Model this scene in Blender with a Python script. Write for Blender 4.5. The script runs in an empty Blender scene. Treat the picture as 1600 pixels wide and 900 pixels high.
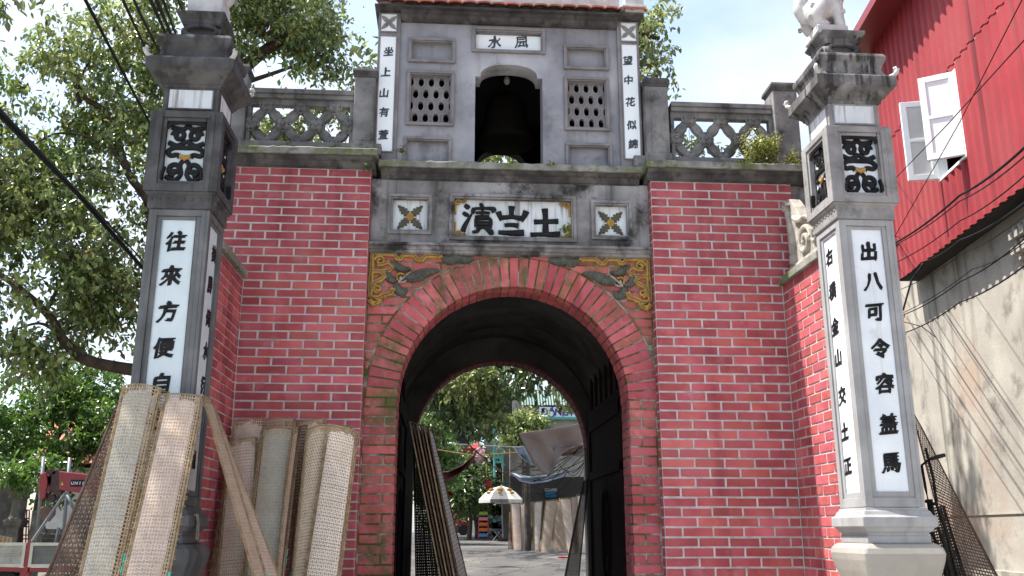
import bpy, bmesh, math, random
import numpy as np
from mathutils import Vector, Matrix
random.seed(7); RNG = np.random.default_rng(7)
S = bpy.context.scene
COL = S.collection
PI = math.pi

# ------------------------------------------------------------------ camera
F, PIT, YAW = 1431.0, 0.2599, 0.0697
CAM = np.array([-0.279, -7.197, 1.40])
cam = bpy.data.cameras.new('camera'); camo = bpy.data.objects.new('camera', cam); COL.objects.link(camo)
cam.sensor_width = 36.0; cam.lens = F / 1600 * 36.0; cam.clip_start = 0.05; cam.clip_end = 2000
camo.location = CAM; camo.rotation_euler = (PI / 2 + PIT, 0, -YAW)
S.camera = camo

# ------------------------------------------------------------------ light
SUN = Vector((-0.46, 0.07, 0.88)).normalized()          # towards the sun
SKY_STRENGTH, SUN_STRENGTH, EXPOSURE = 0.12, 3.6, 1.62
w = bpy.data.worlds.new('World'); S.world = w; w.use_nodes = True
nt = w.node_tree; nt.nodes.clear()
def nd(t, **k):
    n = nt.nodes.new(t)
    for a, b in k.items(): setattr(n, a, b)
    return n
out = nd('ShaderNodeOutputWorld'); bg = nd('ShaderNodeBackground')
sky = nd('ShaderNodeTexSky'); sky.sky_type = 'NISHITA'; sky.sun_disc = False
sky.sun_elevation = math.asin(SUN.z); sky.sun_rotation = math.atan2(SUN.x, SUN.y)
sky.air_density = 1.0; sky.dust_density = 2.0; sky.ozone_density = 1.0
tc = nd('ShaderNodeTexCoord'); mp = nd('ShaderNodeMapping'); mp.inputs['Scale'].default_value = (1.0, 1.0, 2.2)
cn = nd('ShaderNodeTexNoise'); cn.inputs['Scale'].default_value = 1.7; cn.inputs['Detail'].default_value = 6
cn.inputs['Roughness'].default_value = 0.55
cr = nd('ShaderNodeValToRGB'); cr.color_ramp.elements[0].position = 0.44; cr.color_ramp.elements[1].position = 0.66
mx = nd('ShaderNodeMixRGB'); mx.inputs['Color2'].default_value = (3.2, 3.4, 3.55, 1)
ma = nd('ShaderNodeMath', operation='MULTIPLY_ADD'); ma.inputs[1].default_value = 0.80; ma.inputs[2].default_value = 0.08
L = nt.links.new
L(tc.outputs['Generated'], mp.inputs['Vector']); L(mp.outputs['Vector'], cn.inputs['Vector'])
L(cn.outputs['Fac'], cr.inputs['Fac']); L(cr.outputs['Color'], ma.inputs[0]); L(ma.outputs[0], mx.inputs['Fac'])
L(sky.outputs['Color'], mx.inputs['Color1']); L(mx.outputs['Color'], bg.inputs['Color'])
bg.inputs['Strength'].default_value = SKY_STRENGTH; L(bg.outputs[0], out.inputs['Surface'])
sl = bpy.data.lights.new('sun', 'SUN'); slo = bpy.data.objects.new('sun', sl); COL.objects.link(slo)
sl.energy = SUN_STRENGTH; sl.angle = math.radians(0.6); sl.color = (1.0, 0.95, 0.87)
slo.rotation_euler = (-SUN).to_track_quat('-Z', 'Y').to_euler(); slo.location = (0, 0, 20)
S.view_settings.view_transform = 'Standard'; S.view_settings.look = 'None'
S.view_settings.exposure = EXPOSURE; S.view_settings.gamma = 1.0
S.cycles.max_bounces = 6; S.cycles.transparent_max_bounces = 8; S.cycles.use_denoising = True

# ------------------------------------------------------------------ pixel of the photo -> place
_c, _s = math.cos(YAW), math.sin(YAW)
_f0 = np.array([_s, _c, 0]); _r = np.array([_c, -_s, 0]); _k = np.array([0, 0, 1.0])
_fw = _f0 * math.cos(PIT) + _k * math.sin(PIT); _up = _k * math.cos(PIT) - _f0 * math.sin(PIT)
def ray(px, py): return _fw + _r * ((px - 800) / F) + _up * (-(py - 450) / F)
def at(px, py, Y):
    d = ray(px, py); p = CAM + d * ((Y - CAM[1]) / d[1]); return Vector(p)
def atx(px, py, X):
    d = ray(px, py); p = CAM + d * ((X - CAM[0]) / d[0]); return Vector(p)
def proj(P):
    d = np.asarray(P, float) - CAM; z = d @ _fw
    return 800 + F * (d @ _r) / z, 450 - F * (d @ _up) / z, z
def rect(x0, y0, x1, y1, Y):
    a = at(x0, (y0 + y1) / 2, Y); b = at(x1, (y0 + y1) / 2, Y); c = at((x0 + x1) / 2, y0, Y); d = at((x0 + x1) / 2, y1, Y)
    return a.x, d.z, b.x, c.z                              # x0 z0 x1 z1
def gz(y):
    if y < 3: return 0.0
    if y < 20: return 0.05 * (y - 3)
    if y < 45: return 0.85 + 0.018 * (y - 20)
    return 1.30

# ------------------------------------------------------------------ materials
def material(name, c1, c2=None, scale=6, rough=0.85, bump=0.0, bscale=60, rnd=0.0, streak=None, moss=None,
             stain=None, spec=0.3, metallic=0.0, island=0.0, transl=None, c3=None, s3=1.5, stretch=None, cracks=None, lo=0.35, hi=0.65):
    m = bpy.data.materials.new(name); m.use_nodes = True; t = m.node_tree; N = t.nodes; K = t.links.new
    b = N['Principled BSDF']; b.inputs['Roughness'].default_value = rough; b.inputs['Metallic'].default_value = metallic
    b.inputs['Specular IOR Level'].default_value = spec
    geo = N.new('ShaderNodeNewGeometry'); pos = geo.outputs['Position']
    def noise(sc, det=5, st=None, rg=0.55):
        n = N.new('ShaderNodeTexNoise'); n.inputs['Scale'].default_value = sc; n.inputs['Detail'].default_value = det
        n.inputs['Roughness'].default_value = rg
        if st:
            mpn = N.new('ShaderNodeMapping'); mpn.inputs['Scale'].default_value = st; K(pos, mpn.inputs['Vector']); K(mpn.outputs[0], n.inputs['Vector'])
        else: K(pos, n.inputs['Vector'])
        return n.outputs['Fac']
    def ramp(f, a, c):
        r = N.new('ShaderNodeMapRange'); r.inputs[1].default_value = a; r.inputs[2].default_value = c; K(f, r.inputs[0]); return r.outputs[0]
    def mix(f, A, B, bt='MIX'):
        x = N.new('ShaderNodeMixRGB'); x.blend_type = bt
        if isinstance(f, (int, float)): x.inputs[0].default_value = f
        else: K(f, x.inputs[0])
        for i, v in ((1, A), (2, B)):
            if isinstance(v, tuple): x.inputs[i].default_value = (*v, 1)
            else: K(v, x.inputs[i])
        return x.outputs[0]
    col = (c1)
    if c2: col = mix(ramp(noise(scale, 6, stretch), lo, hi), c1, c2)
    if c3: col = mix(ramp(noise(s3, 5), 0.5, 0.72), col, c3)
    if stain:                                              # (colour, scale, from, to)
        col = mix(ramp(noise(stain[1], 7, rg=0.65), stain[2], stain[3]), col, stain[0])
    if streak:                                             # (colour, fx, from, to)
        col = mix(ramp(noise(1.0, 5, (streak[1], streak[1], streak[1] * 0.06)), streak[2], streak[3]), col, streak[0])
    if moss: col = mix(ramp(noise(moss[1], 7, rg=0.7), moss[2], moss[3]), col, moss[0])
    if rnd or island:
        if rnd: oi = N.new('ShaderNodeObjectInfo').outputs['Random']; a = rnd
        else: oi = geo.outputs['Random Per Island']; a = island
        hs = N.new('ShaderNodeHueSaturation')
        r1 = N.new('ShaderNodeMapRange'); r1.inputs[3].default_value = 1 - a; r1.inputs[4].default_value = 1 + a; K(oi, r1.inputs[0])
        mm = N.new('ShaderNodeMath'); mm.operation = 'MULTIPLY'; mm.inputs[1].default_value = 7.31; K(oi, mm.inputs[0])
        fr = N.new('ShaderNodeMath'); fr.operation = 'FRACT'; K(mm.outputs[0], fr.inputs[0])
        r2 = N.new('ShaderNodeMapRange'); r2.inputs[3].default_value = 0.5 - a * 0.035; r2.inputs[4].default_value = 0.5 + a * 0.035; K(fr.outputs[0], r2.inputs[0])
        K(r1.outputs[0], hs.inputs['Value']); K(r2.outputs[0], hs.inputs['Hue'])
        if isinstance(col, tuple): hs.inputs['Color'].default_value = (*col, 1)
        else: K(col, hs.inputs['Color'])
        col = hs.outputs[0]
    if isinstance(col, tuple): b.inputs['Base Color'].default_value = (*col, 1)
    else: K(col, b.inputs['Base Color'])
    if bump:
        bp = N.new('ShaderNodeBump'); bp.inputs['Strength'].default_value = min(1.0, bump); bp.inputs['Distance'].default_value = 0.006
        K(noise(bscale, 6, rg=0.7), bp.inputs['Height']); K(bp.outputs[0], b.inputs['Normal'])
    if transl:
        tr = N.new('ShaderNodeBsdfTranslucent'); ms = N.new('ShaderNodeMixShader'); ms.inputs[0].default_value = transl
        if isinstance(col, tuple): tr.inputs['Color'].default_value = (*col, 1)
        else: K(col, tr.inputs['Color'])
        K(b.outputs[0], ms.inputs[1]); K(tr.outputs[0], ms.inputs[2]); K(ms.outputs[0], N['Material Output'].inputs['Surface'])
    return m
MOSS = (0.075, 0.085, 0.025)
M = {}
M['brick'] = material('red brick', (0.46, 0.112, 0.120), (0.32, 0.062, 0.070), 4.5, 0.75, 0.9, 55, rnd=0.22,
    stain=((0.52, 0.21, 0.21), 5.0, 0.56, 0.80), c3=(0.47, 0.13, 0.13), s3=1.3, spec=0.2, streak=((0.17, 0.03, 0.038), 4.5, 0.58, 0.80))
M['brick_mossy'] = material('mossy red brick', (0.50, 0.12, 0.125), (0.38, 0.09, 0.09), 9, 0.78, 0.6, 70, rnd=0.22,
    stain=((0.50, 0.22, 0.20), 6.0, 0.50, 0.8), moss=((0.115, 0.098, 0.038), 3.8, 0.46, 0.64), spec=0.25)
M['brick_rear'] = material('dark red brick', (0.13, 0.028, 0.03), (0.08, 0.02, 0.02), 9, 0.85, 0.5, 60, rnd=0.2)  # one darker brick tone, used on the rear arch ring
M['mortar'] = material('pale mortar', (0.58, 0.54, 0.535), (0.40, 0.365, 0.36), 11, 0.95, 0.8, 90, stain=((0.26, 0.22, 0.21), 5, 0.58, 0.78))
M['mortar_mossy'] = material('mossy mortar', (0.34, 0.31, 0.28), (0.22, 0.2, 0.17), 14, 0.95, 0.6, 90, moss=((0.07, 0.08, 0.025), 3.5, 0.42, 0.56))
M['cement_tower'] = material('lilac grey render', (0.33, 0.33, 0.36), (0.22, 0.22, 0.24), 2.2, 0.9, 0.35, 40, c3=(0.44, 0.44, 0.46), s3=1.6,
    stain=((0.10, 0.10, 0.11), 2.6, 0.54, 0.74), streak=((0.13, 0.13, 0.14), 6, 0.54, 0.78))
M['cement_frame'] = material('grey cement trim', (0.25, 0.235, 0.24), (0.17, 0.16, 0.165), 5, 0.9, 0.4, 60, stain=((0.09, 0.085, 0.085), 6, 0.56, 0.8))
M['cement_old'] = material('stained cement', (0.27, 0.262, 0.265), (0.12, 0.115, 0.11), 3.0, 0.95, 0.6, 50, c3=(0.38, 0.37, 0.385), s3=2.0,
    stain=((0.030, 0.029, 0.028), 3.6, 0.49, 0.63), streak=((0.05, 0.048, 0.045), 10, 0.56, 0.74), moss=((0.09, 0.10, 0.045), 5.0, 0.60, 0.72))
M['cement_dark'] = material('blackened cement', (0.085, 0.08, 0.08), (0.04, 0.038, 0.038), 6, 0.9, 0.6, 60, c3=(0.15, 0.145, 0.14), s3=4,
    streak=((0.03, 0.03, 0.03), 14, 0.5, 0.7))
M['ledge'] = material('mossy ledge cement', (0.30, 0.30, 0.27), (0.17, 0.17, 0.15), 7, 0.95, 0.8, 50, stain=((0.05, 0.05, 0.045), 5, 0.56, 0.7),
    moss=((0.11, 0.13, 0.05), 4.0, 0.48, 0.62))
M['balustrade'] = material('weathered balustrade cement', (0.20, 0.196, 0.195), (0.10, 0.098, 0.097), 5, 0.95, 0.7, 50, c3=(0.32, 0.31, 0.30), s3=3,
    stain=((0.05, 0.048, 0.045), 6, 0.52, 0.68), streak=((0.06, 0.058, 0.055), 9, 0.58, 0.72))
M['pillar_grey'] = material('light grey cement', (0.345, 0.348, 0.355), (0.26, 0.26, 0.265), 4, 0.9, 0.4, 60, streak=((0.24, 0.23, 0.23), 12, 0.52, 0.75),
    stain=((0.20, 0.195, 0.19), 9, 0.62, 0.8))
M['pillar_cap'] = material('weather darkened cement', (0.14, 0.137, 0.137), (0.065, 0.062, 0.062), 6, 0.9, 0.6, 60, c3=(0.27, 0.265, 0.26), s3=5,
    streak=((0.03, 0.03, 0.03), 16, 0.52, 0.64))
M['pillar_box'] = material('mid grey cement', (0.29, 0.28, 0.28), (0.19, 0.185, 0.185), 6, 0.9, 0.5, 60, stain=((0.10, 0.095, 0.095), 7, 0.55, 0.75))
M['pillar_foot'] = material('beige cement', (0.35, 0.33, 0.295), (0.28, 0.265, 0.24), 3.5, 0.85, 0.4, 60, stain=((0.26, 0.245, 0.21), 6, 0.6, 0.8))
M['left_shaft_shaded'] = material('shaded dirty cement shaft', (0.16, 0.165, 0.17), (0.105, 0.108, 0.112), 5, 0.85, 0.4, 60, streak=((0.07, 0.072, 0.075), 12, 0.5, 0.7))  # left pillar: its shade and its dirt are both mixed into the colour
M['left_carved_shaded'] = material('shaded dirty carved cement', (0.085, 0.084, 0.087), (0.045, 0.044, 0.045), 6, 0.85, 0.7, 60, c3=(0.12, 0.12, 0.12), s3=5,
    streak=((0.032, 0.032, 0.032), 14, 0.52, 0.68))  # darker again: shade on the left pillar painted in along with dirt
M['white_panel'] = material('white painted plaster', (0.74, 0.78, 0.82), (0.64, 0.69, 0.74), 4, 0.7, 0.4, 40, stain=((0.52, 0.54, 0.56), 7, 0.60, 0.80), streak=((0.50, 0.51, 0.52), 18, 0.62, 0.80))
M['left_panel_shaded'] = material('shaded white plaster', (0.60, 0.67, 0.69), (0.52, 0.60, 0.63), 4, 0.7, 0.4, 40, stain=((0.42, 0.46, 0.47), 7, 0.60, 0.80), streak=((0.40, 0.42, 0.43), 18, 0.62, 0.80))  # copy of the white panel, toned down for the shaded left pillar
M['white_streaky'] = material('streaked white plaster', (0.66, 0.69, 0.71), (0.56, 0.60, 0.62), 5, 0.7, 0.2, 40, streak=((0.28, 0.27, 0.26), 26, 0.52, 0.68))
M['tower_white'] = material('bright white plaster', (0.80, 0.84, 0.86), (0.74, 0.79, 0.81), 4, 0.7, 0.2, 40)
M['black'] = material('black paint', (0.008, 0.008, 0.009), (0.018, 0.018, 0.02), 20, 0.55, 0.3, 60, spec=0.15)
M['char_grey'] = material('dark grey paint', (0.045, 0.046, 0.058), (0.075, 0.075, 0.09), 20, 0.7, 0.3, 60)
M['gold'] = material('ochre painted relief', (0.42, 0.25, 0.055), (0.26, 0.15, 0.035), 20, 0.6, 0.4, 80, stain=((0.16, 0.10, 0.03), 16, 0.6, 0.75))
M['leaf_grey'] = material('grey green painted relief', (0.105, 0.108, 0.088), (0.055, 0.058, 0.046), 20, 0.7, 0.4, 80)
M['leaf_brown'] = material('olive painted relief', (0.09, 0.085, 0.055), (0.06, 0.056, 0.04), 20, 0.7, 0.4, 80)
M['rosette'] = material('grey carved flower', (0.30, 0.285, 0.28), (0.2, 0.19, 0.19), 15, 0.85, 0.4, 60, stain=((0.10, 0.10, 0.095), 12, 0.55, 0.75))
M['stone_white'] = material('pale stone', (0.56, 0.55, 0.54), (0.40, 0.39, 0.385), 10, 0.85, 0.6, 70, stain=((0.25, 0.245, 0.24), 12, 0.6, 0.75))
M['cream'] = material('cream carved plaster', (0.42, 0.39, 0.34), (0.26, 0.245, 0.215), 12, 0.9, 0.6, 70, stain=((0.12, 0.115, 0.10), 12, 0.58, 0.72))
M['dark_in'] = material('near black plaster', (0.012, 0.011, 0.011), (0.008, 0.008, 0.008), 3, 0.95, 0.4, 30)  # near-black tone for the bell room's inner walls
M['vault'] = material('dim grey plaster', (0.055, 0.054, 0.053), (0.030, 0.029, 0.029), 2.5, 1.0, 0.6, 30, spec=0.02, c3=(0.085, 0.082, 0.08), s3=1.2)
M['door'] = material('dark brown wood', (0.013, 0.007, 0.006), (0.008, 0.004, 0.004), 10, 0.9, 0.2, 40, spec=0.05, stretch=(8, 8, 0.6))
M['tile'] = material('orange clay tile', (0.42, 0.14, 0.08), (0.30, 0.10, 0.06), 14, 0.9, 0.5, 60, rnd=0.25, stain=((0.16, 0.08, 0.06), 10, 0.58, 0.75))
M['tile_far'] = material('faded clay roof', (0.42, 0.17, 0.12), (0.28, 0.11, 0.08), 4, 0.9, 0.5, 20)
M['bamboo'] = material('split bamboo', (0.47, 0.35, 0.215), (0.34, 0.24, 0.14), 30, 0.7, 0.2, 80, rnd=0.12, island=0.0)
M['bamboo_edge'] = material('bamboo rod', (0.34, 0.25, 0.14), (0.20, 0.13, 0.07), 25, 0.6, 0.2, 80, rnd=0.12)
M['bamboo_brown'] = material('brown aged bamboo', (0.13, 0.08, 0.055), (0.075, 0.047, 0.033), 20, 0.75, 0.2, 80)
M['bamboo_black'] = material('blackened bamboo', (0.02, 0.016, 0.014), (0.012, 0.010, 0.009), 20, 0.75, 0.2, 80)
M['paper_pink'] = material('pinkish rice sheet', (0.56, 0.455, 0.40), (0.46, 0.36, 0.31), 9, 0.55, 0.5, 25, spec=0.4, rnd=0.07, stain=((0.44, 0.31, 0.23), 9, 0.56, 0.72))
M['paper_white'] = material('pale rice sheet', (0.78, 0.70, 0.62), (0.68, 0.585, 0.50), 9, 0.5, 0.5, 25, spec=0.4, rnd=0.06, stain=((0.50, 0.38, 0.28), 9, 0.58, 0.74))
M['paper_grey'] = material('grey green rice sheet', (0.42, 0.43, 0.39), (0.32, 0.33, 0.28), 7, 0.4, 0.5, 25, spec=0.5, stain=((0.34, 0.30, 0.20), 14, 0.66, 0.8))
M['paper_far'] = material('tan rice sheet', (0.46, 0.37, 0.29), (0.36, 0.28, 0.215), 9, 0.7, 0.4, 40, rnd=0.14)
M['green_tie'] = material('turquoise tape', (0.05, 0.42, 0.33), rough=0.4)
M['red_metal'] = material('red corrugated sheet', (0.31, 0.034, 0.042), (0.23, 0.024, 0.031), 0.9, 0.6, 0.15, 30, spec=0.2, streak=((0.10, 0.014, 0.018), 2.5, 0.60, 0.74), c3=(0.29, 0.05, 0.055), s3=0.6)
M['red_trim'] = material('dark red trim', (0.22, 0.03, 0.035), rough=0.4)
M['concrete_wall'] = material('stained concrete wall', (0.40, 0.37, 0.32), (0.29, 0.268, 0.235), 1.6, 0.92, 0.7, 25, c3=(0.37, 0.27, 0.21), s3=0.8,
    stain=((0.14, 0.13, 0.115), 2.6, 0.54, 0.72), streak=((0.085, 0.078, 0.066), 2.6, 0.56, 0.70))
M['breeze'] = material('concrete blocks', (0.36, 0.33, 0.29), (0.25, 0.23, 0.2), 8, 0.9, 0.5, 40)
M['white_metal'] = material('white window frame', (0.80, 0.84, 0.87), rough=0.7, spec=0.2)
M['frosted'] = material('frosted pane', (0.60, 0.61, 0.58), (0.66, 0.67, 0.64), 3, 0.7, spec=0.2)
M['frosted_white'] = material('white pane', (0.76, 0.80, 0.84), (0.72, 0.76, 0.80), 3, 0.7, spec=0.2)
M['wire'] = material('black cable', (0.008, 0.008, 0.009), rough=0.75, spec=0.1)
M['wire_tan'] = material('tan rope', (0.42, 0.24, 0.10), rough=0.8)
M['wire_light'] = material('grey wire', (0.4, 0.4, 0.4), rough=0.5)
M['bark'] = material('brown bark', (0.085, 0.06, 0.045), (0.04, 0.03, 0.024), 12, 0.95, 0.9, 30)
def leafmat(n, c1, c2, tr=0.35, isl=0.45, rough=0.30, spec=0.9): return material(n, c1, c2, 1.2, rough, spec=spec, island=isl, transl=tr)
M['leaf'] = leafmat('fig leaves', (0.16, 0.23, 0.055), (0.29, 0.33, 0.12), tr=0.45, isl=0.65)
M['leaf_dark'] = leafmat('deep green leaves', (0.07, 0.12, 0.032), (0.12, 0.175, 0.05), tr=0.4, isl=0.6)
M['leaf_bright'] = leafmat('bright green leaves', (0.070, 0.150, 0.020), (0.110, 0.200, 0.030), 0.5)
M['leaf_weed'] = leafmat('yellow green weed', (0.26, 0.32, 0.05), (0.38, 0.38, 0.10), 0.4)
M['berry'] = material('orange figs', (0.50, 0.11, 0.02), (0.40, 0.05, 0.02), 6, 0.5)
M['road'] = material('worn asphalt', (0.085, 0.08, 0.076), (0.055, 0.052, 0.05), 1.4, 0.95, 0.5, 20, c3=(0.16, 0.14, 0.12), s3=0.7, stain=((0.06, 0.05, 0.045), 5, 0.62, 0.72))
M['bounce_forecourt'] = material('pale bounce paving', (0.40, 0.38, 0.35), (0.32, 0.305, 0.28), 1.2, 0.9, 0.3, 15)  # kept pale so that it throws sunlight up onto the gate front
M['ground'] = material('dusty ground', (0.17, 0.15, 0.125), (0.11, 0.10, 0.085), 0.8, 0.95, 0.5, 12, c3=(0.13, 0.12, 0.07), s3=0.2)
M['red_paint'] = material('red paint', (0.30, 0.02, 0.03), (0.22, 0.015, 0.02), 8, 0.4, 0.1, 20, spec=0.5, stain=((0.10, 0.02, 0.02), 10, 0.62, 0.75))
M['cream_paint'] = material('cream paint', (0.62, 0.60, 0.50), (0.52, 0.50, 0.42), 10, 0.5)
M['panel_dirty'] = material('dirty pale steel', (0.46, 0.45, 0.40), (0.34, 0.33, 0.29), 6, 0.6, 0.3, 30, stain=((0.22, 0.20, 0.15), 9, 0.58, 0.75))
M['panel_grey'] = material('grey steel', (0.17, 0.175, 0.165), (0.13, 0.13, 0.125), 6, 0.5)
M['steel_dark'] = material('oily steel', (0.05, 0.035, 0.035), (0.09, 0.05, 0.045), 14, 0.5, metallic=0.3)
M['rust_hook'] = material('rusty brown steel', (0.16, 0.09, 0.06), (0.09, 0.06, 0.05), 12, 0.6)
M['rubber'] = material('black rubber', (0.02, 0.02, 0.02), rough=0.8)
M['pipe'] = material('galvanised pipe', (0.20, 0.21, 0.23), rough=0.45, metallic=0.4)
M['white_wall'] = material('whitewashed wall', (0.60, 0.60, 0.585), (0.46, 0.455, 0.44), 2.5, 0.9, 0.4, 15, streak=((0.32, 0.31, 0.29), 3, 0.58, 0.75))
M['old_wall'] = material('black mouldy wall', (0.09, 0.085, 0.075), (0.05, 0.048, 0.042), 2, 0.95, 0.6, 15, c3=(0.22, 0.21, 0.18), s3=1.5)
M['old_grey'] = material('old grey stone', (0.16, 0.15, 0.13), (0.09, 0.085, 0.07), 5, 0.95, 0.6, 20, stain=((0.07, 0.065, 0.05), 6, 0.5, 0.68))
M['wood_board'] = material('raw wood board', (0.48, 0.36, 0.22), (0.38, 0.28, 0.17), 4, 0.8, stretch=(3, 3, 12))
M['pole_wood'] = material('old timber pole', (0.10, 0.085, 0.07), (0.05, 0.042, 0.035), 5, 0.9, 0.6, 20)
M['tarp_brown'] = material('brown tarpaulin', (0.31, 0.245, 0.215), (0.25, 0.195, 0.17), 1.5, 0.8, 0.3, 8, transl=0.25)
M['tarp_white'] = material('white sheet', (0.50, 0.55, 0.61), (0.42, 0.47, 0.53), 2, 0.6, 0.2, 10, transl=0.35)
M['tarp_red'] = material('dark red tarpaulin', (0.10, 0.03, 0.03), (0.07, 0.022, 0.022), 3, 0.7, 0.2, 10)
M['green_roof'] = material('green corrugated sheet', (0.03, 0.10, 0.085), (0.025, 0.085, 0.07), 2, 0.5)
M['teal'] = material('teal painted steel', (0.08, 0.30, 0.27), (0.10, 0.34, 0.30), 3, 0.5)
M['far_wall'] = material('grubby pale wall', (0.30, 0.28, 0.245), (0.18, 0.17, 0.15), 1.0, 0.9, 0.4, 8, streak=((0.13, 0.12, 0.10), 1.6, 0.54, 0.72))
M['far_dark'] = material('grimy and shaded far wall', (0.022, 0.02, 0.018), (0.04, 0.036, 0.032), 0.8, 0.9, 0.4, 8)  # grime on the workshop wall; painted shade in voids, gaps and shop
M['plank'] = material('weathered plank', (0.36, 0.34, 0.30), (0.26, 0.24, 0.21), 3, 0.9, rnd=0.18)
M['banner'] = material('white banner', (0.62, 0.66, 0.72), rough=0.6)
M['navy'] = material('navy lettering', (0.03, 0.04, 0.16), rough=0.6)
M['yellow'] = material('yellow sign', (0.55, 0.50, 0.08), (0.48, 0.44, 0.08), 3, 0.6)
M['red_flat'] = material('red cloth', (0.30, 0.02, 0.02), (0.22, 0.015, 0.015), 4, 0.7)
M['umb_white'] = material('off white canopy', (0.62, 0.60, 0.54), (0.52, 0.50, 0.45), 4, 0.7, transl=0.2)
M['umb_grey'] = material('grey canopy', (0.17, 0.165, 0.165), (0.13, 0.125, 0.125), 4, 0.7, transl=0.15)
M['skin'] = material('tanned skin', (0.30, 0.14, 0.085), (0.26, 0.12, 0.07), 6, 0.5)
M['khaki'] = material('khaki cloth', (0.30, 0.27, 0.21), rough=0.9)
M['navy_cloth'] = material('dark cloth', (0.02, 0.022, 0.03), rough=0.9)
M['bright_blue'] = material('bright blue wrapper', (0.04, 0.30, 0.62), rough=0.4)
M['bright_orange'] = material('orange wrapper', (0.62, 0.16, 0.03), rough=0.4)
M['bright_pink'] = material('pink wrapper', (0.60, 0.25, 0.28), rough=0.4)
M['bright_green'] = material('lime wrapper', (0.25, 0.45, 0.08), rough=0.4)
M['bronze'] = material('dull dark bronze', (0.018, 0.016, 0.014), (0.012, 0.011, 0.010), 6, 0.8, spec=0.1)
M['bulb'] = material('frosted bulb glass', (0.6, 0.58, 0.54), rough=0.2)

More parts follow.
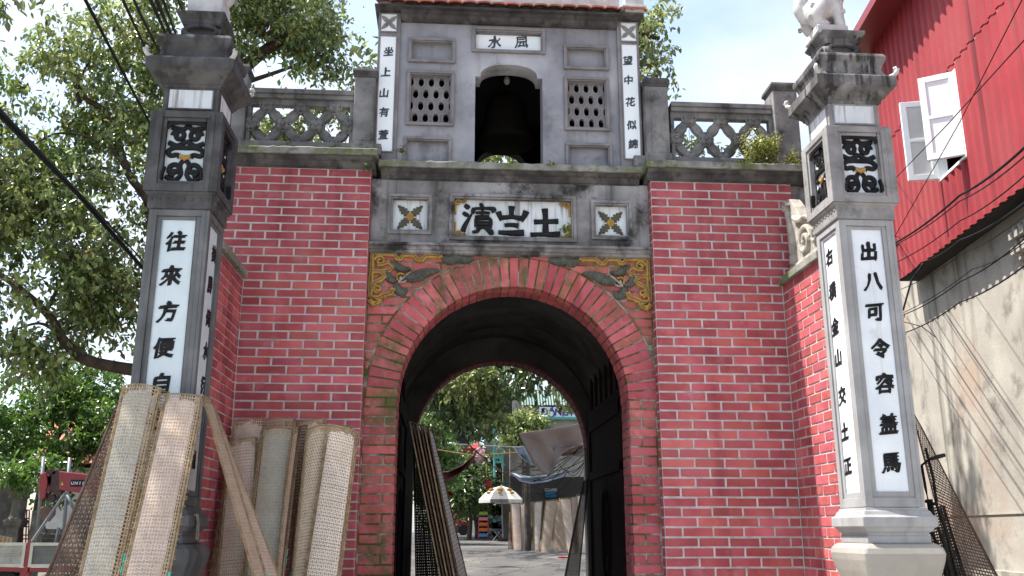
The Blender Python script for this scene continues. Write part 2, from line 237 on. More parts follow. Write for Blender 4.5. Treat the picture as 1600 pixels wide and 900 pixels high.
# ------------------------------------------------------------------ mesh helpers
class MB:
    def __init__(s): s.v = []; s.f = []
    def quad(s, *p):
        n = len(s.v); s.v += [tuple(q) for q in p]; s.f.append(tuple(range(n, n + len(p)))); return s
    def box(s, x0, y0, z0, x1, y1, z1):
        n = len(s.v); s.v += [(x0,y0,z0),(x1,y0,z0),(x1,y1,z0),(x0,y1,z0),(x0,y0,z1),(x1,y0,z1),(x1,y1,z1),(x0,y1,z1)]
        s.f += [tuple(n+i for i in q) for q in ((0,3,2,1),(4,5,6,7),(0,1,5,4),(1,2,6,5),(2,3,7,6),(3,0,4,7))]; return s
    def prism(s, poly, y0, y1, chamf=0.0):                 # poly = (x,z) counter-clockwise seen from -Y ; y0 front
        n = len(poly); b = len(s.v)
        if chamf:
            cx = sum(p[0] for p in poly) / n; cz = sum(p[1] for p in poly) / n
            ins = [(p[0] + (cx-p[0]) * min(0.4, chamf / max(1e-6, math.hypot(cx-p[0], cz-p[1])) * 1.4), p[1] + (cz-p[1]) * min(0.4, chamf / max(1e-6, math.hypot(cx-p[0], cz-p[1])) * 1.4)) for p in poly]
            s.v += [(x, y0, z) for x, z in ins] + [(x, y0 + chamf, z) for x, z in poly] + [(x, y1, z) for x, z in poly]
            s.f.append(tuple(range(b, b + n)))
            for r in (0, 1):
                for i in range(n): j = (i+1) % n; s.f.append((b+r*n+i, b+(r+1)*n+i, b+(r+1)*n+j, b+r*n+j))
            s.f.append(tuple(range(b + 3*n - 1, b + 2*n - 1, -1)))
        else:
            s.v += [(x, y0, z) for x, z in poly] + [(x, y1, z) for x, z in poly]
            s.f.append(tuple(range(b, b + n)))
            for i in range(n): j = (i+1) % n; s.f.append((b+i, b+n+i, b+n+j, b+j))
            s.f.append(tuple(range(b + 2*n - 1, b + n - 1, -1)))
        return s
    def tube(s, pts, r, n=6, cap=True):
        pts = [Vector(p) for p in pts]; rs = r if isinstance(r, (list, tuple)) else [r] * len(pts); b = len(s.v)
        for i, p in enumerate(pts):
            d = (pts[min(i+1, len(pts)-1)] - pts[max(i-1, 0)]).normalized()
            u = d.cross(Vector((0, 0, 1)) if abs(d.z) < 0.95 else Vector((0, 1, 0))).normalized(); v = d.cross(u)
            for k in range(n):
                a = 2 * PI * k / n; s.v.append(tuple(p + (u * math.cos(a) + v * math.sin(a)) * rs[i]))
        for i in range(len(pts) - 1):
            for k in range(n): s.f.append((b+i*n+k, b+i*n+(k+1) % n, b+(i+1)*n+(k+1) % n, b+(i+1)*n+k))
        if cap: s.f.append(tuple(b+k for k in range(n))[::-1]); s.f.append(tuple(b+(len(pts)-1)*n+k for k in range(n)))
        return s
    def sqlathe(s, prof, cx, cy, ro=0.0):                   # square section, prof = (half, z) bottom to top
        b = len(s.v)
        for h, z in prof: s.v += [(cx-h, cy-h, z), (cx+h, cy-h, z), (cx+h, cy+h, z), (cx-h, cy+h, z)]
        for i in range(len(prof) - 1):
            for k in range(4): s.f.append((b+i*4+k, b+i*4+(k+1) % 4, b+(i+1)*4+(k+1) % 4, b+(i+1)*4+k))
        s.f.append((b+3, b+2, b+1, b)); t = b + 4*(len(prof)-1); s.f.append((t, t+1, t+2, t+3)); return s
    def lathe(s, prof, cx, cy, n=16):
        b = len(s.v)
        for h, z in prof:
            for k in range(n): a = 2*PI*k/n; s.v.append((cx + h*math.cos(a), cy + h*math.sin(a), z))
        for i in range(len(prof) - 1):
            for k in range(n): s.f.append((b+i*n+k, b+i*n+(k+1) % n, b+(i+1)*n+(k+1) % n, b+(i+1)*n+k))
        s.f.append(tuple(b+k for k in range(n))[::-1]); t = b+n*(len(prof)-1); s.f.append(tuple(t+k for k in range(n))); return s
    def xprofile(s, prof, x0, x1, yb):                     # prof = (y,z) front outline bottom to top, extruded along X, back at yb
        poly = [(yb, prof[0][1])] + list(prof) + [(yb, prof[-1][1])]; n = len(poly); b = len(s.v)
        s.v += [(x0, y, z) for y, z in poly] + [(x1, y, z) for y, z in poly]
        for i in range(n): j = (i+1) % n; s.f.append((b+i, b+n+i, b+n+j, b+j))
        s.f.append(tuple(range(b+n-1, b-1, -1))); s.f.append(tuple(range(b+n, b+2*n))); return s
    def ribbon(s, path, width, y0, th, taper=0.0, closed=False):   # flat raised band following a path in XZ, front at y0-th
        n = len(path); b = len(s.v)
        for i, (x, z) in enumerate(path):
            x1, z1 = path[min(i+1, n-1)]; x2, z2 = path[max(i-1, 0)]
            dx, dz = x1-x2, z1-z2; l = math.hypot(dx, dz) or 1; nx, nz = -dz/l, dx/l
            t = i / (n-1); wd = width[i] if isinstance(width, (list, tuple)) else width * (1 - taper * t)
            h = wd / 2
            for o, y in ((-1, y0), (-0.72, y0-th*0.85), (0, y0-th), (0.72, y0-th*0.85), (1, y0)): s.v.append((x + nx*h*o, y, z + nz*h*o))
        for i in range(n-1):
            for k in range(4): s.f.append((b+i*5+k, b+i*5+k+1, b+(i+1)*5+k+1, b+(i+1)*5+k))
        s.f.append((b, b+1, b+2, b+3, b+4)); t = b+(n-1)*5; s.f.append((t+4, t+3, t+2, t+1, t)); return s
    def blob(s, c, r, n=8, m=6):
        rx, ry, rz = r if isinstance(r, (list, tuple)) else (r, r, r); b = len(s.v)
        for i in range(m+1):
            ph = PI*i/m
            for k in range(n): a = 2*PI*k/n; s.v.append((c[0]+rx*math.sin(ph)*math.cos(a), c[1]+ry*math.sin(ph)*math.sin(a), c[2]-rz*math.cos(ph)))
        for i in range(m):
            for k in range(n): s.f.append((b+i*n+k, b+i*n+(k+1) % n, b+(i+1)*n+(k+1) % n, b+(i+1)*n+k))
        return s
    def mesh(s, name, mt, smooth=False, clean=False):
        me = bpy.data.meshes.new(name); me.from_pydata(s.v, [], s.f); me.materials.append(mt)
        if clean:
            bm = bmesh.new(); bm.from_mesh(me); bmesh.ops.remove_doubles(bm, verts=bm.verts, dist=1e-5)
            bmesh.ops.recalc_face_normals(bm, faces=bm.faces); bm.to_mesh(me); bm.free()
        if smooth: me.polygons.foreach_set('use_smooth', [True] * len(me.polygons))
        me.update(); return me

def link(name, me, parent=None, loc=(0, 0, 0), rot=None, kind=None, label=None):
    o = bpy.data.objects.new(name, me); COL.objects.link(o); o.location = loc
    if rot: o.rotation_euler = rot
    if parent:
        o.parent = parent; o.matrix_parent_inverse = Matrix.Translation(-Vector(parent['_w'])) if '_w' in parent else Matrix.Identity(4)
    if kind: o['kind'] = kind
    if label: o['label'] = label
    return o
def part(name, mb, mt, parent=None, smooth=False, clean=True, bevel=0.0, **k):
    o = link(name, mb.mesh(name, M[mt] if isinstance(mt, str) else mt, smooth, clean), parent, **k)
    if parent is not None and parent.type == 'MESH':       # a sub-part under a part whose origin is the world's
        o.matrix_parent_inverse = Matrix.Identity(4) if parent.location.length < 1e-9 else Matrix.Translation(-parent.location)
    if bevel:
        bv = o.modifiers.new('bevel', 'BEVEL'); bv.width = bevel; bv.segments = 2; bv.limit_method = 'ANGLE'; bv.angle_limit = 0.6
    return o
def thing(name, label, cat, loc=(0, 0, 0), group=None):
    o = bpy.data.objects.new(name, None); COL.objects.link(o); o.location = loc; o.empty_display_size = 0.2
    o['label'] = label; o['category'] = cat; o['_w'] = tuple(loc)
    if group: o['group'] = group
    return o
def tag(o, label, cat, group=None):
    o['label'] = label; o['category'] = cat
    if group: o['group'] = group
    return o

def frame_bars(mb, x0, z0, x1, z1, bw, yf, yb):            # four butt-jointed bars, inside edge x0..z1 outward by bw
    mb.box(x0-bw, yf, z1, x1+bw, yb, z1+bw); mb.box(x0-bw, yf, z0-bw, x1+bw, yb, z0)
    mb.box(x0-bw, yf+0.0005, z0, x0, yb, z1); mb.box(x1, yf+0.0005, z0, x1+bw, yb, z1); return mb
def wall_holes(mb, x0, z0, x1, z1, holes, yf, depth):      # front sheet with rectangular holes and their reveals
    xs = sorted({x0, x1, *[h[0] for h in holes], *[h[2] for h in holes]}); zs = sorted({z0, z1, *[h[1] for h in holes], *[h[3] for h in holes]})
    for i in range(len(xs)-1):
        for j in range(len(zs)-1):
            cx, cz = (xs[i]+xs[i+1])/2, (zs[j]+zs[j+1])/2
            if any(h[0] < cx < h[2] and h[1] < cz < h[3] for h in holes): continue
            mb.quad((xs[i], yf, zs[j]), (xs[i+1], yf, zs[j]), (xs[i+1], yf, zs[j+1]), (xs[i], yf, zs[j+1]))
    yb = yf + depth
    for a, b, c, d in holes:
        mb.quad((a, yf, b), (a, yb, b), (c, yb, b), (c, yf, b)); mb.quad((a, yf, d), (c, yf, d), (c, yb, d), (a, yb, d))
        mb.quad((a, yf, b), (a, yf, d), (a, yb, d), (a, yb, b)); mb.quad((c, yf, b), (c, yb, b), (c, yb, d), (c, yf, d))
    return mb
def spiral(cx, cz, r0, r1, a0, turns, n=22):
    return [(cx + (r0+(r1-r0)*t)*math.cos(a0+turns*2*PI*t), cz + (r0+(r1-r0)*t)*math.sin(a0+turns*2*PI*t)) for t in [i/(n-1) for i in range(n)]]
def smooth_path(p, n=6):
    out = []
    for i in range(len(p)-1):
        a, b, c, d = (np.array(p[max(i-1, 0)]), np.array(p[i]), np.array(p[i+1]), np.array(p[min(i+2, len(p)-1)]))
        for k in range(n):
            t = k/n; out.append(tuple(0.5*((2*b)+(-a+c)*t+(2*a-5*b+4*c-d)*t*t+(-a+3*b-3*c+d)*t**3)))
    out.append(tuple(p[-1])); return out

# ---- written characters: outlines thickened, tilted like brush writing, raised from the panel
_glyph = {}
def glyph(ch, bold=0.04, slant=0.10, res=3):
    key = (ch, bold, slant)
    if key in _glyph: return _glyph[key]
    V, Fc = [], []
    offs = [(0, 0), (bold, bold*0.5), (-bold, -bold*0.4), (0.2*bold, bold*0.8), (-0.2*bold, -bold*0.8)] if bold else [(0, 0)]
    t = bpy.data.curves.new('glyph', 'FONT'); t.body = ch; t.offset = 0.0; t.extrude = 0.03; t.resolution_u = res
    t.align_x = 'CENTER'; t.align_y = 'CENTER'
    o = bpy.data.objects.new('glyph', t); COL.objects.link(o)
    dg = bpy.context.evaluated_depsgraph_get(); me = bpy.data.meshes.new_from_object(o.evaluated_get(dg))
    vs = [v.co.copy() for v in me.vertices]; fs = [tuple(p.vertices) for p in me.polygons]
    bpy.data.objects.remove(o); bpy.data.curves.remove(t); bpy.data.meshes.remove(me)
    xs = [v.x for v in vs]; ys = [v.y for v in vs]; cx, cy = (min(xs)+max(xs))/2, (min(ys)+max(ys))/2
    for k, (dx, dy) in enumerate(offs):
        b = len(V)
        for v in vs:
            x, y = v.x-cx+dx, v.y-cy+dy
            x += 0.030*math.sin(5.1*y+0.5*k)+0.014*math.sin(11*x); y += slant*x + 0.028*math.sin(6.3*x+0.5*k)+0.02*x*x
            V.append((x, (-0.03 if v.z > 0 else 0.03) - 0.004*k, y))
        Fc += [tuple(b+i for i in f) for f in fs]
    _glyph[key] = (V, Fc, max(xs)-min(xs), max(ys)-min(ys)); return _glyph[key]
def put_char(ch, parent, loc, size, mt, face='-Y', wid=1.0, bold=0.04, depth=0.35, slant=0.10):
    V, Fc, gw, gh = glyph(ch, bold, slant); s = size
    k = 'g_%s_%s_%s' % (ch, mt, bold); me = bpy.data.meshes.get(k)
    if me is None:
        me = bpy.data.meshes.new(k); me.from_pydata(V, [], Fc); me.materials.append(M[mt])
    o = link('character', me, parent, loc); o.scale = (s*wid, s*depth, s)
    o.rotation_euler = (0, 0, {'-Y': 0, '+X': PI/2, '-X': -PI/2}[face]); return o

# ------------------------------------------------------------------ ground
def sheet(name, xs, ys, mt, dz=0.0, fn=gz):
    v = [(x, y, fn(y)+dz) for y in ys for x in xs]; n = len(xs)
    f = [(j*n+i, j*n+i+1, (j+1)*n+i+1, (j+1)*n+i) for j in range(len(ys)-1) for i in range(n-1)]
    me = bpy.data.meshes.new(name); me.from_pydata(v, [], f); me.materials.append(M[mt]); me.polygons.foreach_set('use_smooth', [True]*len(f))
    o = bpy.data.objects.new(name, me); COL.objects.link(o); o['kind'] = 'structure'; return o
sheet('ground', [-400, -60, -12, 12, 60, 400], [-60, -10, 0, 3, 6, 10, 15, 20, 25, 32, 40, 45, 60, 120, 900], 'ground')
sheet('bounce_forecourt', [-14, -5, 0, 5, 14], [-30, -18, -10, -5, -2, 0.5], 'bounce_forecourt', 0.003)  # unseen paving, added to bounce light onto the gate front
sheet('road', [-3.2, -1, 1.5, 4.2], [0.5, 3, 6, 10, 15, 20, 25, 32, 40, 45, 60, 120], 'road', 0.006)

# ================================================================== GATE
gate = thing('village_gate', 'red brick village gate with an arched grey bell room on top', 'gate', (0.23, 1.5, 0))
PXL0, PXL1, PXR0, PXR1 = -2.12, -0.955, 1.405, 2.635          # pier edges
CX, RI, RO, ZS = 0.247, 0.930, 1.180, 2.43                    # arch
YA = 0.11
# brick bookkeeping
_bm = {}
def brick_mesh(w_, h_, var, mt, d=0.10):
    k = (round(w_, 3), round(h_, 3), var, mt, d)
    if k in _bm: return _bm[k]
    r = random.Random(hash(k) & 0xffff); j = lambda a=0.0013: r.uniform(-a, a)
    x, z = w_/2, h_/2
    poly = [(-x+j(), -z+j()), (x+j(), -z+j()), (x+j(), z+j()), (-x+j(), z+j())]
    mb = MB(); mb.prism(poly, j(0.002), d, 0.004); _bm[k] = mb.mesh('brick', M[mt]); return _bm[k]
def poly_brick(poly, y0, y1, mt):
    mb = MB(); mb.prism(poly, y0, y1, 0.004); return mb.mesh('brick', M[mt])
gate_bricks = []        # (area, name, mesh, loc, rotz)
def add_brick(lst, name, me, loc, rotz, w_, h_):
    c = Vector(loc); px, py, z = proj(c); dirv = Vector((math.sin(rotz), -math.cos(rotz), 0))
    vis = max(0.0, dirv.dot((Vector(CAM) - c).normalized()))
    a = vis * w_ * h_ * (F / z) ** 2 if (-20 < px < 1620 and -20 < py < 915 and z > 0) else 0.0
    lst.append((a, name, me, loc, rotz))
def emit(lst, parent, limit, nm='brick', mt='brick'):
    lst.sort(key=lambda t: -t[0]); big = [t for t in lst[:limit] if t[0] > 0]; rest = lst[len(big):]
    for a, name, me, loc, rz in big: link(name, me, parent, (loc[0], loc[1], loc[2]+random.uniform(-.0012, .0012)), (random.uniform(-.006, .012), random.uniform(-.006, .006), rz+random.uniform(-.004, .004)))
    bymat = {}
    for a, name, me, loc, rz in rest: bymat.setdefault(me.materials[0].name, []).append((me, loc, rz))
    for mn, items in bymat.items():
        mb = MB()
        for me, loc, rz in items:
            b = len(mb.v); c, s = math.cos(rz), math.sin(rz)
            mb.v += [(v.co.x*c - v.co.y*s + loc[0], v.co.x*s + v.co.y*c + loc[1], v.co.z + loc[2]) for v in me.vertices]
            mb.f += [tuple(b+i for i in p.vertices) for p in me.polygons]
        link('brickwork', mb.mesh('brickwork', bpy.data.materials[mn]), parent, kind='stuff')
def lay_rows(lst, x0, x1, xj, bx, zc0, bz, k0, k1, hb, fx, rotz, mt='brick', gap=0.016, d=0.1, maxfn=None, phase=0):
    """courses k0..k1, odd courses have joints at xj+n*bx, even ones half a brick further; fx maps (along, z) to a place"""
    for k in range(k0, k1+1):
        z = zc0 - bz*k
        if z < hb*0.6: continue
        X0, X1 = (x0, x1) if maxfn is None else maxfn(z)
        off = xj + (0 if (k+phase) % 2 else bx/2)
        n0 = math.floor((X0-off)/bx) - 1; js = [X0-gap/2] + [off+n*bx for n in range(n0, n0+40) if X0+0.03 < off+n*bx < X1-0.03] + [X1+gap/2]
        for a, b in zip(js[:-1], js[1:]):
            w_ = b-a-gap
            if w_ < 0.02: continue
            wq = round(w_ * 200) / 200 if abs(w_-bx+gap) > 0.004 else bx-gap
            me = brick_mesh(min(w_, wq) if abs(wq-w_) > 0.004 else w_, hb, random.randrange(3), mt, d)
            add_brick(lst, 'brick', me, fx((a+b)/2, z), rotz, w_, hb)
ZC = 4.3194
# right pier front
lay_rows(gate_bricks, PXR0, 2.625, 1.543, 0.2418, ZC, 0.075, 1, 57, 0.0595, lambda x, z: (x, random.uniform(-0.0015, 0.0015), z), 0,
         maxfn=lambda z: (PXR0+0.003, 2.625 if z > 3.46 else 2.478))
# right pier return towards the arch (faces -X)
lay_rows(gate_bricks, 0.02, 0.11, 5, 0.5, ZC, 0.075, 1, 57, 0.061, lambda y, z: (PXR0-0.004, y, z), -PI/2, d=0.05, maxfn=lambda z: (0.014, 0.104))
# left pier front
lay_rows(gate_bricks, -2.12, PXL1, -2.027, 0.2393, ZC+0.032, 0.0692, 1, 61, 0.056, lambda x, z: (x, random.uniform(-0.0015, 0.0015), z), 0,
         maxfn=lambda z: (-2.12 if z > 3.44 else -1.928, PXL1-0.003))
lay_rows(gate_bricks, 0.02, 0.11, 5, 0.5, ZC+0.032, 0.0692, 1, 61, 0.056, lambda y, z: (PXL1+0.004, -y, z), PI/2, d=0.05, maxfn=lambda z: (-0.104, -0.014))
# mortar cores of the piers
part('pier_core', MB().prism([(PXR0+0.001, 0), (2.4875, 0), (2.4875, 3.44), (PXR1-0.012, 3.44), (PXR1-0.012, 4.285), (PXR0+0.001, 4.285)], 0.006, 0.5), 'mortar', gate)
part('pier_core', MB().prism([(-1.9375, 0), (PXL1-0.001, 0), (PXL1-0.001, 4.32), (-2.115, 4.32), (-2.115, 3.43), (-1.9375, 3.43)], 0.006, 0.5), 'mortar', gate)
# side returns of the piers at the outer upper edge, cement
part('pier_end', MB().box(2.625, 0.03, 3.42, 2.80, 0.5, 4.28), 'cement_old', gate); part('pier_end', MB().box(-2.30, 0.03, 3.42, -2.118, 0.5, 4.31), 'cement_old', gate)
# arch wall body
def arch_wall(mb, x0, x1, ztop, cx, r, zs, y0, y1, n=40, front=True, back=True):
    ins = [(cx-r, 0.0), (cx-r, zs*0.5)] + [(cx - r*math.cos(PI*i/n), zs + r*math.sin(PI*i/n)) for i in range(n+1)] + [(cx+r, zs*0.5), (cx+r, 0.0)]
    outp = []
    for x, z in ins:
        if z <= zs+1e-6: outp.append((x0 if x < cx else x1, z)); continue
        dx, dz = x-cx, z-zs; t = []
        if dx < -1e-6: t.append((x0-cx)/dx)
        if dx > 1e-6: t.append((x1-cx)/dx)
        if dz > 1e-6: t.append((ztop-zs)/dz)
        q = min(t); outp.append((cx+dx*q, zs+dz*q))
    for i in range(len(ins)-1):
        a, b, c, d = ins[i], ins[i+1], outp[i+1], outp[i]
        if front: mb.quad((a[0], y0, a[1]), (b[0], y0, b[1]), (c[0], y0, c[1]), (d[0], y0, d[1]))
        if back: mb.quad((a[0], y1, a[1]), (d[0], y1, d[1]), (c[0], y1, c[1]), (b[0], y1, b[1]))
        mb.quad((a[0], y0, a[1]), (a[0], y1, a[1]), (b[0], y1, b[1]), (b[0], y0, b[1]))
    return mb
mb = MB(); arch_wall(mb, PXL1-0.02, PXR0+0.02, 3.70, CX, RI+0.006, ZS, YA+0.006, 0.452); part('arch_wall', mb, 'mortar_mossy', gate)
# ring of bricks: face stones and soffit stones
arch_bricks = []
NV = 43
for i in range(NV):
    a0 = PI*i/NV; a1 = PI*(i+1)/NV; am = (a0+a1)/2; g0 = 0.006/RI; g1 = 0.006/RO
    def P_(r, a): return (-r*math.cos(a), r*math.sin(a))
    q = [P_(RI, a0+g0), P_(RO, a0+g1), P_(RO, a1-g1), P_(RI, a1-g0)]
    c = (sum(p[0] for p in q)/4, sum(p[1] for p in q)/4); poly = [(p[0]-c[0], p[1]-c[1]) for p in q][::-1]
    me = poly_brick(poly, 0, 0.115, 'brick_mossy' if random.random() < (0.75 if i < 22 else 0.35) else 'brick')
    add_brick(arch_bricks, 'arch_brick', me, (CX+c[0], YA+random.uniform(-0.002, 0.002), ZS+c[1]), 0, 0.07, 0.245)
    for (ya, yb, r0) in ((0.238, 0.449, RI-0.001),):
        q = [P_(r0, a0+g0*0.7), P_(RI+0.06, a0+g0*0.7), P_(RI+0.06, a1-g0*0.7), P_(r0, a1-g0*0.7)]
        c = (sum(p[0] for p in q)/4, sum(p[1] for p in q)/4); poly = [(p[0]-c[0], p[1]-c[1]) for p in q][::-1]
        mb = MB(); mb.prism(poly, 0, yb-ya); add_brick(arch_bricks, 'arch_brick', mb.mesh('arch_brick', M['brick']), (CX+c[0], ya, ZS+c[1]), 0, 0.07, 0.06)
# jambs: face (front) and inner side
for side in (-1, 1):
    xe = CX + side*RI; xo = PXL1+0.008 if side < 0 else PXR0-0.010
    for k in range(33):
        z = ZS - 0.038 - 0.075*k
        if z < 0.03: break
        mtl = 'brick_mossy' if (side < 0 or k < 4) else 'brick'
        a, b = sorted((xo, xe))
        cuts = [a, b] if k % 2 else ([a, b-0.092, b] if side < 0 else [a, a+0.10, b])
        for p, q in zip(cuts[:-1], cuts[1:]):
            g = 0.006; w_ = q-p-(g*2 if len(cuts) > 2 else 0.002)
            add_brick(gate_bricks, 'brick', brick_mesh(w_, 0.061, random.randrange(3), mtl, 0.1), ((p+q)/2, YA, z), 0, w_, 0.061)
        yc = [0.213, 0.449] if k % 2 else [0.213, 0.33, 0.449]
        if not k % 2: yc = [0.165, 0.40, 0.449]
        for p, q in zip(yc[:-1], yc[1:]):
            w_ = q-p-0.012
            if w_ < 0.02: continue
            add_brick(gate_bricks, 'brick', brick_mesh(round(w_, 3), 0.061, 0, 'brick', 0.05), (xe+0.001*side, (p+q)/2, z), -side*PI/2, w_, 0.061)
# spandrels
for side in (-1, 1):
    xo = PXL1+0.008 if side < 0 else PXR0-0.010
    for k in range(16):
        z0 = ZS + 0.007 + 0.075*k; z1 = z0 + 0.061
        if z1 > 3.63: break
        def edge(z):
            dz = z-ZS; R = RO+0.016
            return CX + side*math.sqrt(max(0.0, R*R-dz*dz)) if dz < R else CX
        e0, e1 = edge(z0), edge(z1)
        if side < 0:
            e0, e1 = min(e0, CX-0.0), min(e1, CX)
            length = min(e0, e1) - xo
        else: length = xo - max(e0, e1)
        if length < 0.015: continue
        js = [0.0]; p = 0.235 if k % 2 else 0.118
        while p < length-0.03: js.append(p); p += 0.235
        for n_, j0 in enumerate(js):
            last = n_ == len(js)-1
            if not last:
                a, b = j0+0.006*(n_ > 0), js[n_+1]-0.006
                xa, xb = xo-side*a, xo-side*b; poly = [(xa, z0), (xb, z0), (xb, z1), (xa, z1)]
            else:
                xa = xo-side*(j0+0.006*(n_ > 0)); poly = [(xa, z0), (e0, z0), (e1, z1), (xa, z1)]
            if side > 0: poly = poly[::-1]
            c = (sum(p_[0] for p_ in poly)/4, sum(p_[1] for p_ in poly)/4)
            me = poly_brick([(p_[0]-c[0], p_[1]-c[1]) for p_ in poly], 0, 0.08, 'brick_mossy')
            add_brick(gate_bricks, 'brick', me, (c[0], YA+random.uniform(-0.001, 0.001), c[1]), 0, abs(poly[0][0]-poly[1][0]), 0.061)
emit(gate_bricks, gate, 300); emit(arch_bricks, gate, 300)
# tunnel: vault, side walls, back wall with the rear arch
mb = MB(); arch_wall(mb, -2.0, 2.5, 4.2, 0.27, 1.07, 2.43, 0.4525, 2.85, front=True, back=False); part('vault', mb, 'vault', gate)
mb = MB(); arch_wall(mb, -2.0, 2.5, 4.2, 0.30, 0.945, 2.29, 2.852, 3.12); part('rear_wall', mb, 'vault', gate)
rear = []
for i in range(41):
    a0, a1 = PI*i/41, PI*(i+1)/41
    q = [(-r*math.cos(a), r*math.sin(a)) for r, a in ((0.94, a0+.006), (0.965, a0+.006), (0.965, a1-.006), (0.94, a1-.006))]
    c = (sum(p[0] for p in q)/4, sum(p[1] for p in q)/4)
    mb = MB(); mb.prism([(p[0]-c[0], p[1]-c[1]) for p in q][::-1], 0, 0.28)
    link('arch_brick', mb.mesh('arch_brick', M['brick_rear']), gate, (0.30+c[0], 2.846, 2.29+c[1]))
# outside shell: sides, back, roof terrace
mb = MB(); mb.box(-2.25, 0.502, 0, -2.0, 3.1, 4.25); mb.box(2.5, 0.502, 0, 2.76, 3.1, 4.25); mb.box(-2.25, 0.30, 4.27, 2.76, 3.1, 4.44); part('gate_shell', mb, 'cement_old', gate)

# entablature with three recessed plaques
ENT = (PXL1+0.002, 3.69, PXR0-0.002, 4.28)
h1 = rect(613, 311, 668, 360, YA); h2 = rect(709, 312, 893, 371, YA); h3 = rect(930, 321, 980, 369, YA)
mb = wall_holes(MB(), ENT[0], ENT[1], ENT[2], ENT[3], [h1, h2, h3], YA-0.005, 0.05); part('entablature', mb, 'cement_old', gate)
mb = MB(); mb.box(ENT[0], YA+0.047, ENT[1], ENT[2], 0.5, ENT[3]); part('entablature_core', mb, 'cement_old', gate)
for h in (h1, h2, h3):
    mb = MB(); frame_bars(mb, h[0]-0.012, h[1]-0.012, h[2]+0.012, h[3]+0.012, 0.026, YA-0.028, YA-0.005); frame_bars(mb, h[0]+0.003, h[1]+0.003, h[2]-0.003, h[3]-0.003, 0.015, YA-0.017, YA+0.03)
    part('plaque_frame', mb, 'cement_old', gate, bevel=0.003)
def flower(parent, cx, cz, r, y, leafm, coreM):
    for q in range(4):
        a = PI/4 + q*PI/2
        ux, uz = math.cos(a), math.sin(a); vx, vz = -uz, ux; L_ = []
        prof = [(0.18, 0.06), (0.27, 0.24), (0.40, 0.12), (0.48, 0.27), (0.62, 0.13), (0.70, 0.21), (0.82, 0.08), (0.90, 0.10), (1.04, 0.0)]
        pl = [(p, w_) for p, w_ in prof] + [(p, -w_) for p, w_ in prof[::-1][1:]]
        mb = MB(); c = (cx+ux*r*0.6, cz+uz*r*0.6); rim = [(cx+ux*r*p+vx*r*w_, cz+uz*r*p+vz*r*w_) for p, w_ in pl]
        n = len(rim); mb.v = [(x, y, z) for x, z in rim] + [(x*0.9+c[0]*0.1, y-0.010, z*0.9+c[1]*0.1) for x, z in rim]
        mid = len(mb.v); mb.v += [(cx+ux*r*0.3, y-0.006, cz+uz*r*0.3), (c[0], y-0.014, c[1]), (cx+ux*r*0.9, y-0.008, cz+uz*r*0.9)]
        for i in range(n): j = (i+1) % n; mb.f.append((i, j, n+j, n+i)); mb.f.append((n+i, n+j, mid+1))
        part('flower_leaf', mb, leafm, parent)
    mb = MB()
    for q in range(6): mb.blob((cx+r*0.13*math.cos(q*PI/3), y-0.010, cz+r*0.13*math.sin(q*PI/3)), (r*0.12, 0.014, r*0.12))
    mb.blob((cx, y-0.018, cz), (r*0.09, 0.014, r*0.09)); part('flower_heart', mb, coreM, parent, smooth=True)
for h in (h1, h3):
    o = part('white_panel', MB().box(h[0], YA+0.038, h[1], h[2], YA+0.046, h[3]), 'white_streaky', gate)
    flower(gate, (h[0]+h[2])/2, (h[1]+h[3])/2-0.010, 0.145, YA+0.037, 'leaf_brown', 'gold')
part('white_panel', MB().box(h2[0], YA+0.038, h2[1], h2[2], YA+0.046, h2[3]), 'white_streaky', gate)
def brush(strokes, cx, cz, s, parent, mt, y, th=0.016):
    mb = MB()
    for k, st in enumerate(strokes):
        pts = smooth_path([(p[0], p[1]) for p in st], 5); ws = smooth_path([(p[2], 0) for p in st], 5)
        mb.ribbon([(cx+x*s, cz+z*s) for x, z in pts], [max(0.01, a[0])*s*(1.16 if len(strokes) < 10 else 1.02) for a in ws], y-0.0007*k, th)
    return part('character', mb, mt, parent)
ZSH = [[(-.38, .02, .16), (0, .04, .14), (.42, .06, .17)], [(-.02, .48, .20), (0, .2, .16), (0, -.38, .2)], [(-.5, -.42, .14), (0, -.40, .14), (.48, -.42, .26)]]
ZMID = [[(0, .50, .20), (-.01, .3, .15), (0, .12, .16)], [(-.44, .30, .18), (-.38, .14, .15), (-.30, .04, .18)], [(.48, .34, .20), (.40, .16, .16), (.28, .02, .18)],
        [(-.32, .10, .15), (0, .13, .13), (.30, .09, .16)], [(-.24, -.16, .12), (0, -.14, .13), (.22, -.17, .16)], [(-.44, -.40, .12), (0, -.42, .17), (.40, -.40, .20)]]
ZBIN = [[(-.44, .46, .14), (-.34, .38, .17), (-.30, .34, .08)], [(-.50, .20, .12), (-.38, .12, .16), (-.36, .06, .06)], [(-.50, -.44, .18), (-.42, -.2, .15), (-.22, .16, .07)],
        [(.06, .52, .12), (.12, .40, .13)], [(-.16, .36, .12), (-.18, .24, .14), (-.2, .16, .06)], [(-.14, .34, .10), (.2, .36, .10), (.50, .34, .15), (.42, .22, .08)],
        [(-.10, .20, .09), (.14, .22, .09), (.36, .20, .1)], [(.12, .30, .09), (.10, .10, .10), (-.02, .0, .06)], [(-.12, .06, .09), (.12, .10, .09), (.34, .08, .1)],
        [(-.08, .0, .12), (-.08, -.28, .12)], [(-.06, -.02, .10), (.36, .0, .12), (.36, -.30, .14)], [(-.04, -.12, .07), (.32, -.11, .07)], [(-.04, -.21, .07), (.32, -.20, .07)],
        [(-.08, -.30, .10), (.36, -.29, .10)], [(.04, -.32, .10), (-.04, -.42, .12), (-.2, -.46, .1)], [(.24, -.32, .12), (.40, -.44, .20), (.48, -.44, .12)]]
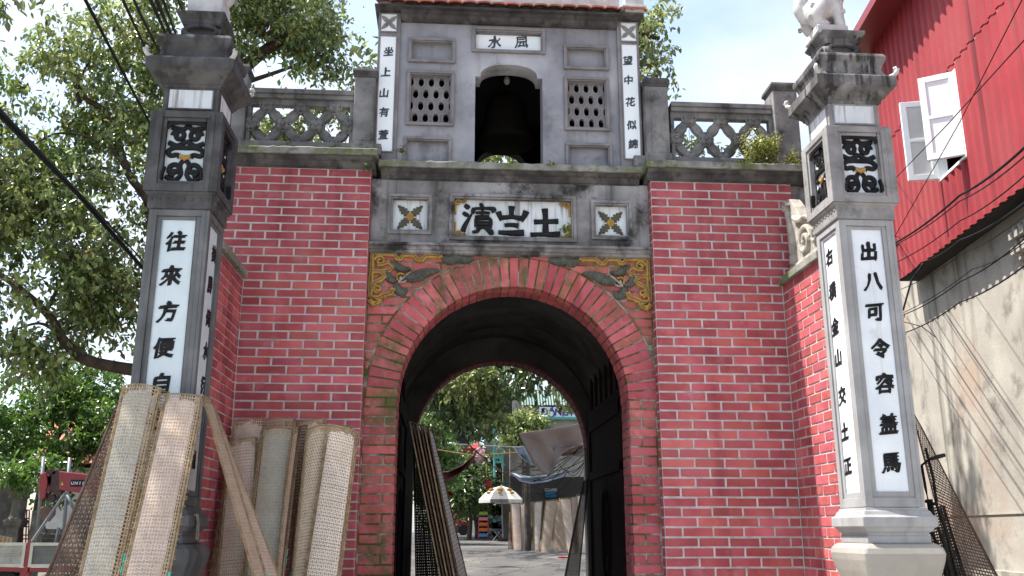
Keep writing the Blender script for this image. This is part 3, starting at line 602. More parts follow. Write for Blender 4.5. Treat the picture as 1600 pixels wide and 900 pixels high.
for st, px, py, s in ((ZBIN, 748, 340, 0.265), (ZMID, 800, 343, 0.26), (ZSH, 853, 346, 0.26)):
    p = at(px, py, YA); brush(st, p.x, p.z, s, gate, 'black', YA+0.037)
# gold corner ornaments of the centre plaque
for cx_, cz_, sx, sz in ((h2[0], h2[3], 1, -1), (h2[2], h2[3], -1, -1), (h2[0], h2[1], 1, 1), (h2[2], h2[1], -1, 1)):
    mb = MB(); y = YA+0.03
    mb.ribbon([(cx_+sx*0.012, cz_+sz*(0.02+0.016*i)) for i in range(8)], 0.02, y, 0.02)
    mb.ribbon(spiral(cx_+sx*0.035, cz_+sz*0.03, 0.026, 0.006, 0, 1.3*sx, 14), 0.014, y-0.004, 0.02)
    mb.ribbon(spiral(cx_+sx*0.085, cz_+sz*0.02, 0.018, 0.005, 0, 1.1*sx, 12), 0.012, y-0.003, 0.016)
    part('corner_ornament', mb, 'gold', gate)
# mouldings
mb = MB(); mb.xprofile([(YA-0.01, 3.615), (YA-0.045, 3.625), (YA-0.045, 3.645), (YA-0.06, 3.65), (YA-0.065, 3.675), (YA-0.09, 3.68), (YA-0.09, 3.70), (YA-0.02, 3.715)], PXL1+0.004, PXR0-0.004, YA+0.1)
part('lower_moulding', mb, 'cement_old', gate, bevel=0.002)
def cornice(x0, x1, zb, y0, nm, so=0.0):
    mb = MB(); mb.xprofile([(y0-0.012, zb), (y0-0.018, zb+0.008), (y0-0.03, zb+0.010), (y0-0.034, zb+0.024), (y0-0.04, zb+0.03), (y0-0.05, zb+0.046), (y0-0.075, zb+0.06), (y0-0.09, zb+0.078), (y0-0.092, zb+0.084)], x0+0.02, x1-0.02, y0+0.3)
    part(nm, mb, 'cement_dark', gate, bevel=0.002)
    n = int((x1-x0)/0.04); mb = MB(); prev = None; rr = random.Random(int(x0*100))
    pts = [(x0+(x1-x0)*i/n, rr.uniform(-0.004, 0.004), rr.uniform(-0.006, 0.004)) for i in range(n+1)]
    b = 0; zt = zb+0.148
    for x, dy, dz in pts:
        yy = y0-0.115+dy; zz = zt+dz; mb.v += [(x, yy, zb+0.0845), (x, yy-0.002, zt-0.012+dz), (x, yy+0.014, zz), (x, y0+0.34, zt+0.003), (x, y0+0.34, zb+0.0845)]
    for i in range(n):
        for k in range(5): j = (k+1) % 5; mb.f.append((i*5+k, i*5+j, (i+1)*5+j, (i+1)*5+k))
    mb.f.append((0, 1, 2, 3, 4)); q = n*5; mb.f.append((q+4, q+3, q+2, q+1, q)); part('ledge_slab', mb, 'ledge', gate)
cornice(-2.36, -0.90, 4.318, 0.0, 'cornice_moulding'); cornice(1.35, 2.86, 4.285, 0.0, 'cornice_moulding'); cornice(-0.895, 1.345, 4.272, 0.115, 'cornice_moulding')
# gold dragon frets in the spandrels
def fret(sx, x0):
    def T(pts): return [(x0+sx*u, 3.625-v) for u, v in pts]
    y = YA-0.001; mb = MB(); gv = MB(); _rb = mb.ribbon
    def rb2(path, w_, yy, th, **k):
        _rb(path, w_, yy, th, **k)
        if not isinstance(w_, list) and w_ > 0.04: gv.ribbon(smooth_path(path, 2) if len(path) < 8 else path, 0.007, yy-th+0.001, 0.003)
    mb.ribbon = rb2
    mb.ribbon(T([(0.02, 0.34), (0.02, 0.015), (0.20, 0.012), (0.225, 0.05), (0.25, 0.052), (0.275, 0.015), (0.36, 0.015), (0.39, 0.055), (0.43, 0.055), (0.46, 0.02), (0.54, 0.018), (0.60, 0.012)]), 0.050, y, 0.028)
    mb.ribbon(T([(0.02, 0.16), (0.10, 0.16), (0.165, 0.15), (0.19, 0.115), (0.155, 0.08), (0.10, 0.10), (0.065, 0.10)]), 0.044, y-0.002, 0.026)
    mb.ribbon(T(spiral(0.085, 0.07, 0.045, 0.008, PI, 1.4)), 0.026, y-0.004, 0.026)
    mb.ribbon(T([(0.10, 0.17), (0.13, 0.20), (0.09, 0.235), (0.05, 0.25), (0.03, 0.30)]), 0.050, y-0.003, 0.026)
    mb.ribbon(T([(0.015, 0.20), (0.015, 0.37), (0.08, 0.385), (0.13, 0.36), (0.19, 0.34), (0.20, 0.30)]), 0.050, y-0.001, 0.028)
    mb.ribbon(T(spiral(0.075, 0.31, 0.035, 0.008, PI/2, 1.3)), 0.024, y-0.004, 0.026)
    mb.ribbon(T([(0.01, 0.40), (0.04, 0.44), (0.08, 0.42), (0.10, 0.39)]), 0.045, y-0.003, 0.026)
    for u, v, r in ((0.04, 0.43, .022), (0.085, 0.405, .018), (0.135, 0.375, .016), (0.19, 0.31, .018), (0.24, 0.06, .014), (0.41, 0.065, .016), (0.57, 0.035, .014)):
        p = T([(u, v)])[0]; mb.blob((p[0], y-0.02, p[1]), (r, 0.016, r))
    part('gold_fret', mb, 'gold', gate, smooth=False); part('fret_groove', gv, 'leaf_brown', gate)
    def leaf(path, wd, nm='scroll_leaf'):
        wd *= 1.35
        m2 = MB(); P2 = smooth_path(T(path), 6); n = len(P2)
        ws = [wd*(0.25+0.75*math.sin(PI*min(1, (i/(n-1))*0.9+0.1)))*(1+0.22*(i % 2)) for i in range(n)]
        m2.ribbon(P2, ws, y-0.003, 0.024)
        for o_ in (-0.28, 0.28):
            m2.ribbon([(p[0], p[1]+wd*o_*math.sin(PI*i/(n-1))) for i, p in enumerate(P2)], [wd*0.10]*n, y-0.022, 0.008)
        part(nm, m2, 'leaf_grey', gate)
    leaf([(0.17, 0.07), (0.22, 0.11), (0.28, 0.135), (0.34, 0.13)], 0.045)
    leaf([(0.60, 0.03), (0.66, 0.055), (0.72, 0.03), (0.80, 0.045), (0.86, 0.03)], 0.06)
    leaf([(0.30, 0.22), (0.38, 0.20), (0.46, 0.165), (0.57, 0.14)], 0.065)
    leaf([(0.145, 0.15), (0.155, 0.20), (0.19, 0.235), (0.23, 0.235)], 0.045)
    leaf([(0.22, 0.26), (0.24, 0.31), (0.28, 0.335), (0.31, 0.30)], 0.05)
    m3 = MB(); m3.ribbon(T([(0.235, 0.235), (0.225, 0.19), (0.255, 0.175), (0.285, 0.185)]), 0.020, y-0.004, 0.028); part('dragon_brow', m3, 'gold', gate)
    m4 = MB(); m4.ribbon(T([(0.24, 0.245), (0.28, 0.215), (0.31, 0.185), (0.34, 0.165)]), 0.016, y-0.005, 0.028); m4.ribbon(T([(0.24, 0.25), (0.28, 0.25), (0.305, 0.235)]), 0.014, y-0.005, 0.026)
    p = T([(0.26, 0.215)])[0]; m4.blob((p[0], y-0.02, p[1]), (0.014, 0.014, 0.014)); part('dragon_jaw', m4, 'cream', gate)
fret(1, PXL1+0.01); fret(-1, PXR0-0.01)

# ---------------- bell room (tower)
YT = 0.16
TX0, TX1, TZ0, TZ1 = -0.955, 1.378, 4.40, 5.90
wins = {'ul': rect(644, 66, 706, 94, YT), 'ur': rect(886, 77, 945, 105, YT), 'll': rect(636, 220, 700, 252, YT), 'lr': rect(889, 230, 951, 262, YT),
        'gl': rect(641, 117, 704, 192, YT), 'gr': rect(887, 127, 946, 200, YT), 'top': rect(743, 50, 846, 79, YT)}
nz = rect(742, 121, 848, 250, YT)
# niche: straight part + shallow arched head approximated by stepped arc
nx0, nx1, nzs = nz[0], nz[2], nz[3]; nzt = at(795, 101, YT).z
holes = [wins[k] for k in wins] + [(nx0, TZ0, nx1, nzs), (nx0+0.045, nzs, nx1-0.045, nzt)]
mb = MB()
hs = [h for h in holes[:-2]] + [(nx0, TZ0, nx1, nzs), (nx0+0.045, nzs, nx1-0.045, nzt+0.02)]
xs = sorted({TX0+0.19, TX1-0.19, *[h[0] for h in hs], *[h[2] for h in hs]}); zs_ = sorted({TZ0, TZ1, *[h[1] for h in hs], *[h[3] for h in hs]})
for i in range(len(xs)-1):
    for j in range(len(zs_)-1):
        c = ((xs[i]+xs[i+1])/2, (zs_[j]+zs_[j+1])/2)
        if any(h[0] < c[0] < h[2] and h[1] < c[1] < h[3] for h in hs): continue
        mb.quad((xs[i], YT, zs_[j]), (xs[i+1], YT, zs_[j]), (xs[i+1], YT, zs_[j+1]), (xs[i], YT, zs_[j+1]))
for h in hs[:-2]:
    a, b, c, d = h; yb = YT+0.05
    mb.quad((a, YT, b), (a, yb, b), (c, yb, b), (c, YT, b)); mb.quad((a, YT, d), (c, YT, d), (c, yb, d), (a, yb, d))
    mb.quad((a, YT, b), (a, YT, d), (a, yb, d), (a, yb, b)); mb.quad((c, YT, b), (c, yb, b), (c, yb, d), (c, YT, d))
# arched head: fill between the arc and the rectangle top
ax0, ax1 = nx0+0.045, nx1-0.045; n = 20; arc = []
for i in range(n+1):
    t = PI*i/n; arc.append(((ax0+ax1)/2-(ax1-ax0)/2*math.cos(t), nzs+(nzt-nzs)*math.sin(t)**0.75))
for i in range(n):
    a, b = arc[i], arc[i+1]; mb.quad((a[0], YT, a[1]), (b[0], YT, b[1]), (b[0], YT, nzt+0.02), (a[0], YT, nzt+0.02))
    mb.quad((a[0], YT, a[1]), (a[0], YT+0.2, a[1]), (b[0], YT+0.2, b[1]), (b[0], YT, b[1]))
for x in (nx0, nx1): mb.quad((x, YT, TZ0), (x, YT, nzs), (x, YT+0.2, nzs), (x, YT+0.2, TZ0))
mb.quad((nx0, YT, nzs), (ax0, YT, nzs), (ax0, YT+0.2, nzs), (nx0, YT+0.2, nzs)); mb.quad((ax1, YT, nzs), (nx1, YT, nzs), (nx1, YT+0.2, nzs), (ax1, YT+0.2, nzs))
part('tower_wall', mb, 'cement_tower', gate)
# backing of the recesses, side and rear walls, ceiling, all real thickness
for k in ('ul', 'ur', 'll', 'lr', 'top'): h = wins[k]; part('recess_back', MB().box(h[0]-0.01, YT+0.048, h[1]-0.01, h[2]+0.01, YT+0.12, h[3]+0.01), 'cement_tower', gate)
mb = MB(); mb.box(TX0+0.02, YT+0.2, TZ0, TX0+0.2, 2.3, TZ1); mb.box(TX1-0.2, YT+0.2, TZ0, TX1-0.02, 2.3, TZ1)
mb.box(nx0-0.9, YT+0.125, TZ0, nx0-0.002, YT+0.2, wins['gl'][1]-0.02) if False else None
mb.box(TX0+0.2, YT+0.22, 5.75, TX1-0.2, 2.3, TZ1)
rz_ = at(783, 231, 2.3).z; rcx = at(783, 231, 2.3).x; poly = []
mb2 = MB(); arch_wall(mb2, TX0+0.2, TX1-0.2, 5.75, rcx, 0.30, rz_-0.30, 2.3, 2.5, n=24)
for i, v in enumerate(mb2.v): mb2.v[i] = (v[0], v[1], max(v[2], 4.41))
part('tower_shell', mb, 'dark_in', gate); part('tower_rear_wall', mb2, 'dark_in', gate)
for k in wins:
    h = wins[k]; mb = MB(); frame_bars(mb, h[0]-0.006, h[1]-0.006, h[2]+0.006, h[3]+0.006, 0.026, YT-0.028, YT)
    frame_bars(mb, h[0]+0.004, h[1]+0.004, h[2]-0.004, h[3]-0.004, 0.012, YT-0.014, YT+0.02)
    part('window_frame', mb, 'cement_frame', gate, bevel=0.003)
# pierced screens
for k in ('gl', 'gr'):
    h = wins[k]; W_ = h[2]-h[0]; H_ = h[3]-h[1]; cw = W_/3.9; ch = H_/4.0; mb = MB(); yf, yb = YT+0.035, YT+0.075
    for r in range(4):
        off = -0.5*cw if r % 2 else -0.02*cw
        for c in range(5):
            x = h[0]+off+c*cw; z = h[1]+r*ch+0.004; cx_, cz_ = x+cw/2, z+ch/2
            hw, hh = cw*0.26, ch*0.36
            hole = [(cx_-hw, cz_-hh*0.45), (cx_-hw*0.45, cz_-hh), (cx_+hw*0.45, cz_-hh), (cx_+hw, cz_-hh*0.45), (cx_+hw, cz_+hh*0.45), (cx_+hw*0.45, cz_+hh), (cx_-hw*0.45, cz_+hh), (cx_-hw, cz_+hh*0.45)]
            ring = [(x, z+ch*0.25), (x+cw*0.25, z), (x+cw*0.75, z), (x+cw, z+ch*0.25), (x+cw, z+ch*0.75), (x+cw*0.75, z+ch), (x+cw*0.25, z+ch), (x, z+ch*0.75)]
            ring2 = [((a[0]*0.45+b[0]*0.55), (a[1]*0.45+b[1]*0.55)) for a, b in zip(hole, ring)]
            for i in range(8):
                j = (i+1) % 8
                mb.quad((hole[i][0], yf, hole[i][1]), (hole[j][0], yf, hole[j][1]), (ring2[j][0], yf, ring2[j][1]), (ring2[i][0], yf, ring2[i][1]))
                mb.quad((ring2[i][0], yf, ring2[i][1]), (ring2[j][0], yf, ring2[j][1]), (ring[j][0], yf+0.007, ring[j][1]), (ring[i][0], yf+0.007, ring[i][1]))
                mb.quad((hole[i][0], yf, hole[i][1]), (hole[i][0], yb, hole[i][1]), (hole[j][0], yb, hole[j][1]), (hole[j][0], yf, hole[j][1]))
            for cxn, czn, i, j in ((x, z, 0, 1), (x+cw, z, 2, 3), (x+cw, z+ch, 4, 5), (x, z+ch, 6, 7)):
                mb.quad((ring[i][0], yf+0.007, ring[i][1]), (ring[j][0], yf+0.007, ring[j][1]), (cxn, yf+0.007, czn))
    part('pierced_screen', mb, 'cement_frame', gate)
p = wins['top']; part('white_panel', MB().box(p[0]+0.004, YT+0.036, p[1]+0.004, p[2]-0.004, YT+0.047, p[3]-0.016), 'tower_white', gate)
for ch, px, py in (('水', 773, 66), ('凨', 815, 66)):
    q = at(px, py, YT+0.036); put_char(ch, gate, (q.x, YT+0.034, q.z), 0.125, 'char_grey', bold=0.03)
# corner strips with couplets
for (xa, xb, chs, cps, ft) in ((588.5, 632, '坐上山有萱', [(607, 80), (603, 112), (600, 145), (600, 175), (599, 210)], (594, 20, 624, 49)),
                           (961, 1001, '望中花似錦', [(981, 94), (982, 125), (985, 159), (987, 195), (989, 225)], (964, 35, 993, 64))):
    L_ = xa < 700
    x0, x1 = (TX0, TX0+0.195) if L_ else (TX1-0.195, TX1)
    part('corner_post', MB().box(x0, YT-0.04, TZ0+0.03, x1, YT+0.205, 5.872), 'cement_frame', gate, bevel=0.004)
    px0, px1 = x0+0.024, x1-0.036 if L_ else x1-0.024
    if not L_: px0 = x0+0.036
    zt = at(*( (600, 57) if L_ else (980, 70)), YT-0.045).z; zb = at(*((600, 236) if L_ else (990, 248)), YT-0.045).z
    part('white_panel', MB().box(px0, YT-0.046, zb, px1, YT-0.0405, zt), 'tower_white', gate)
    f0 = list(rect(*ft, YT-0.045)); f0[3] = min(f0[3], 5.85); part('white_panel', MB().box(px0, YT-0.046, f0[1], px1, YT-0.0405, f0[3]), 'tower_white', gate)
    mb = MB(); frame_bars(mb, px0, f0[1], px1, f0[3], 0.010, YT-0.052, YT-0.0402); frame_bars(mb, px0, zb, px1, zt, 0.010, YT-0.0515, YT-0.0402) ; part('panel_frame', mb, 'cement_frame', gate)
    flower(gate, (px0+px1)/2, (f0[1]+f0[3])/2, 0.09, YT-0.046, 'rosette', 'rosette')
    for ch, (px, py) in zip(chs, cps):
        q = at(px, py, YT-0.05); put_char(ch, gate, (q.x, YT-0.0475, q.z), 0.092, 'char_grey', bold=0.035)
# eaves
mb = MB(); mb.xprofile([(YT-0.035, 5.80), (YT-0.06, 5.81), (YT-0.075, 5.825), (YT-0.08, 5.84), (YT-0.11, 5.85), (YT-0.11, 5.872)], TX0+0.197, TX1-0.197, YT+0.3); part('eaves_moulding', mb, 'cement_dark', gate)
mb = MB(); mb.xprofile([(YT-0.15, 5.873), (YT-0.15, 5.890)], TX0-0.03, TX1+0.03, YT+0.3); part('eaves_board', mb, 'cement_dark', gate)
mb = MB(); n = 12
prof = [(-0.062, 0), (-0.05, 0.012), (-0.02, 0.018), (0.02, 0.018), (0.05, 0.012), (0.062, 0)]
for (yy, zz) in ((0, 0), (0.30, 0.16)):
    mb.v += [(x, yy, z+zz) for x, z in prof] + [(x, yy, z+zz-0.016) for x, z in prof]
for i in range(5): mb.f += [(i, i+1, 13+i, 12+i), (6+i, 18+i, 19+i, 7+i), (i, 6+i, 7+i, i+1)]
mb.f += [(0, 12, 18, 6), (5, 11, 23, 17)]
tile_me = mb.mesh('roof_tile', M['tile'], clean=True)
for r in range(5):
    for i in range(19):
        x = TX0-0.02+0.063+i*0.1265+(0.03 if r % 2 else 0)
        link('roof_tile', tile_me, gate, (x, YT-0.20+r*0.16, 5.905+r*0.085+random.uniform(-.004, .004)), (random.uniform(-.03, .03), 0, random.uniform(-.04, .04)))
mb = MB(); mb.box(TX1-0.14, YT-0.17, 5.90, TX1+0.03, 1.2, 6.05); mb.box(TX1-0.17, YT-0.19, 5.93, TX1+0.05, 1.2, 5.955); mb.box(TX0-0.02, YT-0.02, 6.005, TX1-0.16, 0.5, 6.15); part('roof_ridge', mb, 'stone_white', gate, bevel=0.006)
q = at(792, 126, 0.9); mb = MB(); mb.blob(q, (0.032, 0.032, 0.045), 10, 8); mb.tube([q, (q.x, q.y, 5.75)], 0.006); part('light_bulb', mb, 'bulb', gate, smooth=True)

q = at(790, 225, 1.25); bell = thing('bell', 'dark bronze bell hanging in the shadow of the bell room', 'bell', (q.x, 1.25, q.z))
part('bell_body', MB().lathe([(0.27, q.z-.01), (0.285, q.z), (0.27, q.z+.06), (0.235, q.z+.14), (0.215, q.z+.30), (0.20, q.z+.42), (0.13, q.z+.50), (0.03, q.z+.53)], q.x, 1.25, 28), 'bronze', bell, smooth=True)
part('bell_yoke', MB().tube([(q.x, 1.25, q.z+.5), (q.x, 1.25, 5.76)], 0.02), 'bronze', bell)
# ---------------- balustrades on the terrace (parts of the gate)
def balustrade(px0, px1, yt_l, yt_r, Y, posts, zoff):
    x0 = at(px0, 200, Y).x; x1 = at(px1, 200, Y).x
    ztop = at((px0+px1)/2, (yt_l+yt_r)/2, Y-0.03).z
    zb = 4.46+zoff
    part('balustrade_base', MB().box(x0-0.35, Y-0.05, zb, x1+0.25, Y+0.16, zb+0.10), 'balustrade', gate, bevel=0.006)
    part('top_rail', MB().box(x0, Y-0.035, ztop-0.045, x1, Y+0.13, ztop-0.002).box(x0, Y-0.02, ztop-0.085, x1, Y+0.11, ztop-0.0455), 'balustrade', gate, bevel=0.006)
    z0, z1 = zb+0.10, ztop-0.087; H_ = z1-z0; n = 3; hx = (x1-x0-0.03)/n; mb = MB(); y = Y+0.03
    mb.box(x0, y-0.02, z0, x0+0.03, y+0.05, z1); mb.box(x1-0.03, y-0.02, z0, x1, y+0.05, z1); mb.box(x0+0.03, y-0.02, z1-0.05, x1-0.03, y+0.05, z1)
    nodes_m = [(x0+0.02+i*hx*0.985, z0+(H_-0.05)*0.5) for i in range(n+1)]
    top = [(x0+0.02+(i+0.5)*hx*0.985, z1-0.055) for i in range(n)]; bot = [(p_[0], z0+0.012) for p_ in top]
    for i in range(n):
        for a, b in ((nodes_m[i], top[i]), (top[i], nodes_m[i+1]), (nodes_m[i], bot[i]), (bot[i], nodes_m[i+1])):
            k = 7; path = [(a[0]+(b[0]-a[0])*t/k, a[1]+(b[1]-a[1])*t/k) for t in range(k+1)]
            ws = [0.112-0.036*abs(math.sin(2*PI*t/k)) for t in range(k+1)]
            mb.ribbon(path, ws, y+0.02, 0.035); mb.ribbon(path[::-1], ws, y+0.0205, -0.03)
    part('lattice_panel', mb, 'balustrade', gate)
    def ros(c, half=0):
        m2 = MB()
        for q in range(4):
            a = q*PI/2+PI/4; px_, pz_ = c[0]+0.033*math.cos(a), c[1]+0.033*math.sin(a)
            m2.blob((px_, y-0.020, pz_), (0.033, 0.018, 0.033), 8, 6)
        m2.blob((c[0], y-0.034, c[1]), (0.018, 0.016, 0.018), 8, 6); m2.ribbon(spiral(c[0], c[1], 0.062, 0.062, 0, 1.0, 18), 0.018, y-0.005, 0.018)
        if half: m2.v = [(v[0], v[1], min(v[2], z1-0.03) if half > 0 else max(v[2], z0+0.001)) for v in m2.v]
        part('rosette', m2, 'balustrade', gate, smooth=True)
    for c in nodes_m[1:-1]: ros(c)
    for c in (nodes_m[0], nodes_m[-1]): ros((c[0] + (0.02 if c is nodes_m[0] else -0.02), c[1]))
    for c in top: ros(c, 1)
    for c in bot: ros(c, -1)
    for (xa, xb, yt) in posts:
        X0, X1 = at(xa, 180, Y-0.04).x, at(xb, 180, Y-0.04).x; zt = at((xa+xb)/2, yt, Y-0.06).z; c = ((X0+X1)/2, Y+0.04); hw = (X1-X0)/2
        mb = MB(); mb.box(X0-0.012, c[1]-hw-0.012, zb-0.008, X1+0.012, c[1]+hw+0.012, zb+0.12)
        mb.box(X0, c[1]-hw, zb+0.12, X1, c[1]+hw, zt-0.10); part('post', mb, 'balustrade', gate, bevel=0.008)
        mb = MB(); mb.sqlathe([(hw-0.004, zt-0.099), (hw+0.004, zt-0.08), (hw+0.018, zt-0.065), (hw+0.018, zt-0.045), (hw+0.008, zt-0.02), (hw*0.6, zt-0.002), (hw*0.2, zt+0.004)], *c)
        part('post_cap', mb, 'cement_dark', gate, bevel=0.004)
balustrade(384, 551, 137, 140, 0.08, [(552, 585, 103), (352, 382, 95)], 0.01)
balustrade(1049, 1208, 157, 164, 0.08, [(1008, 1044, 119), (1208, 1246, 127)], -0.03)

# ---------------- doors
def door(x, side, y0, y1):
    d = 0.025; t = gate
    mb = MB(); a, b = sorted((x, x+side*d*2)); mb.box(a, y0, 0.02, b, y1, 2.50)
    dl = part('door_leaf', mb, 'door', t)
    fx = x if side > 0 else x; s = -side
    m2 = MB(); xx = x
    for (ya, za, yb, zb) in ((y0+0.0, 0.02, y1, 0.14), (y0, 2.38, y1, 2.50), (y0, 0.02, y0+0.09, 2.5), (y1-0.09, 0.02, y1, 2.5), (y0, 1.9, y1, 1.98), (y0, .75, y1, .83)):
        p, q = sorted((xx, xx+s*0.022)); m2.box(p, ya, za, q, yb, zb)
    part('door_frame', m2, 'door', t, bevel=0.004)
    m3 = MB(); yc, zc = (y0+y1)/2, 1.36
    for a_ in range(1):
        pts = [(xx+s*0.012, yc+0.16*math.cos(2*PI*i/28), zc+0.40*math.sin(2*PI*i/28)) for i in range(29)]; m3.tube(pts, 0.014)
        pts = [(xx+s*0.012, yc+0.07*math.cos(2*PI*i/20), zc+0.16*math.sin(2*PI*i/20)) for i in range(21)]; m3.tube(pts, 0.010)
    part('door_carving', m3, 'door', t, smooth=True)
    m4 = MB(); p, q = sorted((x, x+side*d*2)); m4.box(p, y0-0.02, 2.505, q, y1+0.02, 2.60)
    for i in range(7): yy = y0+0.05+i*(y1-y0-0.1)/6; m4.box(p+0.01, yy-0.012, 2.6, q-0.01, yy+0.012, 3.3)
    part('transom_bars', m4, 'door', t)
door(-0.70, -1, 0.47, 2.0); door(1.19, 1, 0.47, 2.3)
for (x, s) in ((-0.755, -1), (1.25, 1)):
    pass

# ---------------- plants growing on the gate (things)
def leaf_mesh(name, pts, dirs, nrm, L_, W_, mt, parent=None, **k):
    n = len(pts); side = np.cross(dirs, nrm); side /= np.linalg.norm(side, axis=1)[:, None]+1e-9; nn = np.cross(side, dirs)
    L_ = np.broadcast_to(L_, (n,))[:, None]; W_ = np.broadcast_to(W_, (n,))[:, None]
    V = np.empty((n, 6, 3)); V[:, 0] = pts; V[:, 1] = pts+dirs*L_*0.38+side*W_*0.5+nn*W_*0.14; V[:, 2] = pts+dirs*L_*0.75+side*W_*0.33+nn*W_*0.10
    V[:, 3] = pts+dirs*L_-nn*L_*0.10; V[:, 4] = pts+dirs*L_*0.75-side*W_*0.33+nn*W_*0.10; V[:, 5] = pts+dirs*L_*0.38-side*W_*0.5+nn*W_*0.14
    base = (np.arange(n)*6)[:, None]
    Fq = np.concatenate([base+np.array([[0, 1, 2, 3]]), base+np.array([[0, 3, 4, 5]])], 0)
    me = bpy.data.meshes.new(name); me.vertices.add(n*6); me.vertices.foreach_set('co', V.reshape(-1))
    me.loops.add(len(Fq)*4); me.loops.foreach_set('vertex_index', Fq.reshape(-1).astype(np.int32)); me.polygons.add(len(Fq))
    me.polygons.foreach_set('loop_start', np.arange(len(Fq), dtype=np.int32)*4); me.polygons.foreach_set('loop_total', np.full(len(Fq), 4, np.int32))
    me.materials.append(M[mt]); me.update(calc_edges=True); me.validate()
    return link(name, me, parent, **k)
def unit(a): return a/(np.linalg.norm(a, axis=-1, keepdims=True)+1e-9)
def shrub(name, label, c, r, n, L_, mt='leaf_weed', stems=14, up=0.6):
    t = thing(name, label, 'plant', c)
    c = np.array(c, float); tips = c+RNG.normal(0, 1, (stems, 3))*np.array(r)*0.6+np.array([0, -r[1]*0.3, r[2]*up])
    mb = MB()
    for q in tips: mb.tube([c, (c+q)/2+np.array([0, 0, 0.02]), q], 0.0025, 4)
    part('stem', mb, 'bark', t)
    k = RNG.integers(0, stems, n); tt = RNG.uniform(0.35, 1.05, n)[:, None]
    pts = c*(1-tt)+tips[k]*tt+RNG.normal(0, 1, (n, 3))*np.array(r)*0.13
    d = unit(RNG.normal(0, 1, (n, 3))+np.array([0, 0, 0.2])); nr = unit(RNG.normal(0, 1, (n, 3))+np.array([0, 0, 0.8]))
    leaf_mesh('leaf', pts, d, nr, RNG.uniform(0.6, 1.2, n)*L_, L_*0.5, mt, t, kind='stuff'); return t
q = at(1195, 245, -0.02); shrub('weed_bush', 'bushy yellow green weed growing on the right balustrade ledge', (q.x, -0.02, q.z), (0.20, 0.07, 0.17), 2300, 0.024, stems=44)
q = at(1236, 250, -0.08); shrub('weed_bush', 'sparse trailing weed beside the bushy one, close to the right pillar', (q.x, -0.06, q.z), (0.10, 0.06, 0.10), 260, 0.02, stems=16, up=0.2)
q = at(883, 362, 0.07); shrub('weed_tuft', 'small grassy tuft rooted in the right corner of the character plaque', (q.x, 0.07, q.z), (0.055, 0.03, 0.04), 90, 0.028, stems=12, up=0.4)
q = at(575, 262, -0.1); shrub('leafy_sprout', 'tiny bright green sprout under the left cornice corner', (q.x, -0.10, q.z), (0.03, 0.02, 0.03), 9, 0.055, 'leaf_bright', stems=4, up=-0.2)
q = at(862, 258, -0.03); shrub('weed_tuft', 'thin grass tuft on the middle ledge below the bell room opening', (q.x, -0.0, q.z), (0.04, 0.02, 0.03), 34, 0.025, stems=8)
q = at(437, 235, -0.05); shrub('weed_tuft', 'little green tuft at the foot of the left balustrade', (q.x, -0.06, q.z), (0.045, 0.02, 0.015), 50, 0.02, stems=8)
q = at(628, 240, 0.05); shrub('weed_tuft', 'dry grass tuft at the foot of the left white couplet strip', (q.x, 0.04, q.z), (0.08, 0.02, 0.05), 40, 0.022, stems=14)

# ================================================================== SIDE WALLS
def side_wall(label, sx, xin, bz, zc, hb, ztop):
    t = thing('brick_side_wall', label, 'wall', (xin+sx*0.14, -0.4, 0))
    xs_ = sorted((xin+sx*0.006, xin+sx*0.28))
    part('wall_core', MB().box(xs_[0], -0.82, 0, xs_[1], -0.001, ztop), 'mortar', t)
    lst = []; rot = PI/2 if sx < 0 else -PI/2           # left wall faces +X, right wall faces -X
    lay_rows(lst, -0.81, -0.002, -0.81+0.1, 0.236, zc, bz, 1, 62, hb, lambda y, z: (xin, y, z), rot, maxfn=lambda z: (-0.81, -0.004 if True else 0) if z < ztop-hb*0.4 else (0, 0), d=0.05)
    emit(lst, t, 300)
    xc = sorted((xin-sx*0.035, xin+sx*0.31))
    mb = MB(); mb.box(xc[0], -0.815, ztop+0.001, xc[1], -0.003, ztop+0.062); part('coping', mb, 'ledge', t, bevel=0.006)
    return t
wr = side_wall('short red brick side wall joining the gate to the right pillar, pink in the sun', 1, 2.482, 0.075, ZC, 0.061, 3.375)
wl = side_wall('short shaded brick side wall joining the gate to the left pillar', -1, -1.932, 0.0692, ZC+0.032, 0.056, 3.355)
# carved scroll standing on the right coping
t = thing('carved_scroll', 'cream carved scroll ornament standing on the coping beside the right pillar', 'ornament', (2.60, -0.35, 3.44))
def yz(mb, pts, w_, x, th):                                  # ribbon lying in the YZ plane, raised towards -X
    m = MB(); m.ribbon([(p[0], p[1]) for p in pts], w_, 0, th); b = len(mb.v)
    mb.v += [(x+v[1], -v[0], v[2]) for v in m.v]; mb.f += [tuple(b+i for i in f) for f in m.f]
mb = MB(); Z = 3.437
body = [(0.05, Z), (0.72, Z), (0.72, Z+0.12), (0.66, Z+0.30), (0.56, Z+0.36), (0.46, Z+0.40), (0.34, Z+0.42), (0.24, Z+0.56), (0.14, Z+0.66), (0.07, Z+0.68), (0.03, Z+0.60), (0.03, Z+0.40)]
n = len(body); b = len(mb.v); mb.v += [(2.545, -u, z) for u, z in body]+[(2.64, -u, z) for u, z in body]
mb.f += [tuple(range(n))]+[tuple(range(2*n-1, n-1, -1))]+[(i, n+i, n+(i+1) % n, (i+1) % n) for i in range(n)]
part('scroll_body', mb, 'cream', t, bevel=0.006)
mb = MB(); yz(mb, spiral(0.42, Z+0.20, 0.13, 0.02, 0, 1.6, 26), 0.045, 2.548, 0.035); yz(mb, [(0.10, Z+0.05), (0.68, Z+0.05)], 0.06, 2.548, 0.03)
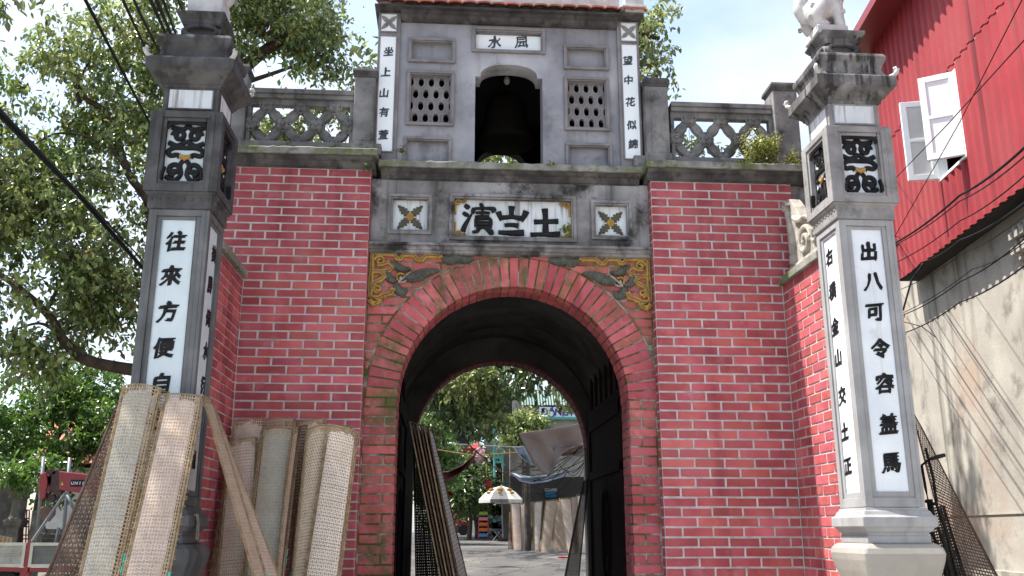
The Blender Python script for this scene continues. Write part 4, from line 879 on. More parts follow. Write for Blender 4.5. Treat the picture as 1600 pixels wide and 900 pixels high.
yz(mb, smooth_path([(0.10, Z+0.10), (0.14, Z+0.3), (0.10, Z+0.5), (0.07, Z+0.62)]), 0.05, 2.548, 0.03); yz(mb, spiral(0.09, Z+0.60, 0.05, 0.01, 0, 1.2, 14), 0.03, 2.545, 0.04)
yz(mb, smooth_path([(0.24, Z+0.46), (0.34, Z+0.40), (0.50, Z+0.38), (0.64, Z+0.30)]), 0.05, 2.547, 0.04); yz(mb, spiral(0.62, Z+0.18, 0.06, 0.012, 1, 1.2, 14), 0.03, 2.547, 0.03)
part('scroll_relief', mb, 'cream', t)

# ================================================================== PILLARS
YP = -1.01
def pillar(cx, dz, label, mats, front, fpos, side, spos, sdir, fchar=0.132, schar=0.125, lion_full=True):
    sh, bx, cap, foot, pan = mats
    t = thing('gate_pillar', label, 'pillar', (cx, YP, 0)); hs = 0.2015; Z = lambda z: z+dz
    # foot: plinth, bulge, ledge
    mb = MB(); mb.sqlathe([(0.27, 0.0), (0.27, 0.22), (0.24, 0.26), (0.20, 0.34), (0.185, 0.50), (0.185, 0.80), (0.20, 0.95), (0.225, 1.06), (0.252, 1.15), (0.270, 1.22), (0.276, 1.262), (0.268, 1.295), (0.245, 1.318), (0.225, 1.325)], cx, YP)
    part('pillar_base', mb, foot, t, smooth=False, bevel=0.02)
    mb = MB(); mb.sqlathe([(0.213, 1.326), (0.213, 1.372), (0.206, 1.374), (0.206, 1.392), (0.222, 1.40), (0.235, 1.425), (0.252, 1.432), (0.252, 1.492), (0.232, 1.505), (0.222, 1.53), (0.212, 1.535), (0.208, 1.552)], cx, YP)
    part('base_ledge', mb, sh, t, bevel=0.004)
    # shaft
    z0, z1 = 1.555, Z(3.545); part('shaft', MB().box(cx-0.178, YP-0.178, z0, cx+0.178, YP+0.178, z1), sh, t)
    pz0, pz1 = 1.655, Z(3.475)
    for (rot, nm) in ((0, 'f'), (1, 'r'), (2, 'b'), (3, 'l')):
        def face(mbx):
            a = rot*PI/2; c, s = round(math.cos(a)), round(math.sin(a))
            mbx.v = [(v[0]*c-v[1]*s+cx, v[0]*s+v[1]*c+YP, v[2]) for v in mbx.v]; return mbx
        mb = MB(); hw = 0.112
        mb.box(-hs, -hs, z0+0.001, -hs+0.055, -0.1785, z1-0.001); mb.box(hs-0.055, -hs, z0+0.001, hs-0.0235, -0.1785, z1-0.001)
        mb.box(-hs+0.055, -hs, z0+0.001, hs-0.055, -0.1785, z0+0.062); mb.box(-hs+0.055, -hs, z1-0.045, hs-0.055, -0.1785, z1-0.001)
        mb.box(-hs+0.055, -0.191, z0+0.062, -hw, -0.1785, z1-0.045); mb.box(hw, -0.191, z0+0.062, hs-0.055, -0.1785, z1-0.045)
        mb.box(-hw, -0.191, z0+0.062, hw, -0.1785, pz0); mb.box(-hw, -0.191, pz1, hw, -0.1785, z1-0.045)
        part('shaft_frame', face(mb), sh, t, bevel=0.003)
        part('white_panel', face(MB().box(-hw, -0.1815, pz0, hw, -0.1785, pz1)), pan, t)
        # box face with deep recess and scroll work
        hb = 0.243; b0, b1 = Z(3.665), Z(4.245); iw = 0.135; q0, q1 = b0+0.075, b1-0.065
        mb = MB(); mb.box(-hb, -hb, b0, -iw-0.025, -0.195, b1); mb.box(iw+0.025, -hb, b0, hb-0.0485, -0.195, b1)
        mb.box(-iw-0.025, -hb, b0, iw+0.025, -0.195, q0-0.025); mb.box(-iw-0.025, -hb, q1+0.025, iw+0.025, -0.195, b1)
        mb.box(-iw-0.025, -0.232, q0-0.025, -iw, -0.195, q1+0.025); mb.box(iw, -0.232, q0-0.025, iw+0.025, -0.195, q1+0.025)
        mb.box(-iw, -0.232, q0-0.025, iw, -0.195, q0); mb.box(-iw, -0.232, q1, iw, -0.195, q1+0.025)
        part('box_frame', face(mb), bx, t, bevel=0.003)
        part('recess_panel', face(MB().box(-iw-0.002, -0.188, q0-0.002, iw+0.002, -0.184, q1+0.002)), pan, t)
        if rot != 2:
            mb = MB(); zc = (q0+q1)/2; hh = (q1-q0)/2; y = -0.1885
            for sx in (-1, 1):
                mb.ribbon([(p[0], p[1]) for p in spiral(sx*0.055, zc+hh*0.58, 0.044, 0.014, PI*(0 if sx > 0 else 1), 1.25*sx, 20)], 0.036, y, 0.016)
                mb.ribbon(spiral(sx*0.060, zc-hh*0.55, 0.047, 0.014, -PI/2, 1.2*sx, 20), 0.038, y-0.001, 0.016)
                mb.ribbon(smooth_path([(0, zc+hh*0.95), (sx*0.03, zc+hh*0.8), (sx*0.11, zc+hh*0.85)], 4), 0.036, y-0.0005, 0.014)
                mb.ribbon(smooth_path([(0, zc+hh*0.40), (sx*0.06, zc+hh*0.24), (sx*0.12, zc+hh*0.34)], 4), 0.038, y-0.0012, 0.014)
                mb.ribbon(smooth_path([(0, zc+hh*0.17), (sx*0.08, zc+hh*0.16), (sx*0.118, zc+hh*0.03), (sx*0.10, zc-hh*0.10), (sx*0.055, zc-hh*0.07), (sx*0.035, zc-hh*0.16)], 4), 0.036, y-0.0018, 0.015)
                mb.ribbon(smooth_path([(0, zc-hh*0.22), (sx*0.03, zc-hh*0.40), (sx*0.02, zc-hh*0.72), (sx*0.06, zc-hh*0.92), (sx*0.12, zc-hh*0.8)], 4), 0.034, y-0.0007, 0.014)
                mb.ribbon([(sx*(iw-0.002), q0+0.01), (sx*(iw-0.002), q0+0.05), (sx*(iw-0.016), q0+0.10)], 0.02, y-0.03, 0.03)
            mb.ribbon(smooth_path([(-iw, q1-0.05), (-iw*0.75, q1-0.012), (0, q1-0.004), (iw*0.75, q1-0.012), (iw, q1-0.05)], 5), 0.035, y-0.028, 0.01)
            part('scroll_work', face(mb), 'black' if sh != 'left_shaft_shaded' else 'black', t)
            mb = MB()
            for i in range(5): mb.blob(((i-2)*0.014, y-0.018, zc-hh*0.20-0.006*abs(2-i)*-1), (0.011, 0.01, 0.022-0.003*abs(i-2)))
            part('gilt_shell', face(mb), 'gold', t, smooth=True)
        # stud band
        mb = MB()
        for i in range(8): mb.blob((-0.19+i*0.054, -0.214, Z(3.615)), (0.011, 0.009, 0.011), 8, 6)
        part('stud', face(mb), bx, t, smooth=True)
        part('neck_panel', face(MB().box(-0.150, -0.193, Z(4.295), 0.150, -0.1885, Z(4.435))), 'white_streaky', t)
        mb = MB(); frame_bars(mb, -0.150, Z(4.295), 0.150, Z(4.435), 0.012, -0.197, -0.189); part('neck_frame', face(mb), bx, t)
    part('box_core', MB().box(cx-0.186, YP-0.186, Z(3.66), cx+0.186, YP+0.186, Z(4.24)), bx, t)
    part('stud_band', MB().sqlathe([(0.206, Z(3.548)), (0.214, Z(3.556)), (0.214, Z(3.640)), (0.228, Z(3.648)), (0.236, Z(3.664))], cx, YP), bx, t, bevel=0.004)
    part('neck', MB().sqlathe([(0.240, Z(4.2455)), (0.240, Z(4.253)), (0.196, Z(4.268)), (0.190, Z(4.275)), (0.190, Z(4.47))], cx, YP), bx, t, bevel=0.003)
    mb = MB(); mb.sqlathe([(0.196, Z(4.448)), (0.200, Z(4.452)), (0.206, Z(4.470)), (0.216, Z(4.474)), (0.222, Z(4.492)), (0.245, Z(4.515)), (0.285, Z(4.552)), (0.300, Z(4.560)), (0.300, Z(4.632)), (0.290, Z(4.642)), (0.27, Z(4.648))], cx, YP)
    part('cornice', mb, cap, t, bevel=0.003)
    mb = MB(); mb.sqlathe([(0.262, Z(4.6485)), (0.252, Z(4.66)), (0.236, Z(4.69)), (0.230, Z(4.72)), (0.240, Z(4.755)), (0.256, Z(4.78)), (0.262, Z(4.81)), (0.252, Z(4.835)), (0.225, Z(4.85)), (0.15, Z(4.855))], cx, YP)
    part('pillow_block', mb, cap, t, bevel=0.008)
    mb = MB(); mb.sqlathe([(0.148, Z(4.8555)), (0.148, Z(4.872)), (0.128, Z(4.875)), (0.128, Z(4.883))], cx, YP); part('upper_step', mb, cap, t, bevel=0.003)
    mb = MB()
    for r in range(4):
        a = r*PI/2; c, s = round(math.cos(a)), round(math.sin(a)); m = MB(); pts = [(0.135*math.cos(2*PI*i/28)*(1+0.0*i), 0.045*math.sin(2*PI*i/28)) for i in range(29)]
        m.ribbon([(p[0], Z(4.935)+p[1]*0.95) for p in [( (1 if q[0] > 0 else -1)*abs(q[0]/0.135)**0.7*0.112, q[1]) for q in pts]], 0.034, -0.115, 0.028)
        b = len(mb.v); mb.v += [(v[0]*c-v[1]*s+cx, v[0]*s+v[1]*c+YP, v[2]) for v in m.v]; mb.f += [tuple(b+i for i in f) for f in m.f]
    mb.box(cx-0.10, YP-0.10, Z(4.883), cx+0.10, YP+0.10, Z(4.99)); part('scroll_block', mb, cap, t)
    mb = MB(); mb.sqlathe([(0.132, Z(4.985)), (0.140, Z(5.0)), (0.142, Z(5.02)), (0.152, Z(5.03)), (0.172, Z(5.062)), (0.172, Z(5.075))], cx, YP); part('upper_cornice', mb, cap, t, bevel=0.002)
    # curled horns at the cornice corners
    for sx in (-1, 1):
        for sy in (-1, 1):
            p = np.array([cx+sx*0.29, YP+sy*0.29, Z(4.645)]); d = np.array([sx, sy, 0])/1.414; mb = MB()
            pts = [p-d*0.07, p, p+d*0.03+np.array([0, 0, 0.03]), p+d*0.045+np.array([0, 0, 0.065]), p+d*0.03+np.array([0, 0, 0.09]), p+d*0.005+np.array([0, 0, 0.085]), p+d*0.0+np.array([0, 0, 0.06]), p+d*0.018+np.array([0, 0, 0.055])]
            pts = [p+(Vector(q)-Vector(p)).to_tuple() if False else np.array(p)+(np.array(q)-np.array(p))*0.6 for q in pts]; mb.tube(pts, [0.012, 0.018, 0.017, 0.016, 0.014, 0.012, 0.010, 0.007], 8); part('corner_horn', mb, 'stone_white', t, smooth=True)
    for ch, (px, py) in zip(front, fpos):
        q = at(px, py, YP-0.182); put_char(ch, t, (q.x, YP-0.1835, q.z), fchar*1.06, 'black', bold=0.050, depth=0.3)
    xf = cx+sdir*0.182
    for ch, (px, py) in zip(side, spos):
        q = atx(px, py, xf); put_char(ch, t, (cx+sdir*0.1835, q.y if abs(q.y-YP) < 0.08 else YP, q.z), schar, 'black', face='+X' if sdir > 0 else '-X', bold=0.046, depth=0.3)
    return t
pr_ = pillar(2.662, 0.0, 'pale grey square pillar on the right with black characters down white panels', ('pillar_grey', 'pillar_box', 'pillar_cap', 'pillar_foot', 'white_panel'),
       '出八可令容盖馬', [(1357, 393), (1364, 440), (1367, 488), (1375, 545), (1382, 599), (1388, 662), (1392, 723)],
       '右樸金山交土正', [(1296, 402), (1301, 455), (1305, 510), (1310, 559), (1316, 618), (1320, 674), (1325, 728)], -1)
pl_ = pillar(-2.112, -0.042, 'shaded, dirty grey square pillar on the left, its foot hidden by leaning mats', ('left_shaft_shaded', 'left_carved_shaded', 'left_carved_shaded', 'left_shaft_shaded', 'left_panel_shaded'),
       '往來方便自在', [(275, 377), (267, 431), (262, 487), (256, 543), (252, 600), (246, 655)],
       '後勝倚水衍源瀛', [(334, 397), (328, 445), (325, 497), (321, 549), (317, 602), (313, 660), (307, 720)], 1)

# ---------------- stone lions (metaball bodies)
def meta_mesh(name, balls, mt, res=0.02):
    mbd = bpy.data.metaballs.new(name); mbd.resolution = res; mbd.render_resolution = res; mbd.threshold = 0.35
    for x, y, z, r, *rest in balls:
        e = mbd.elements.new(); e.co = (x, y, z); e.radius = r
        if rest: e.type = 'ELLIPSOID'; e.size_x, e.size_y, e.size_z = rest
    o = bpy.data.objects.new(name, mbd); COL.objects.link(o); dg = bpy.context.evaluated_depsgraph_get(); dg.update()
    me = bpy.data.meshes.new_from_object(o.evaluated_get(dg)); bpy.data.objects.remove(o); bpy.data.metaballs.remove(mbd)
    me.materials.clear(); me.materials.append(M[mt]); me.polygons.foreach_set('use_smooth', [True]*len(me.polygons)); return me
def lion(cx, zt, label, z_top, flip=1, ph=0.0):
    t = thing('stone_lion', label, 'statue', (cx, YP, z_top))
    mb = MB(); mb.sqlathe([(0.115, z_top), (0.125, z_top+0.01), (0.122, z_top+0.07+ph), (0.10, z_top+0.085+ph)], cx, YP); part('lion_plinth', mb, 'stone_white', t, bevel=0.012)
    z = z_top+0.08+ph; B = []
    def chain(pts):
        for (x0, y0, z0, r0), (x1, y1, z1, r1) in zip(pts[:-1], pts[1:]):
            for k in range(5): u = k/5; B.append((x0+(x1-x0)*u, y0+(y1-y0)*u, z0+(z1-z0)*u, r0+(r1-r0)*u))
        B.append(pts[-1])
    for sy in (-1, 1):
        chain([(0.09, sy*0.06, 0.015, 0.045), (0.085, sy*0.06, 0.09, 0.042), (0.07, sy*0.05, 0.17, 0.06), (0.05, 0, 0.23, 0.09)])
        chain([(-0.03, sy*0.065, 0.015, 0.045), (-0.09, sy*0.065, 0.03, 0.05), (-0.10, sy*0.06, 0.10, 0.075), (-0.05, sy*0.04, 0.17, 0.085)])
    chain([(-0.10, 0, 0.13, 0.11), (-0.04, 0, 0.19, 0.11), (0.04, 0, 0.25, 0.11), (0.08, 0, 0.36, 0.11), (0.11, 0, 0.44, 0.12), (0.17, 0, 0.43, 0.08)])
    chain([(-0.17, 0, 0.10, 0.04), (-0.20, 0, 0.18, 0.05), (-0.18, 0, 0.28, 0.05), (-0.14, 0, 0.34, 0.03)])
    me = meta_mesh('lion_body', [(cx+flip*x, YP+y, z+zz, r*1.25) for x, y, zz, r in B], 'stone_white', 0.014)
    link('lion_body', me, t)
    mb = MB(); rr = random.Random(3)
    for sy in (-1, 1):
        for (u, v, r) in ((-0.10, 0.10, .028), (-0.13, 0.16, .024), (-0.05, 0.20, .022), (0.08, 0.20, .026), (0.03, 0.28, .02), (0.11, 0.12, .018), (-0.16, 0.06, 0.02)):
            m = MB(); m.ribbon(spiral(0, 0, r, 0.004, 1, 1.5, 16), 0.011, 0, 0.012); b = len(mb.v)
            mb = MB(); mb.v += [(cx+flip*(u+q[0]), YP+sy*(0.098-q[1]), z+v+q[2]) for q in m.v]; mb.f += [tuple(i for i in f) for f in m.f]; part('lion_curl', mb, 'stone_white', t)
lion(2.60, 0, 'pale carved stone lion sitting on top of the right pillar', 5.076, 1)
lion(-2.10, 0, 'pale carved stone lion on top of the left pillar, only its plinth in view', 5.034, -1, 0.10)

# ================================================================== MATS
def extend(pt, pb, zg=0.0):                                   # continue the line top -> seen bottom down to the ground
    d = pb-pt; k = (zg-pt.z)/d.z; return pt+d*k
def mat_obj(label, tl, tr, bl, br, paper='paper_pink', weave='bamboo', bow=0.03, sag=0.02, cells=24, rows=0, cover=(0.10, 0.92), top_gap=0.02, group='bamboo drying mats leaning by the gate', ties=(0.45,), stub=True, sw=1.0):
    tl, tr, bl, br = map(Vector, (tl, tr, bl, br)); base = (bl+br)/2
    t = thing('drying_mat', label, 'mat', tuple(base), group)
    length = ((tl-bl).length+(tr-br).length)/2; width = ((tr-tl).length+(br-bl).length)/2
    nrm = ((tr-tl).cross(bl-tl)).normalized()
    if nrm.dot(Vector(CAM)-base) < 0: nrm = -nrm
    rows = rows or int(length/0.0225)
    def Pm(u, v, off=0.0):                                    # v: 0 top, 1 bottom
        p = tl.lerp(tr, u).lerp(bl.lerp(br, u), v)
        return p + nrm*(bow*(1-(2*u-1)**2)*(1-0.3*v) - sag*math.sin(PI*v) + off)
    nu, nv = 10, 30
    if paper:
        rr = random.Random(label); mb = MB(); c0, c1 = cover
        top = [top_gap*0.5+rr.uniform(0, 0.012)+0.014*abs(2*i/nu-1)**4 for i in range(nu+1)]
        for j in range(nv+1):
            for i in range(nu+1):
                u = c0+(c1-c0)*i/nu+rr.uniform(-.006, .006)*(i in (0, nu)); v = top[i]+(1-top[i])*j/nv
                mb.v.append(tuple(Pm(u, v, 0.0)))
        for j in range(nv):
            for i in range(nu): a = j*(nu+1)+i; mb.f.append((a, a+1, a+nu+2, a+nu+1))
        part('rice_sheet', mb, paper, t, smooth=True, clean=False)
    # woven strips: both directions, passing over and under
    mb = MB(); A = 0.0024
    ws = 0.0040*sw
    for r in range(rows+1):
        v = r/rows; b = len(mb.v); jit = random.uniform(-0.0006, 0.0006)
        for c in range(cells+1):
            u = c/cells; s = 1 if (r+c) % 2 else -1; dv = ws/length
            mb.v.append(tuple(Pm(u, min(1, max(0, v-dv)), s*A+jit))); mb.v.append(tuple(Pm(u, min(1, v+dv), s*A+jit)))
        for c in range(cells): mb.f.append((b+2*c, b+2*c+2, b+2*c+3, b+2*c+1))
    for c in range(cells+1):
        u = c/cells; b = len(mb.v); du = 0.0036*sw/width; jt = random.uniform(-.12, .12)/cells if 0 < c < cells else 0
        step = 1
        for r in range(0, rows+1, step):
            s = -1 if (r+c) % 2 else 1
            mb.v.append(tuple(Pm(u-du+jt, r/rows, s*A))); mb.v.append(tuple(Pm(u+du+jt, r/rows, s*A)))
        n = len(range(0, rows+1, step))
        for r in range(n-1): mb.f.append((b+2*r, b+2*r+1, b+2*r+3, b+2*r+2))
    part('bamboo_weave', mb, weave, t, clean=False, kind='stuff')
    em = {'bamboo': 'bamboo_edge'}.get(weave, weave)
    for u in (0.0, 1.0):
        mb = MB(); mb.tube([Pm(u, v/12) for v in range(13)], 0.006, 6)
        if u == 1.0 or True: mb.tube([Pm(abs(u-0.045), v/12, 0.003) for v in range(13)], 0.0035, 5)
        ed = part('edge_rod', mb, em, t, smooth=True, clean=False)
        if stub:
            m2 = MB(); s = -1 if u == 0 else 1; rr = random.Random(label+str(u)); nst = int(length/0.030)
            for i in range(nst):
                v = (i+rr.uniform(.2, .8))/nst; L_ = rr.uniform(0.008, 0.020)/width
                m2.tube([Pm(u-s*0.06, v, 0.004), Pm(u+s*L_, v+rr.uniform(-.003, .003), rr.uniform(0, .006))], 0.0028, 4)
            part('rod_lashing', m2, em, t, clean=False, kind='stuff')
        if ties and u == 1.0:
            for tv in ties:
                m3 = MB(); m3.tube([Pm(u, tv-0.018, 0.002), Pm(u, tv+0.004, 0.002)], 0.0085, 8); m3.tube([Pm(u, tv+0.010, 0.002), Pm(u, tv+0.026, 0.002)], 0.0085, 8)
                part('tape_wrap', m3, 'green_tie', t, clean=False)
    m2 = MB(); m2.tube([Pm(u/8, 0.0, 0.002) for u in range(9)], 0.004, 5); part('top_rod', m2, em, t, clean=False)
    return t
def pmat(label, TL, TR, BL, BR, Yt, Yb, **k):                 # pixels (top corners at depth Yt, bottom of frame at depth Yb)
    Yt = Yt if isinstance(Yt, tuple) else (Yt, Yt); Yb = Yb if isinstance(Yb, tuple) else (Yb, Yb)
    tl, tr = at(*TL, Yt[0]), at(*TR, Yt[1]); bl, br = extend(tl, at(*BL, Yb[0])), extend(tr, at(*BR, Yb[1]))
    return mat_obj(label, tl, tr, bl, br, **k)
D = {'paper': None, 'weave': 'bamboo_brown', 'ties': (), 'stub': False, 'cells': 11, 'bow': 0.010, 'rows': 85, 'sw': 1.75}
pmat('dark brown open weave mat, outermost on the left of the left pillar', (186, 625), (216, 625), (68, 903), (120, 903), -1.30, -1.72, **{**D, 'ties': (0.55,)})
pmat('dark brown open weave mat right behind the long grey mat, seen as a narrow strip', (205, 618), (232, 618), (112, 903), (170, 903), -1.24, -1.66, **D)
pmat('long pale grey green mat on the left, curved and glossy, leaning on the left pillar', (193, 603), (252, 607), (121, 903), (186, 903), -1.36, -1.86, paper='paper_grey', bow=0.032, cells=15, cover=(0.07, 0.80))
pmat('narrow tan mat edge wedged between the two long mats before the left pillar', (250, 611), (264, 613), (178, 903), (203, 903), (-1.36, -1.24), (-1.80, -1.64), paper=None, bow=0.0, cells=5, ties=(0.42,))
pmat('long pinkish mat leaning on the front of the left pillar, right of the grey one', (259, 616), (318, 620), (189, 903), (262, 903), -1.38, -1.90, paper='paper_pink', bow=0.016, cells=15, cover=(0.03, 0.84), ties=(0.48,))
pmat('narrow pink mat slanting steeply down to the right from the top of the pillar mats', (316, 618), (330, 624), (397, 903), (417, 903), (-1.30, -1.12), (-1.35, -1.20), paper='paper_pink', bow=0.0, cells=14, cover=(0.10, 1.0), ties=(0.5,), sag=0)
pmat('second narrow pink mat slanting behind the first, flush at its right edge', (326, 622), (334, 632), (414, 903), (436, 903), (-1.14, -1.0), (-1.22, -1.06), paper='paper_pink', bow=0.0, cells=12, cover=(0.0, 1.0), ties=(), sag=0, stub=False)
pmat('pinkish mat at the back left of the cluster by the brick pier', (366, 657), (414, 654), (327, 903), (396, 903), -0.22, -0.42, paper='paper_pink', cells=16, bow=0.02, ties=())
pmat('pinkish mat with a lower top edge, half hidden by the slanting mats', (360, 690), (402, 684), (338, 903), (398, 903), -0.32, -0.55, paper='paper_pink', cells=20, bow=0.02, cover=(0.02, 0.92), ties=())
pmat('mat showing only its bare woven top between the back mats of the cluster', (412, 655), (462, 654), (385, 903), (438, 903), -0.12, -0.34, paper='paper_white', cells=16, bow=0.02, top_gap=0.05, ties=())
pmat('grey green rounded mat in the middle of the cluster by the brick pier', (409, 672), (459, 671), (378, 903), (441, 903), -0.36, -0.64, paper='paper_grey', cells=17, bow=0.035, cover=(0.12, 0.86), ties=(0.5,))
pmat('narrow tan mat edge just right of the rounded grey green mat', (460, 668), (470, 667), (436, 903), (448, 903), (-0.50, -0.34), (-0.72, -0.56), paper='paper_pink', cells=10, bow=0, ties=(0.42,))
pmat('brown mat seen edge on in the middle of the cluster', (468, 666), (480, 665), (444, 903), (456, 903), (-0.40, -0.18), (-0.62, -0.40), paper=None, weave='bamboo_brown', cells=9, bow=0, ties=(0.5,))
pmat('pale mat left of the widest bright mat, partly covered by it', (479, 672), (516, 664), (455, 903), (482, 903), -0.34, -0.58, paper='paper_white', cells=18, bow=0.03, cover=(0.12, 1.0), ties=(0.52,))
pmat('crumpled topped pale mat at the back right of the cluster', (466, 661), (508, 654), (452, 903), (500, 903), -0.16, -0.34, paper='paper_white', cells=20, bow=0.03, ties=())
pmat('widest and brightest mat, at the right end of the cluster by the brick pier', (513, 663), (560, 676), (475, 903), (531, 903), -0.40, -0.68, paper='paper_white', cells=18, bow=0.02, cover=(0.04, 0.90), ties=(0.5,))
pmat('mat peeping out at the top right behind the brightest mat', (505, 664), (550, 667), (476, 903), (520, 903), -0.24, -0.42, paper='paper_pink', cells=20, bow=0.02, ties=())
# sheaf inside the archway
G2 = 'bamboo mats stacked inside the archway'
for i, lb in enumerate(['leftmost mat of the sheaf leaning inside the arch, against the left door', 'second mat from the door in the sheaf inside the arch', 'third mat from the door in the sheaf inside the arch', 'fourth mat from the door in the sheaf inside the arch',
                        'fifth mat from the door in the sheaf inside the arch', 'outermost mat of the sheaf inside the arch, its pale face turned to the road']):
    x0, x1 = 640+i*5.6, 646+i*5.8; b0, b1 = 688+i*5.5, 697+i*6.6
    pmat(lb, (x0, 659+i*1.6), (x1, 661+i*1.6), (b0, 903), (b1, 903), (0.85, 1.55), (0.60, 1.25), paper='paper_pink' if i == 5 else 'paper_far', weave='bamboo_brown' if i % 2 else 'bamboo_edge', cells=12, bow=0.0, sag=0.0, group=G2, ties=(0.4,) if i in (1, 4) else (), cover=(0.15, 0.9), rows=70)
pmat('blackened open weave mat behind the sheaf inside the arch', (646, 700), (668, 700), (650, 903), (700, 903), 1.9, (1.6, 1.7), **{**D, 'weave': 'bamboo_black', 'group': G2, 'rows': 90, 'cells': 16, 'sw': 2.2})
pmat('black open weave mat leaning on the right door inside the arch', (912, 752), (921, 742), (886, 903), (908, 903), (1.0, 1.7), (0.8, 1.4), **{**D, 'weave': 'bamboo_black', 'group': G2, 'rows': 90, 'cells': 14, 'sw': 2.0})
# dark mats by the bicycle, right of the right pillar
G3 = 'dark open weave mats behind the right pillar'
pmat('dark open weave mat with a long slanting rusty edge, right of the right pillar', (1424, 640), (1440, 668), (1492, 903), (1560, 903), 0.55, (0.15, 0.20), **{**D, 'cells': 15, 'rows': 85, 'sw': 1.7, 'group': G3, 'bow': 0.0, 'sag': 0.0})
pmat('small dark mat low behind the base of the right pillar', (1440, 800), (1475, 790), (1455, 905), (1512, 905), 0.3, 0.1, **{**D, 'weave': 'bamboo_black', 'cells': 14, 'rows': 70, 'group': G3})

# ---------------- bicycle leaning behind the right pillar
Yb_ = -0.15
def A(px, py, dy=0.0): return at(px, py, Yb_+dy)
t = thing('bicycle', 'black bicycle leaning behind the right pillar, one handlebar grip sticking out', 'bicycle', tuple(A(1480, 905)*1)[:2]+(0,))
part('handlebar', MB().tube([A(1440, 727, .1), A(1452, 718), A(1460, 715)], 0.008).tube([A(1440, 727, .1), A(1446, 762, .1), A(1452, 790, 0.05)], 0.012), 'wire', t, smooth=True)
part('grip', MB().tube([A(1455, 717), A(1468, 713), A(1476, 711)], [0.014, 0.017, 0.015], 10), 'rubber', t, smooth=True)
part('head_tube', MB().tube([A(1452, 780, .05), A(1456, 803, .05)], 0.024, 10).tube([A(1446, 783, .02), A(1462, 788, .02)], 0.013), 'wire', t, smooth=True)
part('frame', MB().tube([A(1455, 795), A(1475, 850), A(1486, 905)], 0.014, 8).tube([A(1446, 700, .1), A(1458, 745, .1), A(1464, 790, .1), A(1478, 830, .1), A(1496, 905, .1)], 0.011, 8).tube([A(1448, 815, .1), A(1468, 860, .1), A(1486, 930, .1)], 0.016, 8), 'black', t, smooth=True)
w_c = A(1500, 935, .12); w_c.z = 0.34
mb = MB(); mb.tube([(w_c.x+0.10*math.cos(2*PI*i/40), w_c.y+0.32*math.cos(2*PI*i/40), w_c.z+0.32*math.sin(2*PI*i/40)) for i in range(41)], 0.017, 8, cap=False); tyre = part('tyre', mb, 'rubber', t, smooth=True)
mb = MB()
for i in range(18): a = 2*PI*i/18; mb.tube([w_c, (w_c.x+0.1*math.cos(a), w_c.y+0.31*math.cos(a), w_c.z+0.31*math.sin(a))], 0.0015, 3)
part('spokes', mb, 'pipe', t)

# ================================================================== RED BUILDING ON THE RIGHT
AW = 0.13; WD = np.array([math.sin(AW), math.cos(AW), 0]); WN = np.array([-WD[1], WD[0], 0])      # along, and outwards (towards the gate)
W0 = np.array(at(1513, 243, 2.0))
def wp(px, py, off=0.0):
    n = WN; o = W0+WN*off; r = ray(px, py); tt = ((o-CAM)@n)/(r@n); return CAM+r*tt
def wl_(s, z, off=0.0): p = W0+WD*s+WN*off; return (p[0], p[1], z)
def s_of(p): return float((np.asarray(p)-W0)@WD)
bld = thing('metal_clad_house', 'house with red corrugated metal upper wall over a stained concrete wall', 'building', tuple(W0[:2])+(0,))
s_far = s_of(wp(1362, 84)); zr0 = 4.70; zr1 = 8.20
def corrugated(mb, s0, s1, z0, z1, off, holes, pitch=0.18):
    xs_ = []; s = s0
    while s < s1: xs_.append(s); s += pitch/6
    zz = sorted({z0, z1, *[h[1] for h in holes], *[h[3] for h in holes]})
    def o(s): ph = (s % pitch)/pitch*6; return off+0.028*(0 if ph < 2 else (ph-2 if ph < 3 else (1 if ph < 5 else 6-ph)))
    for a, b in zip(xs_[:-1], xs_[1:]):
        for c, d in zip(zz[:-1], zz[1:]):
            m = ((a+b)/2, (c+d)/2)
            if any(h[0] < m[0] < h[2] and h[1] < m[1] < h[3] for h in holes): continue
            mb.quad(wl_(a, c, o(a)), wl_(b, c, o(b)), wl_(b, d, o(b)), wl_(a, d, o(a)))
    return mb
sn, sf = 0.0, s_of(wp(1472, 276)); wz0, wz1 = 5.50, 6.53
part('metal_cladding', corrugated(MB(), -6.0, s_far, zr0, 6.72, 0.0, [(sn, wz0, sf, wz1)]), 'red_metal', bld, clean=False)
part('metal_cladding', corrugated(MB(), -6.0, s_far, 6.66, zr1, 0.009, []), 'red_metal', bld, clean=False)
mb = MB()
for z in (4.78, 5.25, 6.62, 7.25, 7.9):
    s = -5.985
    while s < s_far-.1: mb.blob(wl_(s, z, 0.012 if z < 6.6 else 0.02), (0.014, 0.014, 0.014), 5, 4); s += 0.54
part('cladding_screws', mb, 'pillar_grey', bld, clean=False, kind='stuff')
mb = MB()
def slab(mb, s0, s1, z0, z1, o0, o1):
    b = len(mb.v); mb.v += [wl_(s0, z0, o0), wl_(s1, z0, o0), wl_(s1, z0, o1), wl_(s0, z0, o1), wl_(s0, z1, o0), wl_(s1, z1, o0), wl_(s1, z1, o1), wl_(s0, z1, o1)]
    mb.f += [tuple(b+i for i in q) for q in ((0, 3, 2, 1), (4, 5, 6, 7), (0, 1, 5, 4), (1, 2, 6, 5), (2, 3, 7, 6), (3, 0, 4, 7))]; return mb
part('concrete_wall', slab(MB(), -6, s_far+1.6, 0, 4.9, -0.30, -0.45), 'concrete_wall', bld)
part('wall_plinth', slab(slab(MB(), -6, s_far, 0, 0.98, -0.18, -0.299), -6, s_far, 1.585, 1.6, -0.285, -0.299), 'concrete_wall', bld)
part('floor_beam', slab(MB(), -6, s_far, 4.72, 4.92, -0.02, -0.2995), 'far_dark', bld)
